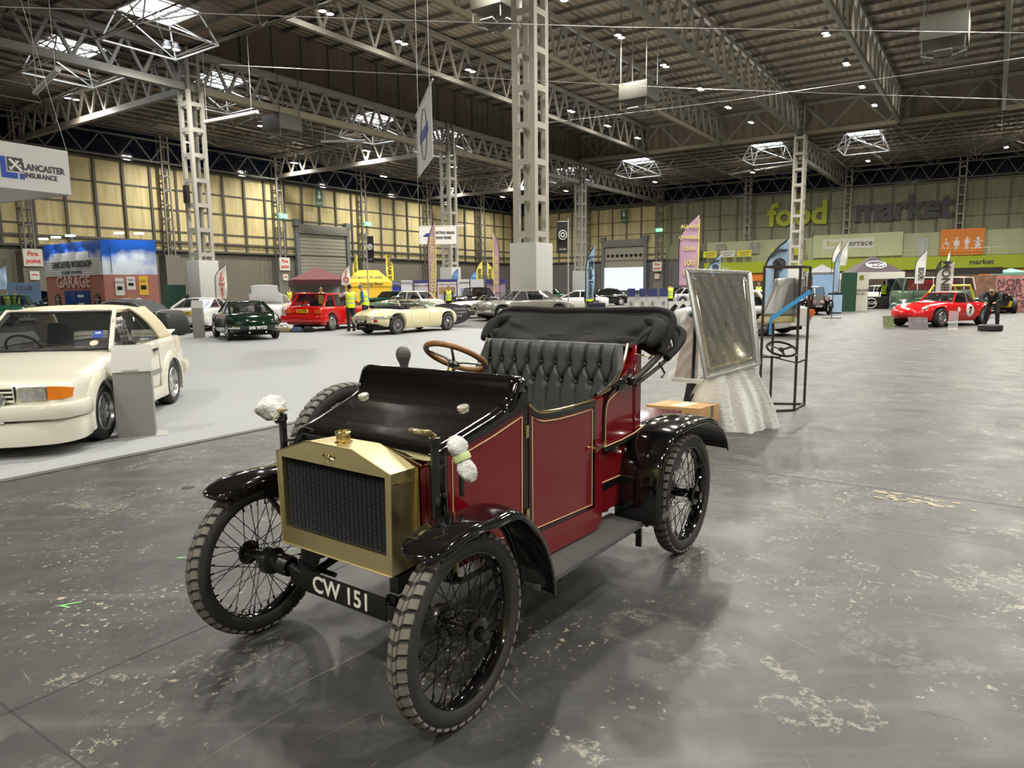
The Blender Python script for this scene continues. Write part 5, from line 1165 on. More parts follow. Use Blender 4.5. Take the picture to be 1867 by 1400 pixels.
m_ = MB(); m_.grid(lambda a, b: (1.05 + .30 * a * cos(2 * PI * b), .12 + .24 * a * sin(2 * PI * b), topz(ET, 1.05 + .30 * a * cos(2 * PI * b), .12 + .24 * a * sin(2 * PI * b), .75) + .008), 8, 28); o_ = m_.build('bonnet_roundel', wr, RC, smooth=60)
text('7', .26, blacktxt, o_, (1.05, .12, topz(ET, 1.05, .12, .75) + .016), (0, 1, 0), (-1, 0, 0), 'number', ext=.003, bold=.006)
m_ = MB(); m_.grid(lambda a, b: (1.60 + .12 * a, -.10 - .5 * b, topz(ET, 1.60 + .12 * a, -.10 - .5 * b, .75) + .008), 4, 10); m_.build('sponsor_decal', mat('decal_pink', (.8, .35, .38), .4), RC)

# ---- others, seen partly
def quick(label, px, yawd, st, wb, col, gh, **k):
    off = k.pop('off', (0, 0)); loc = G(*px) + Vector((off[0], off[1], 0)); return make_car(label, loc, rad(yawd), st, wb, col, gh, **k)
SED = [(2.05, .60, .34, .56, .62), (2.0, .72, .26, .70, .76), (1.6, .80, .2, .78, .86), (.9, .82, .19, .84, .92), (.2, .82, .19, .88, .93), (-.8, .82, .19, .89, .93), (-1.4, .82, .2, .88, .93), (-1.9, .78, .26, .82, .89), (-2.1, .70, .34, .70, .80)]
OLD = [(1.75, .26, .38, .74, .92), (1.6, .42, .34, .82, 1.0), (1.0, .56, .30, .90, 1.05), (.5, .68, .26, .94, 1.06), (-.6, .74, .26, .96, 1.04), (-1.3, .72, .28, .92, 1.04), (-1.7, .56, .34, .78, .92), (-1.85, .40, .42, .66, .80)]
VAN = [(2.1, .74, .3, .96, 1.0), (2.05, .82, .24, 1.06, 1.10), (1.8, .86, .22, 1.12, 1.15), (0, .87, .22, 1.14, 1.16), (-1.9, .87, .22, 1.12, 1.15), (-2.1, .82, .26, 1.04, 1.1)]
PO = quick('white coupe seen from behind with red tail lamps, behind the grey lectern', (338, 606), 93, SED, 2.4, 'white', (.7, .2, -.6, -1.55, .90, 1.24, .72, .55, .5), style='alloy', R=.30, off=(0, 1.9), glass=gls)
for s in (1, -1): MB().box(-2.13, -2.06, s * .40 if s > 0 else -.68, .68 if s > 0 else -.40, .66, .80).build('tail_lamp', redl, PO, bevel=.01)
plate_on(PO, 'B 119 CFD', -2.105, .72, ypl, blacktxt, .52, .12); sweep_box(PO, 'rear_bumper', [(-1.8, .82, .45), (-2.12, .74, .45), (-2.16, 0, .45), (-2.12, -.74, .45), (-1.8, -.82, .45)], .08, .2, CP['white'])
quick('white modern coupe with dark windows behind the folded hood', (1050, 568), 172, SED, 2.5, 'white', (.9, .1, -.7, -1.5, .90, 1.28, .72, .56, .5), style='alloy', soft=.4, glass=glsd)
quick('cream saloon parked behind the primrose roadster', (728, 577), 150, SED, 2.5, 'creamy', (.75, .35, -.9, -1.35, .9, 1.36, .73, .58, .45), glass=gls, off=(0, 5))
quick('sage green open car half hidden by the primrose roadster', (722, 585), 160, ET, 2.4, 'sage', (.3, .02, -.5, -.8, .83, 1.16, .62, .52), soft=.6, open_top=True, off=(-.3, 2.8))
quick('black upright classic saloon behind the dark oval club banner', (815, 575), 205, OLD, 2.4, 'black', (.5, .35, -.9, -1.25, 1.0, 1.55, .64, .56, .5), R=.34, tw=.14, style='wire', soft=.3, glass=gls, off=(1.2, 6))
quick('cream roadster between the oval banner and the grey saloon', (862, 588), 195, ET, 2.5, 'creamy', (.3, .02, -.5, -.8, .83, 1.16, .62, .52), R=.32, style='wire', soft=.6, open_top=True, off=(.4, 5.5))
quick('orange sports car under the show panels', (775, 560), 170, ET, 2.4, 'orange', (.3, .02, -.5, -.8, .83, 1.14, .6, .5), soft=.6, off=(0, 4))
quick('dark red classic car left of the pale column casing', (905, 563), 175, ET, 2.4, 'red', (.3, .02, -.5, -.8, .83, 1.16, .6, .5), soft=.5, off=(0, 4))
quick('small blue open car in front of the brick garage stand', (158, 580), 5, ET, 2.3, 'blue', (.3, .02, -.5, -.8, .83, 1.16, .62, .52), soft=.4, open_top=True)
quick('dark windscreened classic between the navy bonnet and the black cover', (115, 575), 12, SED, 2.4, 'navy', (.7, .4, -.6, -1.1, .9, 1.3, .72, .56, .5), soft=.4)
GB = quick('big green saloon behind the cream convertible', (25, 590), -60, JG, 2.9, 'green', (.95, .45, -.95, -1.75, .95, 1.42, .82, .62, .30, .62), R=.34, soft=.5, glass=gls)
NB = quick('navy saloon with its bonnet raised, left of the brick garage stand', (70, 562), -40, SED, 2.5, 'navy', (.75, .3, -.9, -1.5, .9, 1.32, .73, .58, .5), soft=.4)
m_ = MB(); m_.grid(lambda a, b: (.9 + 1.0 * a * cos(.9), (2 * b - 1) * (.70 - .1 * a), .95 + 1.0 * a * sin(.9) + .06 * sin(PI * a) - .10 * (2 * b - 1) ** 2), 8, 12); m_.build('raised_bonnet', CP['navy'], NB, thick=.03, smooth=60)
WB = quick('car with a white bonnet raised, just behind the dark green coupe', (470, 590), -82, SED, 2.4, 'white', (.75, .3, -.9, -1.5, .9, 1.30, .73, .58, .5), off=(-.1, 2.2))
m_ = MB(); m_.grid(lambda a, b: (.80 + .55 * a, (2 * b - 1) * (.80 - (.18 if a > .55 else 0)), .94 + .85 * a - .04 * (2 * b - 1) ** 2), 8, 12); m_.build('raised_bonnet', mat('bonnet_white', (.74, .76, .78), .35), WB, thick=.03, smooth=30)
MC_ = quick('dark red saloon with upright chrome grille right of the raised white bonnet', (508, 582), -80, SED, 2.6, 'red', (.75, .35, -.9, -1.4, .9, 1.34, .73, .58, .45), off=(.6, 3))
MB().box(2.0, 2.08, -.30, .30, .42, .74).build('grille', chrome, MC_, bevel=.02)
for s in (1, -1): lampdisc(MC_, 'headlamp', (2.02, s * .52, .6), (1, 0, 0), .09, clear)
quick('dark estate car with its tailgate up behind the raised white bonnet', (452, 560), 100, SED, 2.5, 'black', (.75, .35, -1.4, -1.8, .9, 1.36, .73, .58, .4, .7), off=(-.5, 6))
MO = quick('black vintage open tourer with chrome lamps, right of the mirror stand', (1498, 574), -100, OLD, 2.4, 'black', (.5, .42, -.7, -1.1, 1.0, 1.42, .6, .52), R=.36, tw=.13, style='wire', open_top=True, off=(0, 1.5))
for s in (1, -1):
    lampdisc(MO, 'headlamp', (1.72, s * .44, .84), (1, 0, 0), .12, clear); lampdisc(MO, 'spot_lamp', (1.85, s * .18, .66), (1, 0, 0), .09, clear)
    m_ = MB(); rings = []
    for k in range(15): a = PI * (.0 + .9 * k / 14); rings.append([(1.2 + .42 * cos(a), s * .52, .36 + .42 * sin(a)), (1.2 + .44 * cos(a), s * .64, .36 + .45 * sin(a)), (1.2 + .42 * cos(a), s * .78, .36 + .42 * sin(a)), (1.2 + .40 * cos(a), s * .64, .36 + .41 * sin(a))])
    m_.loft(rings); m_.build('front_wing', CP['black'], MO, smooth=60)
MB().prism([(-.24, .45), (.24, .45), (.24, .95), (0, 1.02), (-.24, .95)], 1.74, 1.79, lambda p, q, t_: (t_, p, q)).build('grille', mat('grille_slats', (.22, .22, .22), .5, metal=.5), MO)
plate_on(MO, 'LTS 396', 1.93, .44, bpl, whitetxt, .5, .11, rear=False)
WT = quick('white saloon with wide alloy wheels behind the rusty steel frame', (1412, 611), 133, SED, 2.3, 'white', (.75, .35, -.9, -1.35, .9, 1.34, .73, .58, .45), R=.31, tw=.2, style='alloy', soft=.3, off=(-.75, 1.1), glass=gls)
for s in (1, -1): MB().box(-2.14, -2.02, s * .45 if s > 0 else -.72, .72 if s > 0 else -.45, .56, .78).build('tail_lamp', MC['amber_red'], WT, bevel=.02)
quick('cream classic saloon beyond the man in the yellow vest', (1647, 555), -70, SED, 2.4, 'creamy', (.75, .35, -.9, -1.35, .9, 1.36, .73, .58, .45), style='disc', soft=.4, off=(0, 3))
VW = quick('grey-green camper van with cream roof behind the red racing coupe', (1800, 572), 172, VAN, 2.4, 'sage', (1.95, 1.75, -1.9, -2.05, 1.14, 1.86, .84, .72, .2, .42, .64, .84), R=.33, roofcol=CP['creamy'], style='disc', name='camper_van', cat='van', off=(1.6, 7.5), glass=gls)
KT = quick('bright yellow kit car with open roll frame behind the hardtop', (1752, 580), 180, ET, 2.3, 'dgreen', None, soft=.5, off=(0, 1.5)); 
m_ = MB(); 
for s in (1, -1): m_.tube([(.4, s * .6, .85), (.1, s * .55, 1.42), (-.9, s * .55, 1.42), (-1.1, s * .6, .85)], .045, 8)
m_.tube([(.1, .55, 1.42), (.1, -.55, 1.42)], .045, 8); m_.tube([(-.9, .55, 1.42), (-.9, -.55, 1.42)], .045, 8); m_.build('roll_cage', mat('cage_yellow', (.80, .58, .02), .3), KT)
HR = quick('black open-wheeled special at the right edge behind the bending person', (1845, 572), -120, OLD, 2.5, 'black', None, R=.38, tw=.22, style='race', off=(.6, 2))
m_ = MB(); m_.box(1.1, 1.5, -.5, .5, .3, .62); m_.build('nose_tray', MC['cage_yellow'], HR, bevel=.03)
for k, (px, dy, c, lb) in enumerate((((690, 566), 8, 'dgreen', 'dark green classic behind the man in the blue jumper'), ((975, 566), 2, 'silver', 'silver car half hidden by the pale column casing'), ((1000, 558), 8, 'dgreen', 'green sports car under the black flag'),
      ((1110, 558), 4, 'black', 'black sports car in front of the roller shutter'), ((1150, 552), 26, 'dgreen', 'dark green car behind the blue and white panels'), ((1252, 553), 6, 'black', 'black soft-topped vehicle behind the worker by the pink flag'), ((555, 556), 14, 'dgreen', 'dark car below the burgundy tent'), ((300, 560), 12, 'black', 'dark classic behind the brick garage stand edge'), ((1310, 560), 12, 'silver', 'silver car behind the wrapped windscreen'))):
    quick(lb, px, (170, 20, 160, 185, 15, 90, 175, 160, 10)[k], SED, 2.4, c, (.75, .35, -.9, -1.35, .9, 1.34, .73, .58, .45), soft=.5, off=(0, dy * .6), glass=glsd)
# red van-like sports car with wide rear at right, seen between the flags
RV = quick('glossy red panel van between the white lettered flags', (1702, 562), 80, VAN, 2.3, 'red', None, R=.32, off=(2.2, 4), name='panel_van', cat='van')
m_ = MB(); m_.box(-2.08, 2.0, -.86, .86, 1.1, 1.75); m_.build('cargo_body', CP['red'], RV, bevel=.12)
# covered car: one black cover with white piping draped over a low car
def cover(a, b):
    x = -2.25 + 4.5 * a; prof = [(-2.25, .04), (-2.17, .66), (-2.05, .88), (-1.6, .90), (-.9, 1.26), (-.2, 1.30), (.5, 1.08), (.9, .96), (1.6, .98), (2.05, .92), (2.17, .64), (2.25, .04)]
    for p, q in zip(prof, prof[1:]):
        if p[0] <= x <= q[0] + 1e-6: t = (x - p[0]) / (q[0] - p[0]); t = t * t * (3 - 2 * t); zt = p[1] + (q[1] - p[1]) * t; break
    th = PI * b; hwid = .92 - .25 * abs(a * 2 - 1) ** 6; y = cos(th); s_ = sin(th)
    yy = hwid * (1 if y > 0 else -1) * abs(y) ** .35; zz = .03 + (zt - .03) * s_ ** .35
    return (x * (1 - .02 * s_), yy + .02 * sin(x * 9 + b * 20), zz)
cv = thing('covered_car', 'low car under a black fitted cover with thin white piping, behind the cream convertible', 'covered car', G(235, 612) + Vector((-.2, -.2, 0)), rad(178))
mb = MB(); mb.grid(cover, 48, 36); mb.build('car_cover', mat('cover_cloth', (.018, .019, .020), .75, bump=.2, bscale=60), cv, smooth=70, thick=.006)
MB().tube([Vector(cover(k / 40, .33)) * 1.004 for k in range(1, 40)], .008, 5).build('piping', mat('white_piping', (.7, .7, .68), .6), cv)
MB().tube([Vector(cover(.10, .02 + .96 * k / 30)) * 1.006 for k in range(31)], .008, 5).build('piping', MC['white_piping'], cv)
# ================================================================ wall signs
LW = lambda u, z, off=.25: UW(u, WL - off, z); FW_ = lambda w, z, off=.3: UW(WF - off, w, z)
Uv = UW(1, 0).normalized(); Wv = UW(0, 1).normalized(); Zv = Vector((0, 0, 1))
lime = mat('lime_letters', (.42, .46, .03), .5); slate = mat('slate_letters', (.055, .055, .065), .5); limeb = mat('lime_fascia', (.38, .45, .02), .5, noise=.06)
pale = panel_mat('pale_green_board', (.40, .42, .26), (.48, .50, .33), .4); orng = mat('orange_board', (.78, .24, .03), .5); signw = mat('sign_white', (.70, .68, .60), .5); redt = mat('sign_red', (.62, .05, .04), .5)
def board(name, c, r, up, w, h, th, m, parent=None, bevel=0):
    r = Vector(r).normalized(); up = Vector(up).normalized(); n = r.cross(up); c = Vector(c)
    M_ = Matrix(((r.x, up.x, n.x, c.x), (r.y, up.y, n.y, c.y), (r.z, up.z, n.z, c.z), (0, 0, 0, 1)))
    return MB(M_).box(-w / 2, w / 2, -h / 2, h / 2, -th, 0).build(name, m, parent, bevel=bevel)
def lettering(s, size, m, c, r, label, up=(0, 0, 1), cat='sign lettering', **k):
    return tag(text(s, size, m, None, c, r, up, 'wall_lettering', **k), label, cat)
fr = -Wv
lettering('food', 5.0, lime, FW_(27, 12.6, .5), fr, 'huge lime green word on the green wall of the hall', ext=.12, bold=.16, xs=.98)
lettering('market', 5.0, slate, FW_(12.2, 12.55, .5), fr, 'huge dark grey word on the green wall of the hall', ext=.12, bold=.14, xs=.88)
# mezzanine with lime fascia, pale upper boards, rail
t = thing('mezzanine', 'long lime green mezzanine front with pale upper boards under the big wall words', 'balcony', UW(WF - 1.2, 4), HROT)
MB().box(-1.0, 1.1, -37.5, 37.5, 3.5, 5.3).build('lime_fascia', limeb, t)
MB().box(.3, 1.0, -37.5, 37.5, 5.3, 8.85).build('upper_board', pale, t)
MB().box(-.6, 1.1, -37.5, 37.5, 0, 3.5).build('shop_front', mat('brown_shop', (.10, .075, .05), .5, noise=.5, nscale=.8), t)
mb = MB()
for k in range(38): mb.box(-.95, -.90, -37 + k * 2, -36.95 + k * 2, 5.3, 6.4)
mb.box(-.96, -.90, -37.5, 8, 6.38, 6.44); mb.box(-.93, -.92, -37.5, 37.5, 4.38, 4.42); mb.build('balcony_rail', chrome, t)
text('Eat', .9, whitetxt, t, (-1.03, 33.8, 4.35), (0, -1, 0), (0, 0, 1), ext=.02); text('market', 1.0, slate, t, (-1.03, 36.0 - 12, 4.4), (0, -1, 0), (0, 0, 1), ext=.02, bold=.02); text('market', 1.0, slate, t, (-1.03, -2.2, 4.4), (0, -1, 0), (0, 0, 1), ext=.02, bold=.02)
for y0, y1 in ((26, 37), (-16, -2)): MB().box(-.66, -.60, y0, y1, 2.2, 3.4).build('orange_fascia', orng, t)
o = board('terrace_sign', FW_(18.0, 7.4, 1.3), fr, Zv, 12.5, 3.5, .3, mat('terrace_board', (.52, .56, .33), .5)); tag(o, 'long pale green sign board with the words food terrace on white', 'sign')
board('white_strip', FW_(19.2, 7.7, 1.34), fr, Zv, 7.2, 1.5, .03, signw, o)
text('food', 1.25, lime, o, FW_(21.1, 7.75, 1.36), fr, Zv, ext=.01, bold=.01); text('terrace', 1.25, slate, o, FW_(17.6, 7.72, 1.36), fr, Zv, ext=.01, bold=.01)
# orange toilet board with four white pictograms
o = board('toilet_sign', FW_(4.3, 7.3, 1.35), fr, Zv, 5.3, 3.7, .3, orng); tag(o, 'square orange sign with four white washroom pictograms on the far wall', 'sign')
def pict(k, w):
    c = FW_(w, 7.1, 1.37); mb = MB(Matrix(((fr.x, 0, -Uv.x, c.x), (fr.y, 0, -Uv.y, c.y), (0, 1, 0, c.z), (0, 0, 0, 1))))
    def disc(x, y, r, r0=0): mb.lathe([(r0, 0), (r, 0), (r, .02), (r0, .02)], (x, y, 0), (0, 0, 1), 18)
    B = lambda x0, x1, y0, y1: mb.box(x0, x1, y0, y1, 0, .02)
    if k == 0: disc(-.05, .62, .12); B(-.13, .0, -.05, .5); B(-.1, .3, .15, .25); B(-.1, .34, -.12, 0); B(.26, .38, -.5, -.05); disc(-.05, -.30, .42, .32)
    if k == 1: disc(0, .75, .14); mb.prism([(-.12, .55), (.12, .55), (.36, -.3), (-.36, -.3)], 0, .02, lambda p, q, t_: (p, q, t_)); B(-.14, -.03, -.85, -.3); B(.03, .14, -.85, -.3); B(-.38, -.28, -.1, .4); B(.28, .38, -.1, .4)
    if k == 2: disc(0, .75, .14); B(-.2, .2, -.1, .55); B(-.18, -.03, -.85, -.1); B(.03, .18, -.85, -.1); B(-.34, -.25, -.1, .52); B(.25, .34, -.1, .52)
    if k == 3: disc(0, .62, .2); mb.prism([(-.22, .38), (.22, .38), (.14, -.2), (-.14, -.2)], 0, .02, lambda p, q, t_: (p, q, t_)); B(-.55, .55, .18, .3); mb.prism([(-.4, -.15), (.4, -.15), (.2, -.6), (-.2, -.6)], 0, .02, lambda p, q, t_: (p, q, t_)); B(-.3, -.12, -.85, -.5); B(.12, .3, -.85, -.5)
    mb.build('pictogram', whitetxt, o)
for k, w in enumerate((6.2, 4.95, 3.7, 2.4)): pict(k, w)
o = board('glazed_door', FW_(9.2, 6.7, 1.0), fr, Zv, 1.6, 2.9, .1, mat('pane_pale', (.45, .5, .48), .1)); tag(o, 'white framed glazed door on the mezzanine left of the orange sign', 'door'); mbx = board('door_frame', FW_(9.2, 6.7, 1.03), fr, Zv, .08, 2.9, .02, signw, o)
for i, (w, c, lb) in enumerate(((40.5, 'y', 'leftmost yellow insurance banner on the mezzanine'), (37.5, 'w', 'white insurance banner on the mezzanine'), (34.7, 'y', 'yellow banner right of the white one on the mezzanine'), (29.2, 'y', 'yellow banner seen behind the grey steel column'), (26.6, 'y', 'rightmost yellow banner on the mezzanine'))):
    o = board('small_banner', FW_(w, 6.75, 2.35), fr, Zv, 2.3, 1.0, .03, mat('banner_yellow', (.72, .66, .04), .6) if c == 'y' else signw); tag(o, lb, 'banner')
    text('LANCASTER', .36, slate, o, FW_(w, 6.9, 2.37), fr, Zv, ext=.01, xs=.9); text('INSURANCE', .26, slate, o, FW_(w, 6.52, 2.37), fr, Zv, ext=.01, xs=.9)
for i, (w, z) in enumerate(((43.5, 7.4), (39.0, 7.5), (33.4, 7.6), (26.3, 7.6))):
    o = board('wall_picture', FW_(w, z, 1.25), fr, Zv, 1.5, 1.9, .05, mat('photo_print', (.30, .28, .24), .5, noise=.8, nscale=2.5)); tag(o, ('picture board left of the pink flag top on the pale wall', 'picture board above the leftmost yellow banner', 'dark picture board left of the blue feather flag top', 'picture board right of the grey steel column')[i], 'picture board')
# roller shutters
def shutter(c, r, w, ztop, zopen, label, holes=False):
    n = Vector((r.y, -r.x, 0)); a = math.atan2(r.y, r.x); t = thing('roller_shutter', label, 'roller shutter', (c.x, c.y, 0), a)
    for s in (-1, 1):
        mb = MB(); mb.box(s * w / 2 - .3, s * w / 2 + .3, -.55, -.05, 0, ztop + .3); mb.box(s * w / 2 - .45, s * w / 2 + .45, -.7, 0, ztop + .1, ztop + 1.0); mb.build('shutter_post', mat('blue_grey_steel', (.16, .175, .18), .5), t)
    MB().box(-w / 2, w / 2, -.65, 0, ztop - .9, ztop + .4).build('shutter_drum', steel, t, bevel=.1)
    mb = MB(); z = ztop - .9
    while z > zopen: mb.box(-w / 2 + .2, w / 2 - .2, -.25, -.15, z - .42, z); mb.box(-w / 2 + .2, w / 2 - .2, -.20, -.12, z - .5, z - .42); z -= .5
    mb.build('shutter_slats', mat('shutter_beige', (.36, .34, .27), .5), t)
    if holes:
        for k in range(8): MB().lathe([(0, 0), (.30, 0)], (-w / 2 + 1 + k * (w - 2) / 7, -.27, zopen + 2.2), (0, -1, 0), 18).build('shutter_vent', under, t)
    return t
shutter(UW(69.5, WL - .1), Uv, 9.2, 10.2, 2.4, 'closed beige roller shutter between grey posts behind the burgundy tent')
sh = shutter(UW(WF - .1, 57.4), -Wv, 8.6, 9.7, 5.0, 'half raised roller shutter with a row of round vents on the far wall', True)
o = board('poster_wall', FW_(57.4, 2.9, .5), fr, Zv, 8.0, 4.2, .1, mat('lit_poster', (.66, .74, .84), .5, emit=.6)); tag(o, 'pale blue backlit poster wall under the half raised shutter', 'poster wall')
pk = mat('poster_pink', (.75, .06, .18), .5)
for k, (dx, a_) in enumerate(((1.0, .3), (1.3, -.3), (2.3, .25), (2.9, .25), (3.5, .25))):
    c = FW_(57.4 - dx, 3.0, .38); board('pink_stripe', c, fr + Zv * 0, (Zv + fr * a_).normalized(), .35, 3.0, .02, pk, o) if 0 else MB().beam(c - (Zv + fr * a_) * 1.5, c + (Zv + fr * a_) * 1.5, .42, .04, Uv).build('pink_stripe', pk, o)
# fire point signs, fire phones, exit signs
for k, (c, r, lb) in enumerate(((LW(31.6, 5.0, 1.6), Uv, 'nearest fire point sign, left of the brick garage stand'), (LW(61.7, 5.0, 1.6), Uv, 'fire point sign left of the burgundy tent'), (FW_(50.2, 5.0, 1.9), fr, 'fire point sign right of the half raised roller shutter'))):
    o = board('fire_point_sign', c, r, Zv, 1.7, 1.7, .05, signw); tag(o, lb, 'sign'); n = Vector(r).cross(Zv) * .01
    text('Fire', .62, redt, o, c + n + Zv * .36, r, Zv, ext=.005, bold=.02); text('point', .62, redt, o, c + n - Zv * .34, r, Zv, ext=.005, bold=.02)
    c2 = c - Zv * 1.75; o = board('phone_sign', c2, r, Zv, .85, .85, .04, signw); tag(o, 'small white phone sign below the ' + lb, 'sign'); MB().tube([c2 + n + Vector(r) * x + Zv * (.12 - x * x * 1.4) for x in (-.28, -.2, -.1, 0, .1, .2, .28)], .05, 5).build('handset_symbol', redt, o)
exg = mat('exit_green', (.10, .62, .25), .4, emit=1.3); exw = mat('exit_white', (.8, .9, .8), .4, emit=1.5)
for k, (c, r, lb) in enumerate(((LW(61.9, 11.3, 1.6), Uv, 'lit green running figure sign left of the roller shutter on the left wall'), (LW(77.3, 11.3, 1.6), Uv, 'lit green running figure sign above the yellow tent'), (FW_(50.1, 11.4, 1.6), fr, 'lit green running figure sign on the far wall'))):
    o = board('exit_sign', c, r, Zv, 1.3, .6, .15, exg); tag(o, lb, 'exit sign'); n = Vector(r).cross(Zv) * .01
    board('white_arrow', c + n + Vector(r) * .32, r, Zv, .3, .4, .01, exw, o); board('white_figure', c + n - Vector(r) * .25, r, Zv, .22, .42, .01, exw, o)
dkg = mat('exit_dark_green', (.02, .12, .06), .5)
for c, r, lb in ((LW(68.7, 14.3, .9), Uv, 'dark green down arrow sign on the left wall above the shutter'), (FW_(57.3, 14.3, .9), fr, 'dark green down arrow sign above the half raised shutter')):
    o = board('arrow_sign', c, r, Zv, 1.25, 2.3, .06, dkg); tag(o, lb, 'exit sign'); n = Vector(r).cross(Zv) * .01; M_ = Matrix(((r.x, 0, n.x, (c + n).x), (r.y, 0, n.y, (c + n).y), (0, 1, n.z, (c + n).z), (0, 0, 0, 1)))
    MB(M_).prism([(-.12, .55), (.12, .55), (.12, -.05), (.38, -.05), (0, -.5), (-.38, -.05), (-.12, -.05)], 0, 1, lambda p, q, t_: (p, q + .35, t_)).build('white_arrow', whitetxt, o); text('EXIT', .5, whitetxt, o, c + n - Zv * .75, r, Zv, ext=.004)

# ================================================================ facing helpers
def facing(p): d = Vector((p.x, p.y)).normalized(); return Vector((d.y, -d.x, 0))
def ground_at(px, D): q = AT(px, 700, D); return Vector((q.x, D, 0))
polem = mat('flag_pole', (.55, .55, .55), .4, metal=.5); dpole = mat('dark_pole', (.02, .02, .02), .5)
def feather(px, ytop, D, wpx, col, label, words=None, wcol=None, edge=None, lean=1, zb=.35, turn=0.0, wheel=False, tsz=None, vert=True, ybot=None):
    """tall feather flag: bowed mast on a cross foot and a cloth with a curved head"""
    p = ground_at(px, D); r = facing(p); r = Matrix.Rotation(turn, 3, 'Z') @ r; zt = ZA(px, ytop, p); Wd_ = wpx / FPX * D; a = math.atan2(r.y, r.x)
    t = thing('feather_flag', label, 'flag', p, a); H = zt
    mast = []; s = lean
    for k in range(21):
        q = k / 20; x = -s * Wd_ * .5 + s * (Wd_ * .95 * max(0, (q - .72) / .28) ** 2.2); z = H * (q - .03 * max(0, (q - .8) / .2) ** 2 * 0); mast.append((x, 0, z * (1 if q < .97 else 1)))
    MB().tube(mast, .018, 6).build('mast', dpole, t); mb = MB(); mb.beam((-s * Wd_ / 2 - .4, 0, .02), (-s * Wd_ / 2 + .4, 0, .02), .05, .03); mb.beam((-s * Wd_ / 2, -.4, .02), (-s * Wd_ / 2, .4, .02), .05, .03); mb.build('foot', dpole, t)
    if ybot: zb = ZA(px, ybot, p)
    mat_ = MC[col] if isinstance(col, str) else col
    def f(a_, b_):
        z = zb + (H - .01 - zb) * a_; q = z / H; x0 = -s * Wd_ * .5 + s * (Wd_ * .95 * max(0, (q - .72) / .28) ** 2.2); x1 = s * Wd_ * .5 * (.75 + .25 * min(1, a_ * 3))
        return (x0 + (x1 - x0) * b_, .03 * sin(a_ * 9 + b_ * 2) * b_, z)
    mb = MB(); mb.grid(f, 30, 6); cl = mb.build('flag_cloth', mat_, t, smooth=60, thick=.004)
    if edge: MB().tube([Vector(f(k / 20, 1)) + Vector((0, 0, 0)) for k in range(20)], .035, 5).build('edge_stripe', edge, cl)
    if words:
        n_ = len(words)
        if vert == 'stack':
            sz = tsz or Wd_ * .75; z = H * .84
            for ch in words: text(ch, sz, wcol, cl, (s * Wd_ * .08, -.05, z), (1, 0, 0), (0, 0, 1), ext=.004, bold=.01, xs=.95); z -= sz * .98
        else:
            sz = tsz or Wd_ * .7; text(words, sz, wcol, cl, (s * Wd_ * .05, -.05, (zb + H * .80) / 2), (0, 0, -1) if s > 0 else (0, 0, -1), (1, 0, 0), ext=.004, bold=.008)
    if wheel:
        c = Vector((s * Wd_ * .12, -.05, H * .84)); MB().tube([c + Vector((.22 * Wd_ * cos(k * PI / 8), 0, .22 * Wd_ * sin(k * PI / 8) - .1)) for k in range(16)], .03, 6, closed=True).build('wheel_symbol', slate, cl)
        for k in range(3): a_ = k * PI / 3; MB().tube([c + Vector((.2 * Wd_ * cos(a_), 0, .2 * Wd_ * sin(a_) - .1)), c + Vector((-.2 * Wd_ * cos(a_), 0, -.2 * Wd_ * sin(a_) - .1))], .012, 4).build('spoke_symbol', slate, cl)
        MB().prism([(-.42, .18), (-.15, .45), (.35, .40), (.28, .30), (-.1, .25), (-.3, .05)], -.06, -.05, lambda p_, q, t_: (c.x + p_ * Wd_, t_, c.z + q * Wd_)).build('bonnet_symbol', slate, cl)
    return t
pinkf = mat('flag_pink', (.60, .38, .52), .7, sheen=.1); yelf = mat('flag_yellow', (.72, .66, .08), .7); bluef = mat('flag_sky', (.38, .56, .78), .7); whf = mat('flag_white', (.72, .72, .68), .7); blueb = mat('flag_blue', (.10, .26, .55), .7)
ylt = mat('yellow_letters', (.85, .75, .25), .5)
feather(793, 405, 38, 14, pinkf, 'tall pink feather flag in front of the hanging sponsor banner', 'ALLARD OWNERS CLUB', ylt, MC['yellow_letters'], ybot=532)
feather(908, 420, 42, 11, pinkf, 'slender pink feather flag left of the tall pale column', 'ALLARD CLUB', ylt, MC['yellow_letters'], lean=-1, ybot=535)
feather(1250, 393, 30, 34, pinkf, 'broad pink feather flag left of the wrapped windscreen', None, None, MC['yellow_letters'], ybot=522)
fl = bpy.data.objects['feather_flag.002']
for s_, z in (('ALLARD', 4.0), ('OWNERS', 3.55), ('CLUB', 3.1), ('100', 2.5), ('EST', 2.1)): text(s_, .20 if len(s_) > 3 else .3, ylt, fl, (.02, -.06, z), (1, 0, 0), (0, 0, 1), ext=.004, bold=.006)
feather(415, 484, 40, 20, whf, 'white feather flag with red upright letters beside the dark green coupe', 'JOWETT', redt, vert='stack', ybot=545, tsz=.30)
feather(638, 484, 50, 16, whf, 'white feather flag with red letters left of the yellow tent', 'JO', redt, vert='stack', ybot=520, tsz=.5)
feather(22, 484, 46, 18, bluef, 'small sky blue teardrop flag at the far left edge', None, ybot=528)
feather(656, 465, 62, 10, yelf, 'yellow feather flag standing left behind the yellow tent', 'DREAM RIDES', slate, ybot=505)
feather(718, 464, 62, 14, yelf, 'yellow feather flag standing right behind the yellow tent', 'DREAM RIDES', slate, lean=-1, ybot=512)
feather(877, 476, 62, 12, yelf, 'left one of two yellow flags by the tall pale column', 'BEARS', slate, ybot=510)
feather(897, 478, 62, 12, yelf, 'right one of two yellow flags by the tall pale column', 'BEARS', slate, lean=-1, ybot=510)
feather(834, 490, 60, 12, blueb, 'left small blue flag above the show panels', None, ybot=512); feather(866, 493, 60, 12, blueb, 'right small blue flag above the show panels', None, ybot=512)
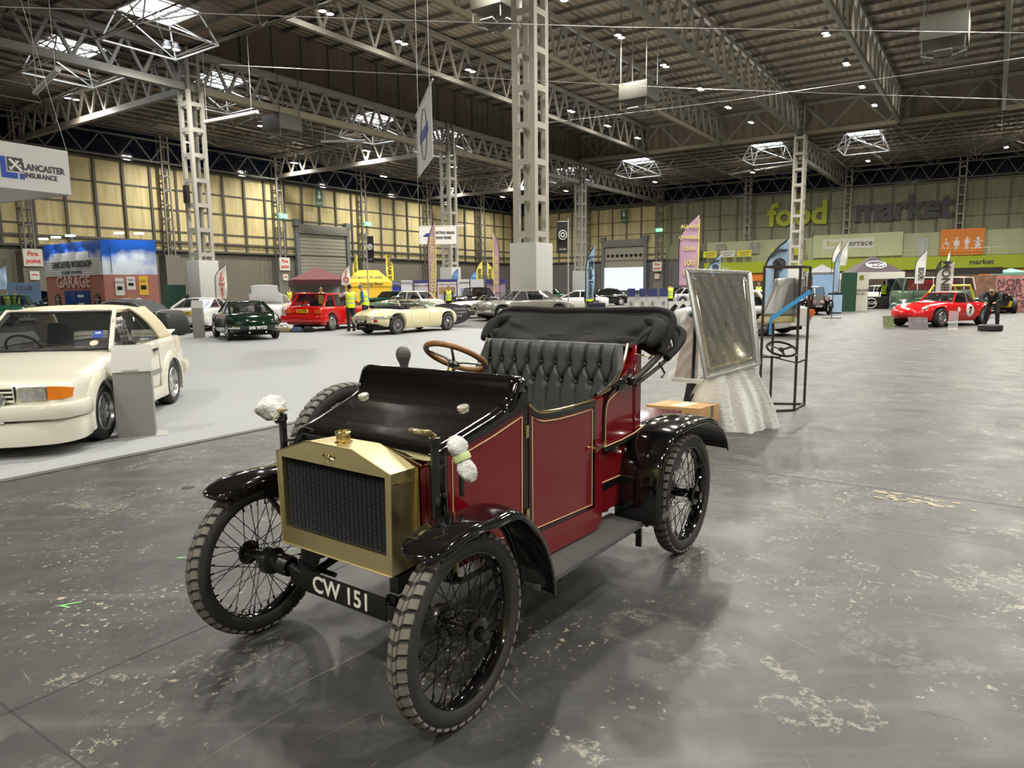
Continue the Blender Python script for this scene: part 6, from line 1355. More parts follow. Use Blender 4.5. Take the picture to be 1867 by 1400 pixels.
feather(1075, 449, 24, 16, bluef, 'slender sky blue feather flag with a black car sketch, left of the shutter', 'Cycle Lomax', slate, wheel=True, ybot=545, turn=.2)
feather(1407, 437, 15, 40, bluef, 'broad sky blue feather flag with a black car sketch behind the steel frame', 'Lomax Cars', slate, wheel=True, ybot=560, tsz=.2)
feather(1296, 465, 34, 22, bluef, 'sky blue flag partly behind the wrapped windscreen', None, wheel=True, ybot=520)
feather(1512, 441, 44, 12, whf, 'left white feather flag beside the grey tent', None, ybot=478); feather(1526, 440, 42, 13, whf, 'right white feather flag leaning beside the grey tent', None, ybot=485, turn=.3)
feather(1515, 458, 32, 9, bluef, 'narrow pale blue flag above the blue bin', None, ybot=533)
feather(1664, 458, 40, 17, whf, 'white feather flag with dark upright letters beyond the man in yellow vest', 'BXR', slate, ybot=518)
feather(1708, 478, 30, 27, whf, 'white feather flag with curved black lettering behind the red racing coupe', 'MONIKITS', slate, ybot=540)
feather(1712, 456, 60, 5, whf, 'thin white flag far behind the lettered white flags', None, ybot=478)
feather(1696, 474, 44, 9, dpole, 'small black flag between the two lettered white flags', None, ybot=500)
def polebanner(px, ytop, ybot, D, wpx, polex, poleb, label):
    p = ground_at(polex, D); r = facing(p); t = thing('hanging_flag', label, 'flag', p, math.atan2(r.y, r.x)); zt, zb = ZA(px, ytop, p), ZA(px, ybot, p); w = wpx / FPX * D; s = 1 if px > polex else -1
    MB().tube([(0, 0, 0), (0, 0, zt + .1)], .03, 8).build('pole', polem, t); MB().tube([(0, 0, zt), (s * w, 0, zt)], .015, 6).build('cross_bar', polem, t)
    cl = MB(); cl.grid(lambda a, b: (s * (.04 + w * a), .03 * sin(b * 7), zb + (zt - zb) * b), 6, 12); cl = cl.build('flag_cloth', mat('flag_black', (.014, .014, .015), .7), t, smooth=60)
    c = Vector((s * (w * .52), -.06, zb + (zt - zb) * .58)); R_ = w * .36
    MB().tube([c + Vector((R_ * cos(k * PI / 12), 0, R_ * 1.15 * sin(k * PI / 12))) for k in range(24)], .025, 6, closed=True).build('ring_emblem', whitetxt, cl); MB().tube([c + Vector((R_ * .45 * cos(k * PI / 12), 0, R_ * .52 * sin(k * PI / 12))) for k in range(24)], .03, 6, closed=True).build('wheel_emblem', whitetxt, cl)
    text('Otterspool Cars', w * .16, whitetxt, cl, (c.x, -.06, zb + (zt - zb) * .12), (1, 0, 0), (0, 0, 1), ext=.003) if 0 else text('CLUB', w * .25, whitetxt, cl, (c.x, -.06, zb + (zt - zb) * .13), (1, 0, 0), (0, 0, 1), ext=.003)
polebanner(683, 430, 479, 36, 11, 678, 0, 'black flag with white ring emblem on a pole by the yellow tent'); polebanner(1024, 404, 462, 30, 19, 1036, 0, 'black flag with white ring emblem on a pale pole right of the tall column')

# ================================================================ hanging banners
cloth_w = mat('banner_cloth', (.66, .67, .66), .7, bump=.1, bscale=6)
A_ = AT(122, 277, 26.0); B_ = AT(130, 352, 25.6); Hb = A_.z - B_.z
t = thing('box_banner', 'white hanging box banner with blue and black logo and insurer name, top left', 'hanging banner', (A_.x, A_.y, A_.z), math.atan2(Uv.y, Uv.x) + .12)
mb = MB(); mb.box(-6.2, 0, -.02, .02, -Hb, 0); f1 = mb.build('front_face', cloth_w, t); MB().box(-.02, .02, 0, 6.2, -Hb, 0).build('end_face', cloth_w, t); MB().box(-6.2, 0, 6.18, 6.22, -Hb, 0).build('rear_face', cloth_w, t); MB().box(-6.22, -6.18, 0, 6.2, -Hb, 0).build('end_face', cloth_w, t)
mb = MB()
for z in (0, -Hb):
    mb.tube([(-6.2, 0, z), (0, 0, z), (0, 6.2, z), (-6.2, 6.2, z)], .025, 6, closed=True)
mb.build('banner_frame', polem, t); mb = MB()
for x, y in ((0, 0), (-6.2, 0), (0, 6.2), (-6.2, 6.2)): mb.tube([(x, y, 0), (x * .5 - 1.5, y * .5 + 1.5, 17.5 - A_.z)], .01, 4)
mb.build('suspension_wire', polem, t)
nv = mat('logo_blue', (.02, .07, .42), .5)
s_ = Hb / 1.75
text('LANCASTER', .35 * s_, slate, f1, (-1.03 * s_, -.03, -.86 * s_ + .0), (1, 0, 0), (0, 0, 1), ext=.003, bold=.012, xs=.86); text('INSURANCE', .27 * s_, slate, f1, (-1.16 * s_, -.03, -1.18 * s_), (1, 0, 0), (0, 0, 1), ext=.003, bold=.008, xs=.86)
mb = MB(); mb.prism([(-3.85, -.55), (-3.62, -.55), (-3.62, -1.14), (-3.15, -1.14), (-3.15, -1.36), (-3.85, -1.36)], -.035, -.03, lambda p, q, t_: ((p * .85 + .62) * s_, t_, q * s_)); mb.prism([(-3.05, -1.14), (-2.85, -1.14), (-2.85, -1.36), (-3.05, -1.36)], -.035, -.03, lambda p, q, t_: ((p * .85 + .62) * s_, t_, q * s_)); mb.build('logo_bracket', nv, f1)
mb = MB(); mb.prism([(-3.56, -.55), (-2.88, -.55), (-2.88, -1.08), (-3.56, -1.08)], -.033, -.03, lambda p, q, t_: ((p * .85 + .62) * s_, t_, q * s_)); lg = mb.build('logo_square', slate, f1)
mb = MB()
for a, b2, w in (((-3.46, -.62), (-2.95, -1.05), .09), ((-3.46, -1.03), (-3.05, -.66), .06), ((-3.20, -.66), (-3.10, -.75), .05), ((-3.05, -.80), (-2.95, -.88), .05), ((-3.5, -.92), (-3.38, -1.05), .05)): mb.beam(((a[0] * .85 + .62) * s_, -.037, a[1] * s_), ((b2[0] * .85 + .62) * s_, -.037, b2[1] * s_), w * s_, .004, (0, 1, 0))
mb.build('plane_symbol', whitetxt, lg)
# banner hung edge-on in front of the tall column
N1, N2 = AT(786, 152, 17.0), AT(760, 207, 19.9); zt = (N1.z + N2.z) / 2; N1.z = N2.z = zt; hb = 1.62 * 1.03
t = thing('hanging_banner', 'white banner with blue emblem hung almost edge-on left of the tall column', 'hanging banner', N2, math.atan2((N1 - N2).y, (N1 - N2).x)); Lb = (N1 - N2).length
c_ = MB().box(0, Lb, -.006, .006, -hb, 0).build('banner_sheet', cloth_w, t); MB().tube([(-.3, 0, 0), (Lb + .3, 0, 0)], .025, 8).build('top_bar', polem, t)
mb = MB(); mb.tube([(.3, 0, 0), (.3, 0, 18.8 - zt)], .008, 4); mb.tube([(Lb - .3, 0, 0), (Lb - .3, 0, 18.8 - zt)], .008, 4); mb.build('suspension_wire', polem, t)
for sg in (-1,):
    MB().tube([(Lb / 2 + .55 * cos(k * PI / 12), sg * .012, -hb * .5 + .62 * sin(k * PI / 12)) for k in range(24)], .012, 5, closed=True).build('ring_emblem', slate, c_); text('SPORTING', .34, nv, c_, (Lb / 2, sg * .014, -hb * .5), (1, 0, 0), (0, 0, 1), ext=.003, bold=.02)
p = ground_at(805, 68); r = facing(p); w_ = 66 / FPX * 68; z1, z0 = ZA(805, 413, p), ZA(805, 445, p); c = Vector((p.x, p.y, (z0 + z1) / 2))
o = board('sponsor_banner', c, r, Zv, w_, z1 - z0, .02, cloth_w); tag(o, 'white banner with a small blue car emblem hanging before a column', 'hanging banner'); n = r.cross(Zv) * .03
text('SPORTING BEARS', .33, slate, o, c + n + r * .5 + Zv * .25, r, Zv, ext=.004, bold=.012, xs=.85); text('DREAM RIDES', .33, slate, o, c + n + r * .4 - Zv * .22, r, Zv, ext=.004, bold=.012, xs=.85)
MB().tube([c + r * (-w_ / 2 - .9) + Zv * ((z1 - z0) / 2 + .05), c + r * (w_ / 2 + .8) + Zv * ((z1 - z0) / 2 + .05)], .03, 6).build('top_bar', polem, o)
MB().prism([(-1.35, -.12), (-1.35, .02), (-1.2, .05), (-1.1, .2), (-.85, .2), (-.72, .05), (-.5, .02), (-.5, -.12)], 0, .01, lambda p_, q, t_: tuple(c + n + r * p_ + Zv * q + n * t_)).build('car_emblem', MC['blue_paint'], o)
mb = MB(); mb.tube([c + r * -w_ / 2 + Zv * 1, c + r * -w_ / 2 + Zv * (15.8 - c.z)], .01, 4); mb.tube([c + r * w_ / 2 + Zv * 1, c + r * w_ / 2 + Zv * (15.8 - c.z)], .01, 4); mb.build('suspension_wire', polem, o)

# ================================================================ tents
def tent(px, D, wpx, yeave, ypeak, top, label, band=None, wall=None, flat=0.0, name='canopy_tent', legm=None, turn=.35, words=None, wall_h=1.0, ypole=None):
    p = ground_at(px, D); r = facing(p); w = wpx / FPX * D / (cos(turn) + sin(turn)) ; ze, zp = ZA(px, yeave, p), ZA(px, ypeak, p); t = thing(name, label, 'gazebo', p, math.atan2(r.y, r.x) + turn); h = w / 2
    mb = MB(); n_ = 16; f = flat * h
    q = [(-h, -h), (h, -h), (h, h), (-h, h)]
    for i in range(4):
        a, b2 = q[i], q[(i + 1) % 4]
        def g(u, v, a=a, b2=b2):
            x = a[0] + (b2[0] - a[0]) * u; y = a[1] + (b2[1] - a[1]) * u; k = f / h
            return (x * (1 - v) + x * k * v, y * (1 - v) + y * k * v, ze + (zp - ze) * v + .10 * (v * (1 - v)) * -1)
        mb.grid(g, 6, 8)
    if f: mb.add([(-f, -f, zp), (f, -f, zp), (f, f, zp), (-f, f, zp)], [(0, 1, 2, 3)])
    mb.build('canopy', top, t, smooth=30); mb = MB(); vh = (zp - ze) * .28 + .12
    for i in range(4): a, b2 = q[i], q[(i + 1) % 4]; mb.add([(a[0], a[1], ze), (b2[0], b2[1], ze), (b2[0], b2[1], ze - vh), (a[0], a[1], ze - vh)], [(0, 1, 2, 3)])
    mb.build('valance', band or top, t, smooth=0, thick=.01)
    for x, y in q: MB().beam((x * .98, y * .98, 0), (x * .98, y * .98, ze), .05).build('leg', legm or polem, t)
    if wall:
        mb = MB()
        for i in wall[1]: a, b2 = q[i], q[(i + 1) % 4]; mb.add([(a[0] * .97, a[1] * .97, .02), (b2[0] * .97, b2[1] * .97, .02), (b2[0] * .97, b2[1] * .97, (ze - .05) * wall_h), (a[0] * .97, a[1] * .97, (ze - .05) * wall_h)], [(0, 1, 2, 3)])
        mb.build('side_wall', wall[0], t, smooth=0, thick=.01)
    return t, h, ze, zp
burg = mat('burgundy_canvas', (.10, .026, .030), .8); yelc = mat('yellow_canvas', (.82, .52, .03), .7); navc = mat('navy_canvas', (.035, .05, .13), .75); purp = mat('purple_canvas', (.030, .016, .027), .8); greyc = mat('grey_canvas', (.13, .13, .14), .75)
tent(588, 54, 104, 510, 486, burg, 'burgundy gazebo behind the red hatchback', mat('dark_burgundy', (.06, .012, .018), .8), (mat('white_wall', (.5, .5, .5), .7), (2,)), legm=dpole, turn=.12)
t, h, ze, zp = tent(678, 60, 84, 514, 493, yelc, 'yellow gazebo with script lettering behind the man in blue', yelc, (yelc, (0, 2, 3)), .45, turn=.15)
text('Dream Rides', .50, slate, t, (-.35, -h * .80, ze + .38), (1, 0, 0), (0, .75, .66), ext=.01, shear=.4); text('Sporting Bears', .32, slate, t, (0, -h - .03, ze - .16), (1, 0, 0), (0, 0, 1), ext=.01, shear=.3)
tent(716, 66, 44, 519, 510, navc, 'small navy gazebo right of the yellow one', navc, (mat('royal_blue', (.01, .03, .35), .6), (0, 1, 2)), turn=.1)
t, h, ze, zp = tent(1577, 46, 104, 497, 466, purp, 'purple and white gazebo with round badge in front of the lime fascia', mat('white_canvas', (.62, .61, .57), .7), (navc, (1,)), turn=.30, legm=whf)
text('SHOP', .42, whitetxt, t, (0, -h * .55, ze + (zp - ze) * .42), (1, 0, 0), (0, .8, .55), ext=.01, bold=.01)
MB().tube([(.62 * cos(k * PI / 4 + .39), -h * .55 + .42 * .8 * sin(k * PI / 4 + .39), ze + (zp - ze) * .42 + .42 * .55 * sin(k * PI / 4 + .39) + .02) for k in range(8)], .03, 5, closed=True).build('badge_ring', whitetxt, t)
tent(1488, 50, 58, 497, 482, greyc, 'grey gazebo above the cottage picture panel', greyc, turn=.1)
tent(1825, 60, 60, 497, 489, mat('mint_canvas', (.14, .30, .24), .7), 'mint gazebo top at the right edge', None, turn=.1)

# ================================================================ show panels
def stand_board(px, D, wpx, ytop, m, label, name='display_board', ybot=None, words=(), wm=None, cat='display board', turn=0, frame=None):
    p = ground_at(px, D); r = Matrix.Rotation(turn, 3, 'Z') @ facing(p); w = wpx / FPX * D; zt = ZA(px, ytop, p); zb = max(.0, ZA(px, ybot, p)) if ybot else 0
    o = board(name, Vector((p.x, p.y, (zt + zb) / 2)), r, Zv, w, zt - zb, .08, m); tag(o, label, cat); n = r.cross(Zv) * .02
    if frame: board('panel_picture', Vector((p.x, p.y, zb + (zt - zb) * frame[2])) + n * .5, r, Zv, w * frame[0], (zt - zb) * frame[1], .01, frame[3], o)
    for s_, sz, dz in words: text(s_, sz, wm or slate, o, Vector((p.x, p.y, zb + (zt - zb) * dz)) + n, r, Zv, ext=.005)
    return o
prn = lambda k, a, b2=.7, sc=1.2: mat('print_' + k, a, .5, noise=b2, nscale=sc)
navp = mat('panel_navy', (.03, .04, .16), .5); palep = mat('panel_pale', (.62, .63, .66), .5)
stand_board(747, 58, 20, 511, palep, 'narrow show panel with a wheel picture right of the navy gazebo', frame=(.7, .4, .35, prn('wheel', (.15, .2, .3))), words=(('MODEL', .3, .9),))
stand_board(773, 57, 28, 511, navp, 'show panel with a silver car picture, left of the pink flag', frame=(.86, .86, .46, prn('car', (.45, .42, .45))), words=(('COSMIC EXPRESS', .2, .8),))
stand_board(819, 56, 38, 509, navp, 'wide white show panel with an orange building picture', frame=(.9, .86, .47, palep), words=(('THE HOME OF MOTORING', .2, .82),)); stand_board(819, 55.5, 30, 523, prn('village', (.38, .22, .10)), 'orange building picture on the wide show panel', name='picture_board', ybot=536)
stand_board(850, 55, 18, 509, palep, 'white show panel with small blue figures', frame=(.7, .6, .4, prn('fig', (.3, .33, .5), .9, 3)), words=(('MEMBERS', .2, .88),))
stand_board(873, 54, 24, 509, palep, 'white show panel with a red and brown engine picture', frame=(.8, .6, .4, prn('eng', (.22, .12, .08), .9, 3)))
stand_board(907, 53, 38, 509, navp, 'navy framed show panel with a violet car picture', frame=(.88, .8, .45, prn('violet', (.30, .22, .28), .7, 2)), words=(('CENTENARY', .22, .83),))
stand_board(1538, 40, 26, 497, mat('board_green', (.01, .055, .03), .7), 'dark green pin board left of the purple gazebo')
stand_board(1560, 41, 24, 498, mat('board_cream', (.55, .53, .45), .6), 'cream panel with a green crown and headlamp drawing', words=(('HEADLAMPS', .18, .55), ('for sale', .15, .46)), frame=(.3, .12, .88, mat('olive', (.16, .18, .03), .6)))
o = stand_board(1491, 42, 34, 501, prn('bluesky', (.26, .40, .62), .35, .8), 'tall picture board of a red brick cottage under blue sky', frame=(.8, .35, .25, prn('cottage', (.16, .06, .035), .6, 2)))
stand_board(62, 60, 50, 515, mat('panel_slate_blue', (.10, .16, .26), .5), 'slate blue club panel behind the navy raised bonnet', words=(('CLUB', .5, .8),)); stand_board(332, 55, 36, 519, MC['board_green'], 'dark green board behind the white casing at left')
stand_board(1838, 38, 62, 502, mat('graffiti_pink', (.50, .20, .19), .6, noise=.75, nscale=3.2), 'pink wall panel covered in black graffiti at the right edge', words=(('NORTH', .5, .80), ('CARS IN', .45, .62), ('NATHAN', .45, .44), ('GTS', .5, .2))); stand_board(1772, 44, 76, 502, mat('graffiti_brown', (.20, .10, .07), .6, noise=.9, nscale=3.5), 'brown patterned panel behind the camper van'); stand_board(1762, 50, 82, 488, mat('net_black', (.012, .012, .012), .8), 'long black netted panel above the camper van', ybot=500)
for k, (px, w) in enumerate(((1149, 14), (1169, 11), (1187, 17), (1207, 15))):
    o = stand_board(px, 26 + .2 * k, w, 526, MC['white_wall'], ('leftmost', 'second from left', 'third from left', 'rightmost')[k] + ' of four white boards with navy tops and a crest', name='display_plinth', cat='display board', frame=(.98, .20, .90, navp), words=(('II', .22, .62),))
for k in range(3):
    p = AT(1226 + k * 15, 561, 25.6); o = board('barrier', Vector((p.x, p.y, .5)), facing(p), Zv, .30, 1.0, .05, mat('barrier_white', (.65, .65, .64), .5)); tag(o, ('left', 'middle', 'right')[k] + ' black and white chevron barrier under the worker in yellow', 'barrier'); r = facing(p)
    for q in (-.25, .15): MB().beam(Vector((p.x, p.y, .5 + q)) - r * .14 - Zv * .12 + r.cross(Zv) * .01, Vector((p.x, p.y, .5 + q)) + r * .14 + Zv * .22 + r.cross(Zv) * .01, .14, .01, r.cross(Zv)).build('black_stripe', under, o)
# oval pop-out banners
def oval(px, py, D, wpx, hpx, m, label, lines, tm):
    p = AT(px, py, D); r = facing(p); w, h = wpx / FPX * D / 2, hpx / FPX * D / 2; h = min(h, p.z + .3) ; t = thing('oval_banner', label, 'banner', (p.x, p.y, 0), math.atan2(r.y, r.x)); cz = h + .02
    mb = MB(); mb.lathe([(0, -.01), (w, -.01), (w, .01), (0, .01)], (0, 0, 0), (0, 1, 0), 40); M_ = Matrix.Translation((0, 0, cz)) @ Matrix.Diagonal((1, 1, h / w, 1)); mb.v = [M_ @ v for v in mb.v]; b = mb.build('banner_face', m, t, smooth=30)
    MB().tube([(w * cos(k * PI / 20), 0, cz + h * sin(k * PI / 20)) for k in range(40)], .02, 6, closed=True).build('banner_rim', dpole, t)
    for i, (s_, sz, dz) in enumerate(lines): text(s_, sz, tm, b, (.1, -.03, cz + dz), (1, 0, 0), (0, 0, 1), ext=.003)
oval(817, 567, 29.6, 78, 38, mat('oval_grey', (.045, .045, .055), .6), 'dark grey oval club banner behind the primrose roadster', (('SPORTING BEARS - THE HOME OF', .11, .22), ('DREAM RIDES FOR CHARITY', .11, .08), ('CLASSIC CAR CLUB', .11, -.06)), whitetxt)
oval(402, 559, 33, 62, 38, mat('oval_red', (.45, .02, .06), .6), 'raspberry red oval club banner behind the dark green coupe', (('Mercedes-Benz', .17, .18), ('Club', .17, 0)), whitetxt)

# ================================================================ brick garage stand
def cpt(px, D): q = ground_at(px, D); return q
c0, c1, c2 = cpt(103, 35.7), cpt(206, 32), cpt(303, 33.0); HT = ZA(206, 437, c1)
def sky_mat():
    m, nt, N, L, b = newmat('printed_sky'); tc = N.new('ShaderNodeTexCoord'); n = N.new('ShaderNodeTexNoise'); n.inputs['Scale'].default_value = .8; n.inputs['Detail'].default_value = 6; L.new(tc.outputs['Object'], n.inputs[0])
    sp = N.new('ShaderNodeSeparateXYZ'); L.new(tc.outputs['Object'], sp.inputs[0]); mr = N.new('ShaderNodeMapRange'); mr.inputs[1].default_value = 2.7; mr.inputs[2].default_value = 3.9; mr.inputs[3].default_value = .33; mr.inputs[4].default_value = -.12; L.new(sp.outputs[2], mr.inputs[0])
    ad = N.new('ShaderNodeMath'); L.new(n.outputs[0], ad.inputs[0]); L.new(mr.outputs[0], ad.inputs[1]); r = N.new('ShaderNodeValToRGB'); e = r.color_ramp.elements; e[0].position = .62; e[0].color = (.01, .12, .60, 1); e[1].position = .82; e[1].color = (.72, .78, .84, 1)
    L.new(ad.outputs[0], r.inputs[0]); L.new(r.outputs[0], b.inputs['Base Color']); b.inputs['Roughness'].default_value = .35; return m
def brick_mat():
    m, nt, N, L, b = newmat('printed_brick'); tc = N.new('ShaderNodeTexCoord'); cx = N.new('ShaderNodeSeparateXYZ'); L.new(tc.outputs['Object'], cx.inputs[0]); cb = N.new('ShaderNodeCombineXYZ'); L.new(cx.outputs[0], cb.inputs[0]); L.new(cx.outputs[2], cb.inputs[1])
    br = N.new('ShaderNodeTexBrick'); br.inputs['Scale'].default_value = 3.4; br.inputs['Color1'].default_value = (.42, .10, .075, 1); br.inputs['Color2'].default_value = (.33, .09, .07, 1); br.inputs['Mortar'].default_value = (.50, .34, .28, 1); br.inputs['Mortar Size'].default_value = .03
    L.new(cb.outputs[0], br.inputs[0]); L.new(br.outputs[0], b.inputs['Base Color']); b.inputs['Roughness'].default_value = .5; return m
skm, brm = sky_mat(), brick_mat()
t = thing('garage_stand', 'exhibition stand printed as a red brick garage under a blue sky', 'exhibition stand', c1, 0)
def stand_wall(a, b2, nm):
    d = (b2 - a); L_ = d.length; ang = math.atan2(d.y, d.x); o = MB().box(0, L_, 0, .15, 0, HT * .60).build(nm + '_wall', brm, t); o.location = a - c1; o.rotation_euler = (0, 0, ang)
    s_ = MB().box(0, L_, 0, .15, HT * .60, HT).build(nm + '_sky', skm, t); s_.location = a - c1; s_.rotation_euler = (0, 0, ang); return o, L_
wl, L1 = stand_wall(c0, c1, 'front'); wr_, L2 = stand_wall(c1, c2, 'side')
F1 = lambda x, z: Vector((x * L1, -.02, z * HT))
wb_ = mat('board_white', (.70, .70, .68), .5)
mb = MB(); mb.box(.04 * L1, .97 * L1, -.03, 0, .60 * HT, .80 * HT); mb.box(.20 * L1, .80 * L1, -.03, 0, .80 * HT, .88 * HT); mb.build('name_board', wb_, wl); mb = MB()
for k in range(6): mb.box(.04 * L1, .97 * L1, -.035, -.03, (.62 + .03 * k) * HT, (.6225 + .03 * k) * HT)
mb.build('board_lines', steel, wl)
text('LANCASTER WORKSHOP', .42, slate, wl, (.50 * L1, -.05, .735 * HT), (1, 0, 0), (0, 0, 1), ext=.005, xs=.88, bold=.01); text('A CLASSIC CAR GARAGE', .20, slate, wl, (.5 * L1, -.05, .645 * HT), (1, 0, 0), (0, 0, 1), ext=.005)
text('GARAGE', .78, mat('worn_white', (.62, .42, .38), .6), wl, (.50 * L1, -.03, .52 * HT), (1, 0, 0), (0, 0, 1), ext=.005, bold=.015, xs=1.2)
dr = MB().box(.34 * L1, .76 * L1, -.05, -.0, 0, .42 * HT).build('garage_door', mat('door_blue', (.01, .05, .22), .5), wl); MB().box(.36 * L1, .55 * L1, -.07, -.05, 0, .41 * HT).build('door_leaf', MC['blue_paint'], dr)
mb = MB()
for z in (.15, .24, .34): mb.box(.57 * L1, .67 * L1, -.06, -.05, z * HT, (z + .03) * HT)
mb.build('door_sign', whitetxt, dr)
for x in (.20, .88):
    mb = MB(); mb.prism([(x * L1 - .28, .1 * HT), (x * L1 + .28, .1 * HT), (x * L1 + .28, .34 * HT), (x * L1 + .18, .37 * HT), (x * L1, .385 * HT), (x * L1 - .18, .37 * HT), (x * L1 - .28, .34 * HT)], -.04, 0, lambda p_, q, t_: (p_, t_, q)); wn = mb.build('arched_window', under, wl)
    mb = MB(); 
    for q in (-.09, .09): mb.box(x * L1 + q - .01, x * L1 + q + .01, -.05, -.04, .1 * HT, .37 * HT)
    for z in (.17, .24, .31): mb.box(x * L1 - .28, x * L1 + .28, -.05, -.04, z * HT, (z + .005) * HT)
    mb.build('window_bars', whitetxt, wn)
for (x, z, w, h, m, s_, nm) in ((.28, .46, .16, .20, wb_, 'WORKSHOP RULES', 'poster'), (.49, .50, .16, .15, wb_, 'AUSTIN', 'poster'), (.72, .47, .17, .22, mat('poster_yellow', (.75, .45, .05), .5), 'CLASSIC MOTOR', 'poster'), (.39, .21, .17, .23, wb_, 'KEEP IT ON THE ROAD', 'poster'), (.73, .13, .24, .15, mat('poster_red', (.55, .07, .04), .5), 'CLASSICS', 'poster')):
    o = MB().box((x - w / 2) * L2, (x + w / 2) * L2, -.03, 0, (z - h / 2) * HT, (z + h / 2) * HT).build(nm, m, wr_); text(s_.split()[0], .11, slate, o, (x * L2, -.035, (z + h * .25) * HT), (1, 0, 0), (0, 0, 1), ext=.002, xs=.6); MB().box((x - w * .3) * L2, (x + w * .3) * L2, -.036, -.03, (z - h * .2) * HT, (z + h * .02) * HT).build('poster_picture', under, o, bevel=.002)
mb = MB(); mb.lathe([(0, -.02), (.16, -.02), (.16, 0)], (.61 * L2, -.02, .29 * HT), (0, 1, 0), 20); mb.build('round_sign', wb_, wr_)
MB().tube([(.16 * L2, -.02, .62 * HT), (.16 * L2, -.02, .93 * HT)], .012, 4).build('printed_mast', slate, wr_)
for (px, k) in ((113, 0), (137, 1), (163, 2), (245, 3), (280, 4)):
    base = c0.lerp(c1, (px - 103) / 103) if px < 206 else c1.lerp(c2, (px - 206) / 97); n = Vector((.25, -.95, 0)); q = base - c1 + Vector((0, 0, HT))
    mb = MB(); mb.tube([q, q + Vector((0, 0, .25)) + n * .5], .015, 5); mb.build('lamp_arm', polem, t); mb = MB(); e = q + Vector((0, 0, .25)) + n * .5; mb.box(e.x - .18, e.x + .18, e.y - .08, e.y + .08, e.z - .02, e.z + .05); mb.build('spot_lamp', mat('stand_lamp', (.9, .95, 1), .4, emit=14), t)
    ld = bpy.data.lights.new('stand_light', 'SPOT'); ld.energy = 24; ld.spot_size = rad(110); ld.color = (.8, .9, 1); lo = bpy.data.objects.new('stand_light', ld); COL.objects.link(lo); lo.location = e + c1 + Vector((0, 0, -.06)); lo.rotation_euler = (rad(-25), 0, 0)

# ================================================================ grey lecterns, bin, small floor things
lg1, lg2 = mat('lectern_grey', (.235, .235, .225), .6), mat('lectern_pale', (.42, .42, .40), .5)
def lectern(px, py, wpx, ymid, ytop, label):
    p = G(px, py); p.z = .008 if px < 800 else 0; r = facing(p); D = p.y; w = wpx / FPX * D; zm, zt = ZA(px, ymid, p), ZA(px, ytop, p); t = thing('lectern', label, 'lectern', p, math.atan2(r.y, r.x) - .08)
    MB().box(-w / 2, w / 2, 0, .28, 0, zm).build('pedestal', lg1, t, bevel=.004); MB().box(-w * .6, w * .8, -.02, .34, 0, .008).build('base_plate', lg2, t)
    mb = MB(); mb.prism([(-.01, zm - .012), (.0, zm + .01), (.22, zt), (.25, zt - .02), (.02, zm - .012)], -w * .52, w * .52, lambda p_, q, t_: (t_, p_, q)); d = mb.build('sloping_desk', lg2, t)
    MB().box(-w * .25, w * .18, -.012, -.0, zm + .004, zm + .022).build('leaflet_holder', MC['white_paint'], d); return t
lectern(250, 799, 63, 677, 632, 'grey lectern standing in front of the door of the cream convertible'); lectern(363, 616, 19, 562, 548, 'small grey lectern left of the dark green coupe')
p = G(1521, 571); t = thing('drum_bin', 'pale blue drum bin with black top left of the folding chairs', 'bin', p); Rb = 12 / FPX * p.y; zt = ZA(1521, 534, p)
MB().lathe([(0, .0), (Rb, 0), (Rb, zt * .9), (0, zt * .9)], (0, 0, .06), (0, 0, 1), 28).build('drum', bluef, t); MB().lathe([(0, 0), (Rb * .98, 0), (Rb * .98, .06)], (0, 0, 0), (0, 0, 1), 28).build('drum_foot', under, t); MB().lathe([(Rb * 1.02, 0), (Rb * 1.02, .08), (0, .08)], (0, 0, zt * .92), (0, 0, 1), 28).build('drum_lid', under, t)
p = G(1805, 603); t = thing('spare_tyre', 'black tyre lying flat on the floor at right', 'tyre', p); MB().lathe([(.20, .02), (.24, 0), (.31, 0), (.345, .03), (.345, .17), (.31, .20), (.24, .20), (.20, .18)], (0, 0, 0), (0, 0, 1), 36, closed=True).build('tyre_body', crubber, t)
for k, (px, py, w, h, m, lb) in enumerate(((1619, 598, .34, .42, prn('meadow', (.16, .19, .08), .8, 9), 'small green photo board leaning by the nose of the red racing coupe'), (1673, 600, .58, .40, prn('race', (.20, .17, .19), .8, 9), 'larger photo board leaning before the red racing coupe'))):
    p = G(px, py); r = facing(p); o = board('photo_board', p + Vector((0, 0, h / 2 + .01)), r, (Zv + Vector((0, .25, 0))).normalized(), w, h, .01, m); tag(o, lb, 'photo board'); MB().beam(p + Vector((0, .02, h * .8)), p + Vector((0, .18, 0)), .02, .01).build('strut', polem, o)
acr = mat('acrylic', (.85, .88, .88), .05, alpha=.22)
for px, py, lb in ((1737, 601, 'clear acrylic sign stand beside the door of the red racing coupe'),):
    p = G(px, py); r = facing(p); t = thing('sign_stand', lb, 'sign stand', p, math.atan2(r.y, r.x)); MB().box(-.13, .13, 0, .006, 0, .62).build('clear_panel', acr, t); MB().box(-.26, .15, -.05, .2, 0, .008).build('clear_foot', MC['white_paint'], t); 
    e = MB(); e.tube([(-.13, 0, .01), (-.13, 0, .62), (.13, 0, .62), (.13, 0, .01)], .004, 4, closed=True); e.build('polished_edge', whitetxt, t)
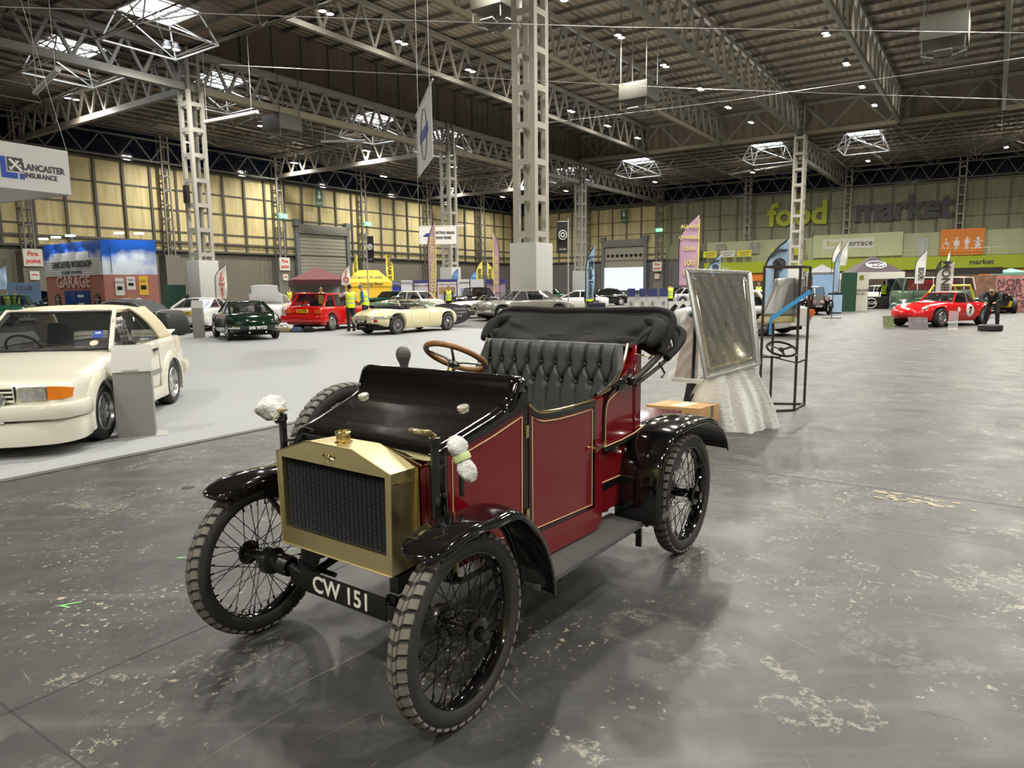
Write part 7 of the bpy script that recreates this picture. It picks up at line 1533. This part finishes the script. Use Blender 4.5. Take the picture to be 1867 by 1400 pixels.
# folding chairs beside the cream panel
fcm = mat('chair_frame', (.02, .02, .02), .4, metal=.5)
def fold_chair():
    t = thing('folding_chair', 'x', 'chair'); mb = MB()
    for s in (-.2, .2): mb.tube([(s, -.22, 0), (s, .12, .85)], .012, 6); mb.tube([(s, .25, 0), (s, -.15, .46)], .012, 6)
    mb.tube([(-.2, -.1, .30), (.2, -.1, .30)], .01, 6); mb.tube([(-.2, .2, .06), (.2, .2, .06)], .01, 6); mb.build('frame', fcm, t)
    MB().box(-.2, .2, -.18, .18, .44, .47).build('seat', under, t, bevel=.008); MB().box(-.2, .2, .08, .11, .64, .84).build('backrest', under, t, bevel=.008); return t
fc = None
for k, (px, py, rz) in enumerate(((1552, 557, .2), (1562, 559.5, 1.5), (1572, 557, 2.9))):
    o = copy_tree(fc) if fc else fold_chair(); fc = fc or o; o.location = G(px, py); o.rotation_euler = (0, 0, rz); o['group'] = 'folding chairs by the gazebo'; o['label'] = ('left', 'middle', 'right')[k] + ' black folding chair right of the walking man'
p = G(1570, 551); tb = thing('cloth_table', 'table under a black cloth with a white round badge below the purple gazebo', 'table', ground_at(1577, 44)); MB().box(-1.0, 1.0, -.35, .35, 0, .74).build('table_cloth', under, tb, bevel=.02); text('CLUB', .24, whitetxt, tb, (-.1, -.36, .36), (1, 0, 0), (0, 0, 1), ext=.003); MB().tube([(-.1 + .34 * cos(k * PI / 8), -.362, .36 + .3 * sin(k * PI / 8)) for k in range(16)], .02, 5, closed=True).build('badge_ring', whitetxt, tb)
# tool bags behind the red hatchback
for k, (px, py, m, lb) in enumerate(((520, 606, mat('tan_canvas', (.32, .27, .14), .8), 'tan tool bag behind the red hatchback'), (541, 606, mat('blue_bag', (.06, .09, .16), .8), 'blue and tan tool bag between two others behind the red hatchback'), (563, 606, MC['black_hood_cloth'], 'black holdall behind the red hatchback'))):
    p = G(px, py); p.z = .008; t = thing('tool_bag', lb, 'bag', p, .2 * k); mb = MB(); mb.loft([[(x * s_, y * s_, z) for x, y in ((-.19, -.10), (.19, -.10), (.20, .10), (-.20, .10))] for z, s_ in ((0, 1), (.12, 1.05), (.19, .7))]); mb.build('bag_body', m, t, bevel=.03, smooth=60); MB().tube([(-.12, 0, .17), (-.06, 0, .27), (.06, 0, .27), (.12, 0, .17)], .012, 6).build('bag_handle', under, t)
p = ground_at(1087, 22.6); 
t = thing('trolley_case', 'dark upright cloth bag standing in front of the white modern coupe', 'bag', p); MB().box(-.27, .27, -.16, .16, .02, 1.05).build('case_body', MC['navy_cloth'], t, bevel=.06)

# ================================================================ wrapped windscreen, box, steel frame
al = mat('aluminium_edge', (.46, .47, .48), .35, metal=.7, bump=.3, bscale=40)
TL, TR_, BR_, BL = AT(1252, 492, 7.75), AT(1366, 497, 7.62), AT(1383, 664, 7.30), AT(1288, 690, 7.38)
cen = (TL + TR_ + BR_ + BL) / 4
t = thing('wrapped_windscreen', 'large framed windscreen wrapped in clear plastic on a black stand', 'windscreen', (cen.x, cen.y, 0)); o_ = Vector((cen.x, cen.y, 0)); nn = (TR_ - TL).cross(BL - TL).normalized()
if nn.y > 0: nn = -nn
mb = MB(); q = [TL - o_, TR_ - o_, BR_ - o_, BL - o_]
def bil(a, b2): return (q[0] * (1 - a) + q[1] * a) * (1 - b2) + (q[3] * (1 - a) + q[2] * a) * b2
mb.grid(lambda a, b2: tuple(bil(.02 + .96 * a, .02 + .96 * b2) + nn * (.02 * sin(a * PI) * sin(b2 * PI))), 10, 14)
mb.build('glass_pane', mat('wrapped_glass', (.42, .39, .31), .05, metal=.92, bump=.14, bscale=3.0, noise=.35, nscale=2.2), t, smooth=80, thick=.006)
for i in range(4): MB().beam(q[i], q[(i + 1) % 4], .045, .03).build('frame_rail', al, t, bevel=.006)
mb = MB(); mb.grid(lambda a, b2: tuple(bil(-.02 + 1.04 * a, -.015 + 1.05 * b2) + nn * (.035 + .008 * sin(a * 23 + b2 * 11) + .006 * sin(a * 41 - b2 * 17))), 40, 50); mb.build('plastic_film', mat('clear_film', (.80, .82, .82), .12, alpha=.10, bump=.5, bscale=7), t, smooth=80)
fo = AT(1262, 700, 7.75) - o_; mb = MB(); mb.beam((fo.x, fo.y, .45), (fo.x + .02, fo.y, 1.30), .035, .035); mb.prism([(-.12, .0), (.12, .0), (.08, .48), (-.04, .48)], -.01, .01, lambda p_, z, y: (fo.x - .02 + p_, fo.y + y, z)); mb.build('stand_post', iron, t)
a1, a2 = AT(1226, 691, 7.9) - o_, AT(1290, 697, 7.5) - o_; MB().beam(a1, a2, .03, .05).build('support_rail', MC['white_paint'], t, bevel=.004)
c1_, c2_, c3_, c4_ = AT(1252, 572, 8.2) - o_, AT(1274, 590, 8.0) - o_, AT(1272, 690, 7.9) - o_, AT(1230, 688, 8.1) - o_
card = mat('cardboard', (.48, .29, .13), .8, noise=.08, nscale=9); brc = mat('brown_card', (.24, .135, .07), .8, noise=.12, nscale=6)
mb = MB(); mb.add([c1_, c2_, c3_, c4_, c1_ + Vector((.02, .1, 0)), c2_ + Vector((.02, .1, 0)), c3_ + Vector((.02, .1, 0)), c4_ + Vector((.02, .1, 0))], [(0, 1, 2, 3), (7, 6, 5, 4), (0, 4, 5, 1), (1, 5, 6, 2), (2, 6, 7, 3), (3, 7, 4, 0)]); mb.build('card_backing', brc, t)
mb = MB(); mb.grid(lambda a, b2: tuple((c1_ + Vector((-.06, -.03, .03))).lerp(c2_ + Vector((.02, -.03, 0)), a).lerp((c4_ + Vector((-.10, -.05, -.02))).lerp(c3_ + Vector((.03, -.05, -.01)), a), b2) + Vector((.006 * sin(b2 * 31 + a * 9), .012 * sin(a * 17 + b2 * 23), 0))), 24, 40); mb.build('plastic_sleeve', mat('milky_film', (.82, .82, .80), .2, alpha=.38, bump=.9, bscale=14), t, smooth=80)
# plastic sheet heaped below
p = G(1338, 783); t = thing('plastic_sheet', 'crumpled white plastic sheet spilling to the floor below the wrapped windscreen', 'plastic sheet', p); bl_, br_ = BL - p, BR_ - p
def heap(a, b2):
    lo = Vector((-.48 + 1.0 * a, .12 - .30 * sin(a * PI) - .02, .006)); hi = bl_.lerp(br_, .02 + .96 * a) + Vector((-.04, .0, -.01)); k = b2
    q_ = hi.lerp(lo, k); f = sin(a * 31 + sin(a * 9)) * .020 + sin(a * 14 + k * 3) * .030 + sin(a * 57 - k * 2) * .005
    q_.y += f * (.25 + k); q_.x += .05 * sin(k * PI) * (a - .5) * 2; q_.z += .006 * sin(a * 27 + k * 7) * sin(k * PI); return tuple(q_)
mb = MB(); mb.grid(heap, 90, 44); mb.build('front_fold', mat('white_plastic', (.86, .87, .86), .35, bump=.9, bscale=34, alpha=.90), t, smooth=80)
def heap2(a, b2): q_ = Vector(heap(a, b2)); q_.y += .24 + .06 * sin(a * 9); q_.x += .04; return tuple(q_)
mb = MB(); mb.grid(heap2, 60, 30); mb.build('rear_fold', MC['white_plastic'], t, smooth=80)
# cardboard box
n0, e1, e2 = AT(1275, 745, 7.02), AT(1311.5, 735, 7.30), AT(1178, 737, 7.30); hbx = n0.z - .0
b0 = Vector((n0.x, n0.y, 0)); t = thing('cardboard_box', 'taped brown cardboard box on the floor behind the rear mudguard', 'box', b0)
v1 = Vector((e1.x, e1.y, 0)) - b0; v2 = Vector((e2.x, e2.y, 0)) - b0; H_ = n0.z
mb = MB(); mb.add([(0, 0, 0), v1, v1 + v2, v2, (0, 0, H_), v1 + Vector((0, 0, H_)), v1 + v2 + Vector((0, 0, H_)), v2 + Vector((0, 0, H_))], [(0, 3, 2, 1), (4, 5, 6, 7), (0, 1, 5, 4), (1, 2, 6, 5), (2, 3, 7, 6), (3, 0, 4, 7)]); bx = mb.build('carton', card, t, bevel=.004)
tp = mat('parcel_tape', (.52, .40, .16), .3); up_ = Vector((0, 0, 1))
def strip(p0, p1, w, side, m, nm='tape_strip'): return MB().beam(p0, p1, w, .002, side).build(nm, m, bx)
nS = v2.cross(up_).normalized(); nS = nS if nS.y < 0 else -nS; nE = v1.cross(up_).normalized(); nE = nE if nE.x > 0 else -nE
for f in (.30, .62): strip(v2 * f + nS * .001 + up_ * .0, v2 * f + nS * .001 + up_ * H_, .04, nS, tp)
strip(v1 * .5 + nE * .001, v1 * .5 + nE * .001 + up_ * H_, .045, nE, tp)
strip(v1 * .5 + up_ * (H_ + .001), v1 * .5 + v2 + up_ * (H_ + .001), .05, up_, tp); strip(v2 * .45 + v1 * .1 + up_ * (H_ + .002), v2 * .45 + v1 * .9 + up_ * (H_ + .002), .16, up_, mat('torn_label', (.62, .56, .44), .6), 'torn_label'); strip(v1 * .62 + nE * .002 + up_ * (H_ * .62), v1 * .62 + nE * .002 + up_ * H_, .06, nE, mat('dark_patch', (.16, .12, .08), .6), 'dark_patch')
# tall rusty steel frame with shell panel, blue strap and steering wheel
fr0, fr1, fr2, fr3 = G(1384, 752), G(1448, 749), G(1466, 738), G(1404, 737); base = (fr0 + fr1 + fr2 + fr3) / 4; HF = ZA(1463, 484, fr1)
rust = mat('rusty_steel', (.050, .038, .030), .6, noise=.5, nscale=14, metal=.3)
t = thing('steel_display_frame', 'tall narrow rusty square-tube frame on the floor at right of the wrapped windscreen', 'display frame', base); P4 = [x - base for x in (fr0, fr1, fr2, fr3)]
for k in range(4): MB().beam(P4[k], P4[k] + up_ * HF, .025).build('post', rust, t)
for z in (.012, HF - .012): 
    for k in range(4): MB().beam(P4[k] + up_ * z, P4[(k + 1) % 4] + up_ * z, .025).build('rail', rust, t)
for z in (.62,): MB().beam(P4[1] + up_ * (.60), P4[2] + up_ * .60, .02).build('rail', rust, t)
sc_ = base
g0, g1, g2, g3 = AT(1414, 508, 8.75), AT(1466, 506, 8.75), AT(1452, 574, 8.70), AT(1393, 576, 8.70)
t2 = thing('body_shell_panel', 'grey moulded panel with a recessed window hanging in the steel frame', 'car body panel', base); q2 = [x - base for x in (g0, g1, g2, g3)]
def sh_(a, b2, off=0): p_ = (q2[0] * (1 - a) + q2[1] * a) * (1 - b2) + (q2[3] * (1 - a) + q2[2] * a) * b2; return tuple(p_ + Vector((-.04 * b2 * b2 * (1 - a), -.09 * max(0, sin(a * PI)) ** .7 + off, 0)))
silv = mat('shell_silver', (.30, .30, .29), .38, metal=.4)
mb = MB(); mb.grid(lambda a, b2: sh_(a, b2), 14, 14); mb.build('shell', silv, t2, smooth=60, thick=.02)
mb = MB(); mb.grid(lambda a, b2: sh_(.42 + .50 * a, .14 + .68 * b2, -.012), 8, 8); wd = mb.build('window_recess', mat('recess_grey', (.13, .125, .12), .4), t2, smooth=60); MB().tube([Vector(sh_(x, y, -.015)) for x, y in ((.42, .14), (.92, .14), (.92, .82), (.42, .82))], .008, 6, closed=True).build('recess_rim', silv, wd)
mb = MB(); mb.grid(lambda a, b2: sh_(-.02 + 1.0 * a, 1.0 + .20 * b2, .0), 12, 4); mb.build('lower_edge', mat('yellow_film', (.50, .46, .20), .3, alpha=.8), t2, smooth=60, thick=.01)
s0, s1 = AT(1405, 582, 8.35) - base, AT(1478, 531, 8.5) - base; t3 = MB().beam(s0, s1, .05, .004, (0, 1, 0)).build('blue_strap', mat('strap_blue', (.05, .30, .62), .5)); tag(t3, 'bright blue tape strap running diagonally across the steel frame', 'strap', loc=base); MB().beam(s0, s0 + Vector((0, 0, -.18)), .03, .004, (0, 1, 0)).build('strap_end', MC['strap_blue'], t3)
wc = AT(1425, 636, 8.62); t4 = thing('steering_wheel', 'black sports steering wheel with three drilled spokes lying in the steel frame', 'steering wheel', wc); ax_ = Vector((.05, -.42, .9)).normalized()
MB().tube([ringpt((0, 0, 0), ax_, .175, 2 * PI * k / 40) for k in range(40)], .014, 10, closed=True).build('rim', under, t4)
for k in range(3): a = 2 * PI * k / 3 + .3; MB().beam((0, 0, -.015), ringpt((0, 0, 0), ax_, .17, a), .035, .004, ax_).build('spoke', chrome, t4)
MB().lathe([(0, .01), (.03, .008), (.035, -.02)], (0, 0, 0), ax_, 16).build('hub', under, t4)
pp = MB(); c_ = wc - base; pp.box(c_.x - .22, c_.x + .20, c_.y - .14, c_.y + .16, c_.z - .075, c_.z - .067); o = pp.build('clear_shelf', mat('milky_acrylic', (.5, .5, .5), .3, alpha=.35), t); MB().tube([P4[1] + up_ * .60, (c_.x + .18, c_.y, c_.z - .08)], .008, 5).build('shelf_bracket', rust, o); MB().tube([P4[0] + up_ * .72, P4[1] + up_ * .60], .008, 5).build('shelf_bracket', rust, o)

# ================================================================ heaters and speakers under the roof
for k, (px, py, D, w, lb) in enumerate(((1722, 78, 42, 2.3, 'dark louvred heater unit hung under the high roof at upper right'), (1165, 185, 56, 2.3, 'dark heater unit with pale trim behind the long truss right of the tall column'), (905, 22, 44, 2.2, 'dark heater unit at the top left of the tall pale column'), (515, 240, 62, 2.3, 'dark heater unit between trusses right of the loudspeaker column'))):
    p = AT(px, py, D); t = thing('roof_heater', lb, 'heater', p, HROT); MB().box(-w / 2, w / 2, -w / 2, w / 2, 0, 1.2).build('heater_box', dsteel, t, bevel=.03)
    mb = MB()
    for s in (-1, 1): mb.beam((0, 0, -1.0), (s * w * .48, 0, -.65), .9, .08, (0, 0, 1)); mb.beam((0, 0, -1.0), (0, s * w * .48, -.65), .9, .08, (0, 0, 1))
    mb.build('deflector', mat('deflector_grey', (.13, .13, .125), .5), t); mb = MB()
    for x, y in ((-1, -1), (1, -1), (1, 1), (-1, 1)): mb.beam((x * w * .45, y * w * .45, -.7), (x * w * .45, y * w * .45, (22.9 if D < 60 and k < 3 else 19.2) - p.z), .06)
    mb.build('hanger', dsteel, t)
for k, (a, b2) in enumerate((((367, 212, 55), (470, 216, 52)), ((60, 130, 40), (110, 170, 36)), ((1330, 308, 110), (1470, 305, 100)), ((585, 256, 75), (665, 259, 75)))):
    A2, B2 = AT(*a), AT(*b2); zz = min((A2.z + B2.z) / 2, 19.0); A2.z = B2.z = zz; c = (A2 + B2) / 2; t = thing('radiant_heater', ('long tube heater right of the loudspeaker column', 'tube heater at the far left under the lattice roof', 'tube heater left of the yellow word column', 'tube heater left of the diamond banner')[k], 'heater', c); MB().tube([A2 - c, B2 - c], .14, 8).build('reflector', MC['white_tube'], t); mb = MB(); mb.tube([(A2 - c) * .8, (A2 - c) * .8 + Vector((0, 0, 19.3 - zz))], .02, 4); mb.tube([(B2 - c) * .8, (B2 - c) * .8 + Vector((0, 0, 19.3 - zz))], .02, 4); mb.build('hanger', polem, t)
# cables strung across the hall
for k, (a, b2, lb) in enumerate((((0, 12, 20), (1867, 60, 30), 'thin steel cable strung high across the top of the hall'), ((400, 118, 30), (1867, 182, 42), 'thin steel cable passing above the diamond banner'), ((990, 225, 50), (1867, 105, 32), 'thin steel cable rising to the upper right'))):
    A2, B2 = AT(*a), AT(*b2); tag(MB().tube([A2, (A2 + B2) / 2 - Vector((0, 0, .15)), B2], .012, 4).build('steel_cable', polem), lb, 'cable')
# ================================================================ people
skin = mat('skin', (.48, .27, .19), .55); vest = mat('hi_vis_yellow', (.62, .85, .02), .6, emit=.12); refl = mat('reflective_band', (.55, .57, .55), .35)
def remesh(o, v=.014, sm=4):
    m = o.modifiers.new('r', 'REMESH'); m.mode = 'VOXEL'; m.voxel_size = v; m.use_smooth_shade = True; s_ = o.modifiers.new('s', 'SMOOTH'); s_.iterations = sm; s_.factor = .5
def person(label, loc, yaw, pose, top, legs, hair, shoes=None, vestm=None, H=1.75, cap=None, group=None):
    """pose: joint name -> (x right, y back->front forward, z up) in units of height"""
    J = dict(hip=(0, 0, .52), chest=(0, 0, .72), neck=(0, .01, .83), head=(0, .02, .925), hipL=(-.05, 0, .52), hipR=(.05, 0, .52), kneeL=(-.055, .01, .285), kneeR=(.055, .01, .285), ankL=(-.06, -.01, .04), ankR=(.06, -.01, .04),
             shL=(-.108, 0, .80), shR=(.108, 0, .80), elL=(-.135, -.01, .63), elR=(.135, -.01, .63), wrL=(-.13, .06, .49), wrR=(.13, .06, .49)); J.update(pose)
    V_ = {k: Vector((v[0] * H, v[1] * H, v[2] * H)) for k, v in J.items()}; t = thing('person', label, 'person', loc, yaw, group)
    hd = V_['head']; nk = V_['neck']; hup = (hd - nk).normalized(); fwdv = (Vector((0, 1, 0)) - hup * hup.y).normalized()
    mb = MB(); mb.ball(hd, .078, 12, (.86, 1.0, 1.25)); mb.ball(hd + fwdv * .03 - hup * .05, .052, 8, (.85, 1, .9)); mb.tube([nk - hup * .06, hd - hup * .05], .052, 10); mb.ball(hd + fwdv * .086 - hup * .015, .016, 6, (.8, 1.2, 1.4))
    for s in (-1, 1): mb.ball(hd + Vector((s * .070, 0, 0)), .02, 6, (.5, .9, 1.4))
    mb.tube([nk, V_['chest'], V_['hip']], [.07, .125, .11], 12)
    for s, q in (('L', -1), ('R', 1)):
        mb.tube([V_['chest'] + Vector((0, 0, .08)), V_['sh' + s]], .055, 8); mb.tube([V_['sh' + s], V_['el' + s], V_['wr' + s]], [.048, .038, .026], 10); mb.tube([V_['hip' + s], V_['knee' + s], V_['ank' + s]], [.078, .054, .038], 10)
        d = (V_['wr' + s] - V_['el' + s]).normalized(); w = V_['wr' + s]; sx = Vector((0, 0, 1)).cross(d); sx = sx.normalized() if sx.length > .1 else Vector((0, 1, 0)); pl_ = w + d * .045; mb.tube([w, pl_ + d * .02], [.026, .036], 8)
        nz = sx.cross(d)
        for i, L_ in enumerate((.055, .068, .064, .05)):
            b0 = pl_ + d * .03 + sx * (.027 - .018 * i); mb.tube([b0, b0 + d * L_ * .6 - nz * .008, b0 + d * L_ - nz * .024], [.0095, .009, .0075], 6)
        b0 = w + d * .02 + sx * .026; mb.tube([b0, b0 + d * .03 + sx * .022, b0 + d * .055 + sx * .026], [.012, .011, .009], 6)
        mb.tube([V_['ank' + s], V_['ank' + s] + Vector((0, .10, -.03))], [.036, .03], 8)
    b = mb.build('body', skin, t); remesh(b, .012, 3)
    mb = MB()
    for s in (-1, 1): mb.ball(hd + fwdv * .072 + Vector((s * .026, 0, 0)) + hup * .008, .009, 6)
    mb.build('eyes', under, t); MB().tube([hd + fwdv * .078 - hup * .048 + Vector((x, 0, 0)) for x in (-.02, 0, .02)], .005, 5).build('mouth', mat('lips', (.35, .12, .10), .5), t)
    mb = MB(); mb.ball(hd - fwdv * .014 + hup * .022, .084, 12, (.90, 1.0, 1.14)); h_ = mb.build('hair', mat('hair_' + str(hair[0]), hair, .7), t)
    if cap: mb = MB(); mb.ball(hd + hup * .045, .088, 10, (.92, 1.05, .75)); mb.ball(hd + hup * .045 + fwdv * .10, .06, 8, (1, 1.1, .2)); mb.build('cap', cap, t)
    mb = MB(); mb.tube([V_['neck'] - hup * .02, V_['chest'] + Vector((0, 0, .04)), V_['chest'] - Vector((0, 0, .08)), V_['hip'] - Vector((0, 0, .02))], [.075, .150, .140, .135], 14)
    for s in 'LR': mb.tube([V_['chest'] + Vector((0, 0, .09)), V_['sh' + s]], [.07, .068], 8); mb.tube([V_['sh' + s], V_['el' + s], V_['wr' + s]], [.062, .052, .040], 10)
    j = mb.build('jumper', top, t); remesh(j)
    mb = MB(); mb.tube([V_['hip'] + Vector((0, 0, .05)), V_['hip'] - Vector((0, 0, .03))], .142, 14)
    for s in 'LR': mb.tube([V_['hip' + s], V_['knee' + s], V_['ank' + s] + Vector((0, 0, .02))], [.095, .072, .060], 10)
    j = mb.build('trousers', legs, t); remesh(j)
    for s in 'LR': a = V_['ank' + s]; mb = MB(); mb.tube([a + Vector((0, -.04, -.02)), a + Vector((0, .05, -.025)), a + Vector((0, .14, -.036))], [.044, .046, .034], 10); mb.ball(a + Vector((0, -.03, -.02)), .05, 8, (.9, 1, 1)); sh = mb.build('shoe', shoes or under, t); remesh(sh, .01, 2)
    if vestm:
        mb = MB(); mb.tube([V_['neck'] - hup * .05, V_['chest'] + Vector((0, 0, .05)), V_['chest'] - Vector((0, 0, .08)), V_['hip'] - Vector((0, 0, .05))], [.105, .168, .160, .158], 16)
        for s in 'LR': mb.tube([V_['chest'] + Vector((0, 0, .10)), V_['sh' + s].lerp(V_['chest'] + Vector((0, 0, .10)), .15)], [.08, .082], 8)
        v_ = mb.build('hi_vis_vest', vestm, t); remesh(v_)
        for f in (.15, .62): c = V_['chest'].lerp(V_['hip'], f); ax = (V_['chest'] - V_['hip']).normalized(); MB().lathe([(.163, -.025), (.1665, 0), (.163, .025)], c, ax, 22).build('reflective_band', refl, v_)
    return t
def foot(px, py, z=0): p = G(px, py); p.z = z; return p
blkc = mat('black_clothes', (.014, .014, .016), .8); navyc = mat('navy_clothes', (.025, .03, .06), .8); bluej = mat('blue_jumper', (.03, .13, .38), .8); whj = mat('white_shirt', (.60, .58, .55), .8)
# local +y is the way the person faces
person('man in yellow vest and black trousers reaching towards the red hatchback', foot(641, 604, .008), rad(35), dict(elL=(-.17, .14, .74), wrL=(-.10, .30, .76), elR=(.14, .05, .66), wrR=(.06, .18, .68)), whj, blkc, (.012, .010, .009), vestm=vest)
person('fair-haired woman in a yellow vest behind the red hatchback', foot(588, 583, .008), rad(160), dict(elL=(-.14, .05, .66), elR=(.14, .05, .66)), whj, navyc, (.28, .17, .08), vestm=vest, H=1.68)
person('grey-haired man in a blue jumper and yellow vest looking down', foot(668, 599, .008), rad(75), dict(chest=(0, .03, .72), neck=(0, .055, .825), head=(0, .10, .905), shL=(-.10, .03, .795), shR=(.10, .03, .795), wrL=(-.10, .12, .52), wrR=(.10, .12, .52)), bluej, navyc, (.22, .21, .20), vestm=vest, H=1.80)
person('worker with dark cap and yellow vest left of the wrapped windscreen', foot(1221, 573), rad(15), dict(), blkc, navyc, (.02, .015, .012), vestm=vest, cap=blkc)
person('man in a yellow vest striding left past the blue bin', foot(1550, 560), rad(90), dict(kneeL=(-.055, .09, .30), ankL=(-.06, .17, .05), kneeR=(.055, -.04, .28), ankR=(.06, -.17, .07), chest=(0, .02, .72), elL=(-.13, -.10, .66), wrL=(-.11, -.08, .53), elR=(.13, .10, .66), wrR=(.1, .16, .56)), blkc, blkc, (.05, .03, .02), vestm=vest)
person('man in a yellow vest and navy trousers standing with his back turned', foot(1625, 556), rad(8), dict(elL=(-.15, .02, .64), elR=(.15, .02, .64)), navyc, navyc, (.10, .07, .05), vestm=vest)
person('person in black with tan cap bending at the tail of the red racing coupe', foot(1806, 598), rad(140), dict(hip=(0, -.07, .51), hipL=(-.05, -.07, .51), hipR=(.05, -.07, .51), kneeL=(-.09, .02, .29), kneeR=(.09, .0, .29), ankL=(-.10, -.02, .04), ankR=(.10, -.03, .04), chest=(0, .11, .62), neck=(0, .21, .68), head=(0, .28, .70), shL=(-.11, .18, .66), shR=(.11, .18, .66), elL=(-.15, .26, .53), elR=(.15, .26, .53), wrL=(-.08, .36, .49), wrR=(.08, .36, .49)), blkc, blkc, (.05, .04, .03), cap=mat('tan_cap', (.36, .25, .12), .7), H=1.80)
for k, (px, D, rz, tp_, lb) in enumerate(((30, 40, 200, navyc, 'left one of two people in yellow vests by the navy raised bonnet'), (46, 41, 150, blkc, 'right one of two people in yellow vests by the navy raised bonnet'), (503, 44, 120, blkc, 'person in yellow vest left of the burgundy gazebo, behind the raised white bonnet'), (537, 44, 180, blkc, 'balding man in a yellow vest at the corner of the burgundy gazebo'),
      (822, 40, 180, navyc, 'person in a yellow top behind the black classic saloon'), (1377, 42, 160, blkc, 'person in yellow vest seen just right of the wrapped windscreen'), (1075, 34, 170, blkc, 'person in a green-yellow vest behind the slender blue flag'), (1601, 47, 0, blkc, 'person in a pale yellow vest inside the purple gazebo'))):
    person(lb, ground_at(px, D), rad(rz), dict(elL=(-.14, .04, .66), elR=(.14, .04, .66)), tp_, blkc, (.08 + .01 * k, .06, .05), vestm=vest, H=1.72)
# things standing on the carpet rest on its top
def on_carpet(v):
    u = v.x * sin(TH) + v.y * cos(TH); w = -v.x * cos(TH) + v.y * sin(TH)
    return -16 < u < 24 and 4.5 < w < 35
for o in bpy.data.objects:
    if o.parent is None and o.get('category') in ('car', 'covered car', 'van', 'banner') and on_carpet(o.location): o.location.z = .0085
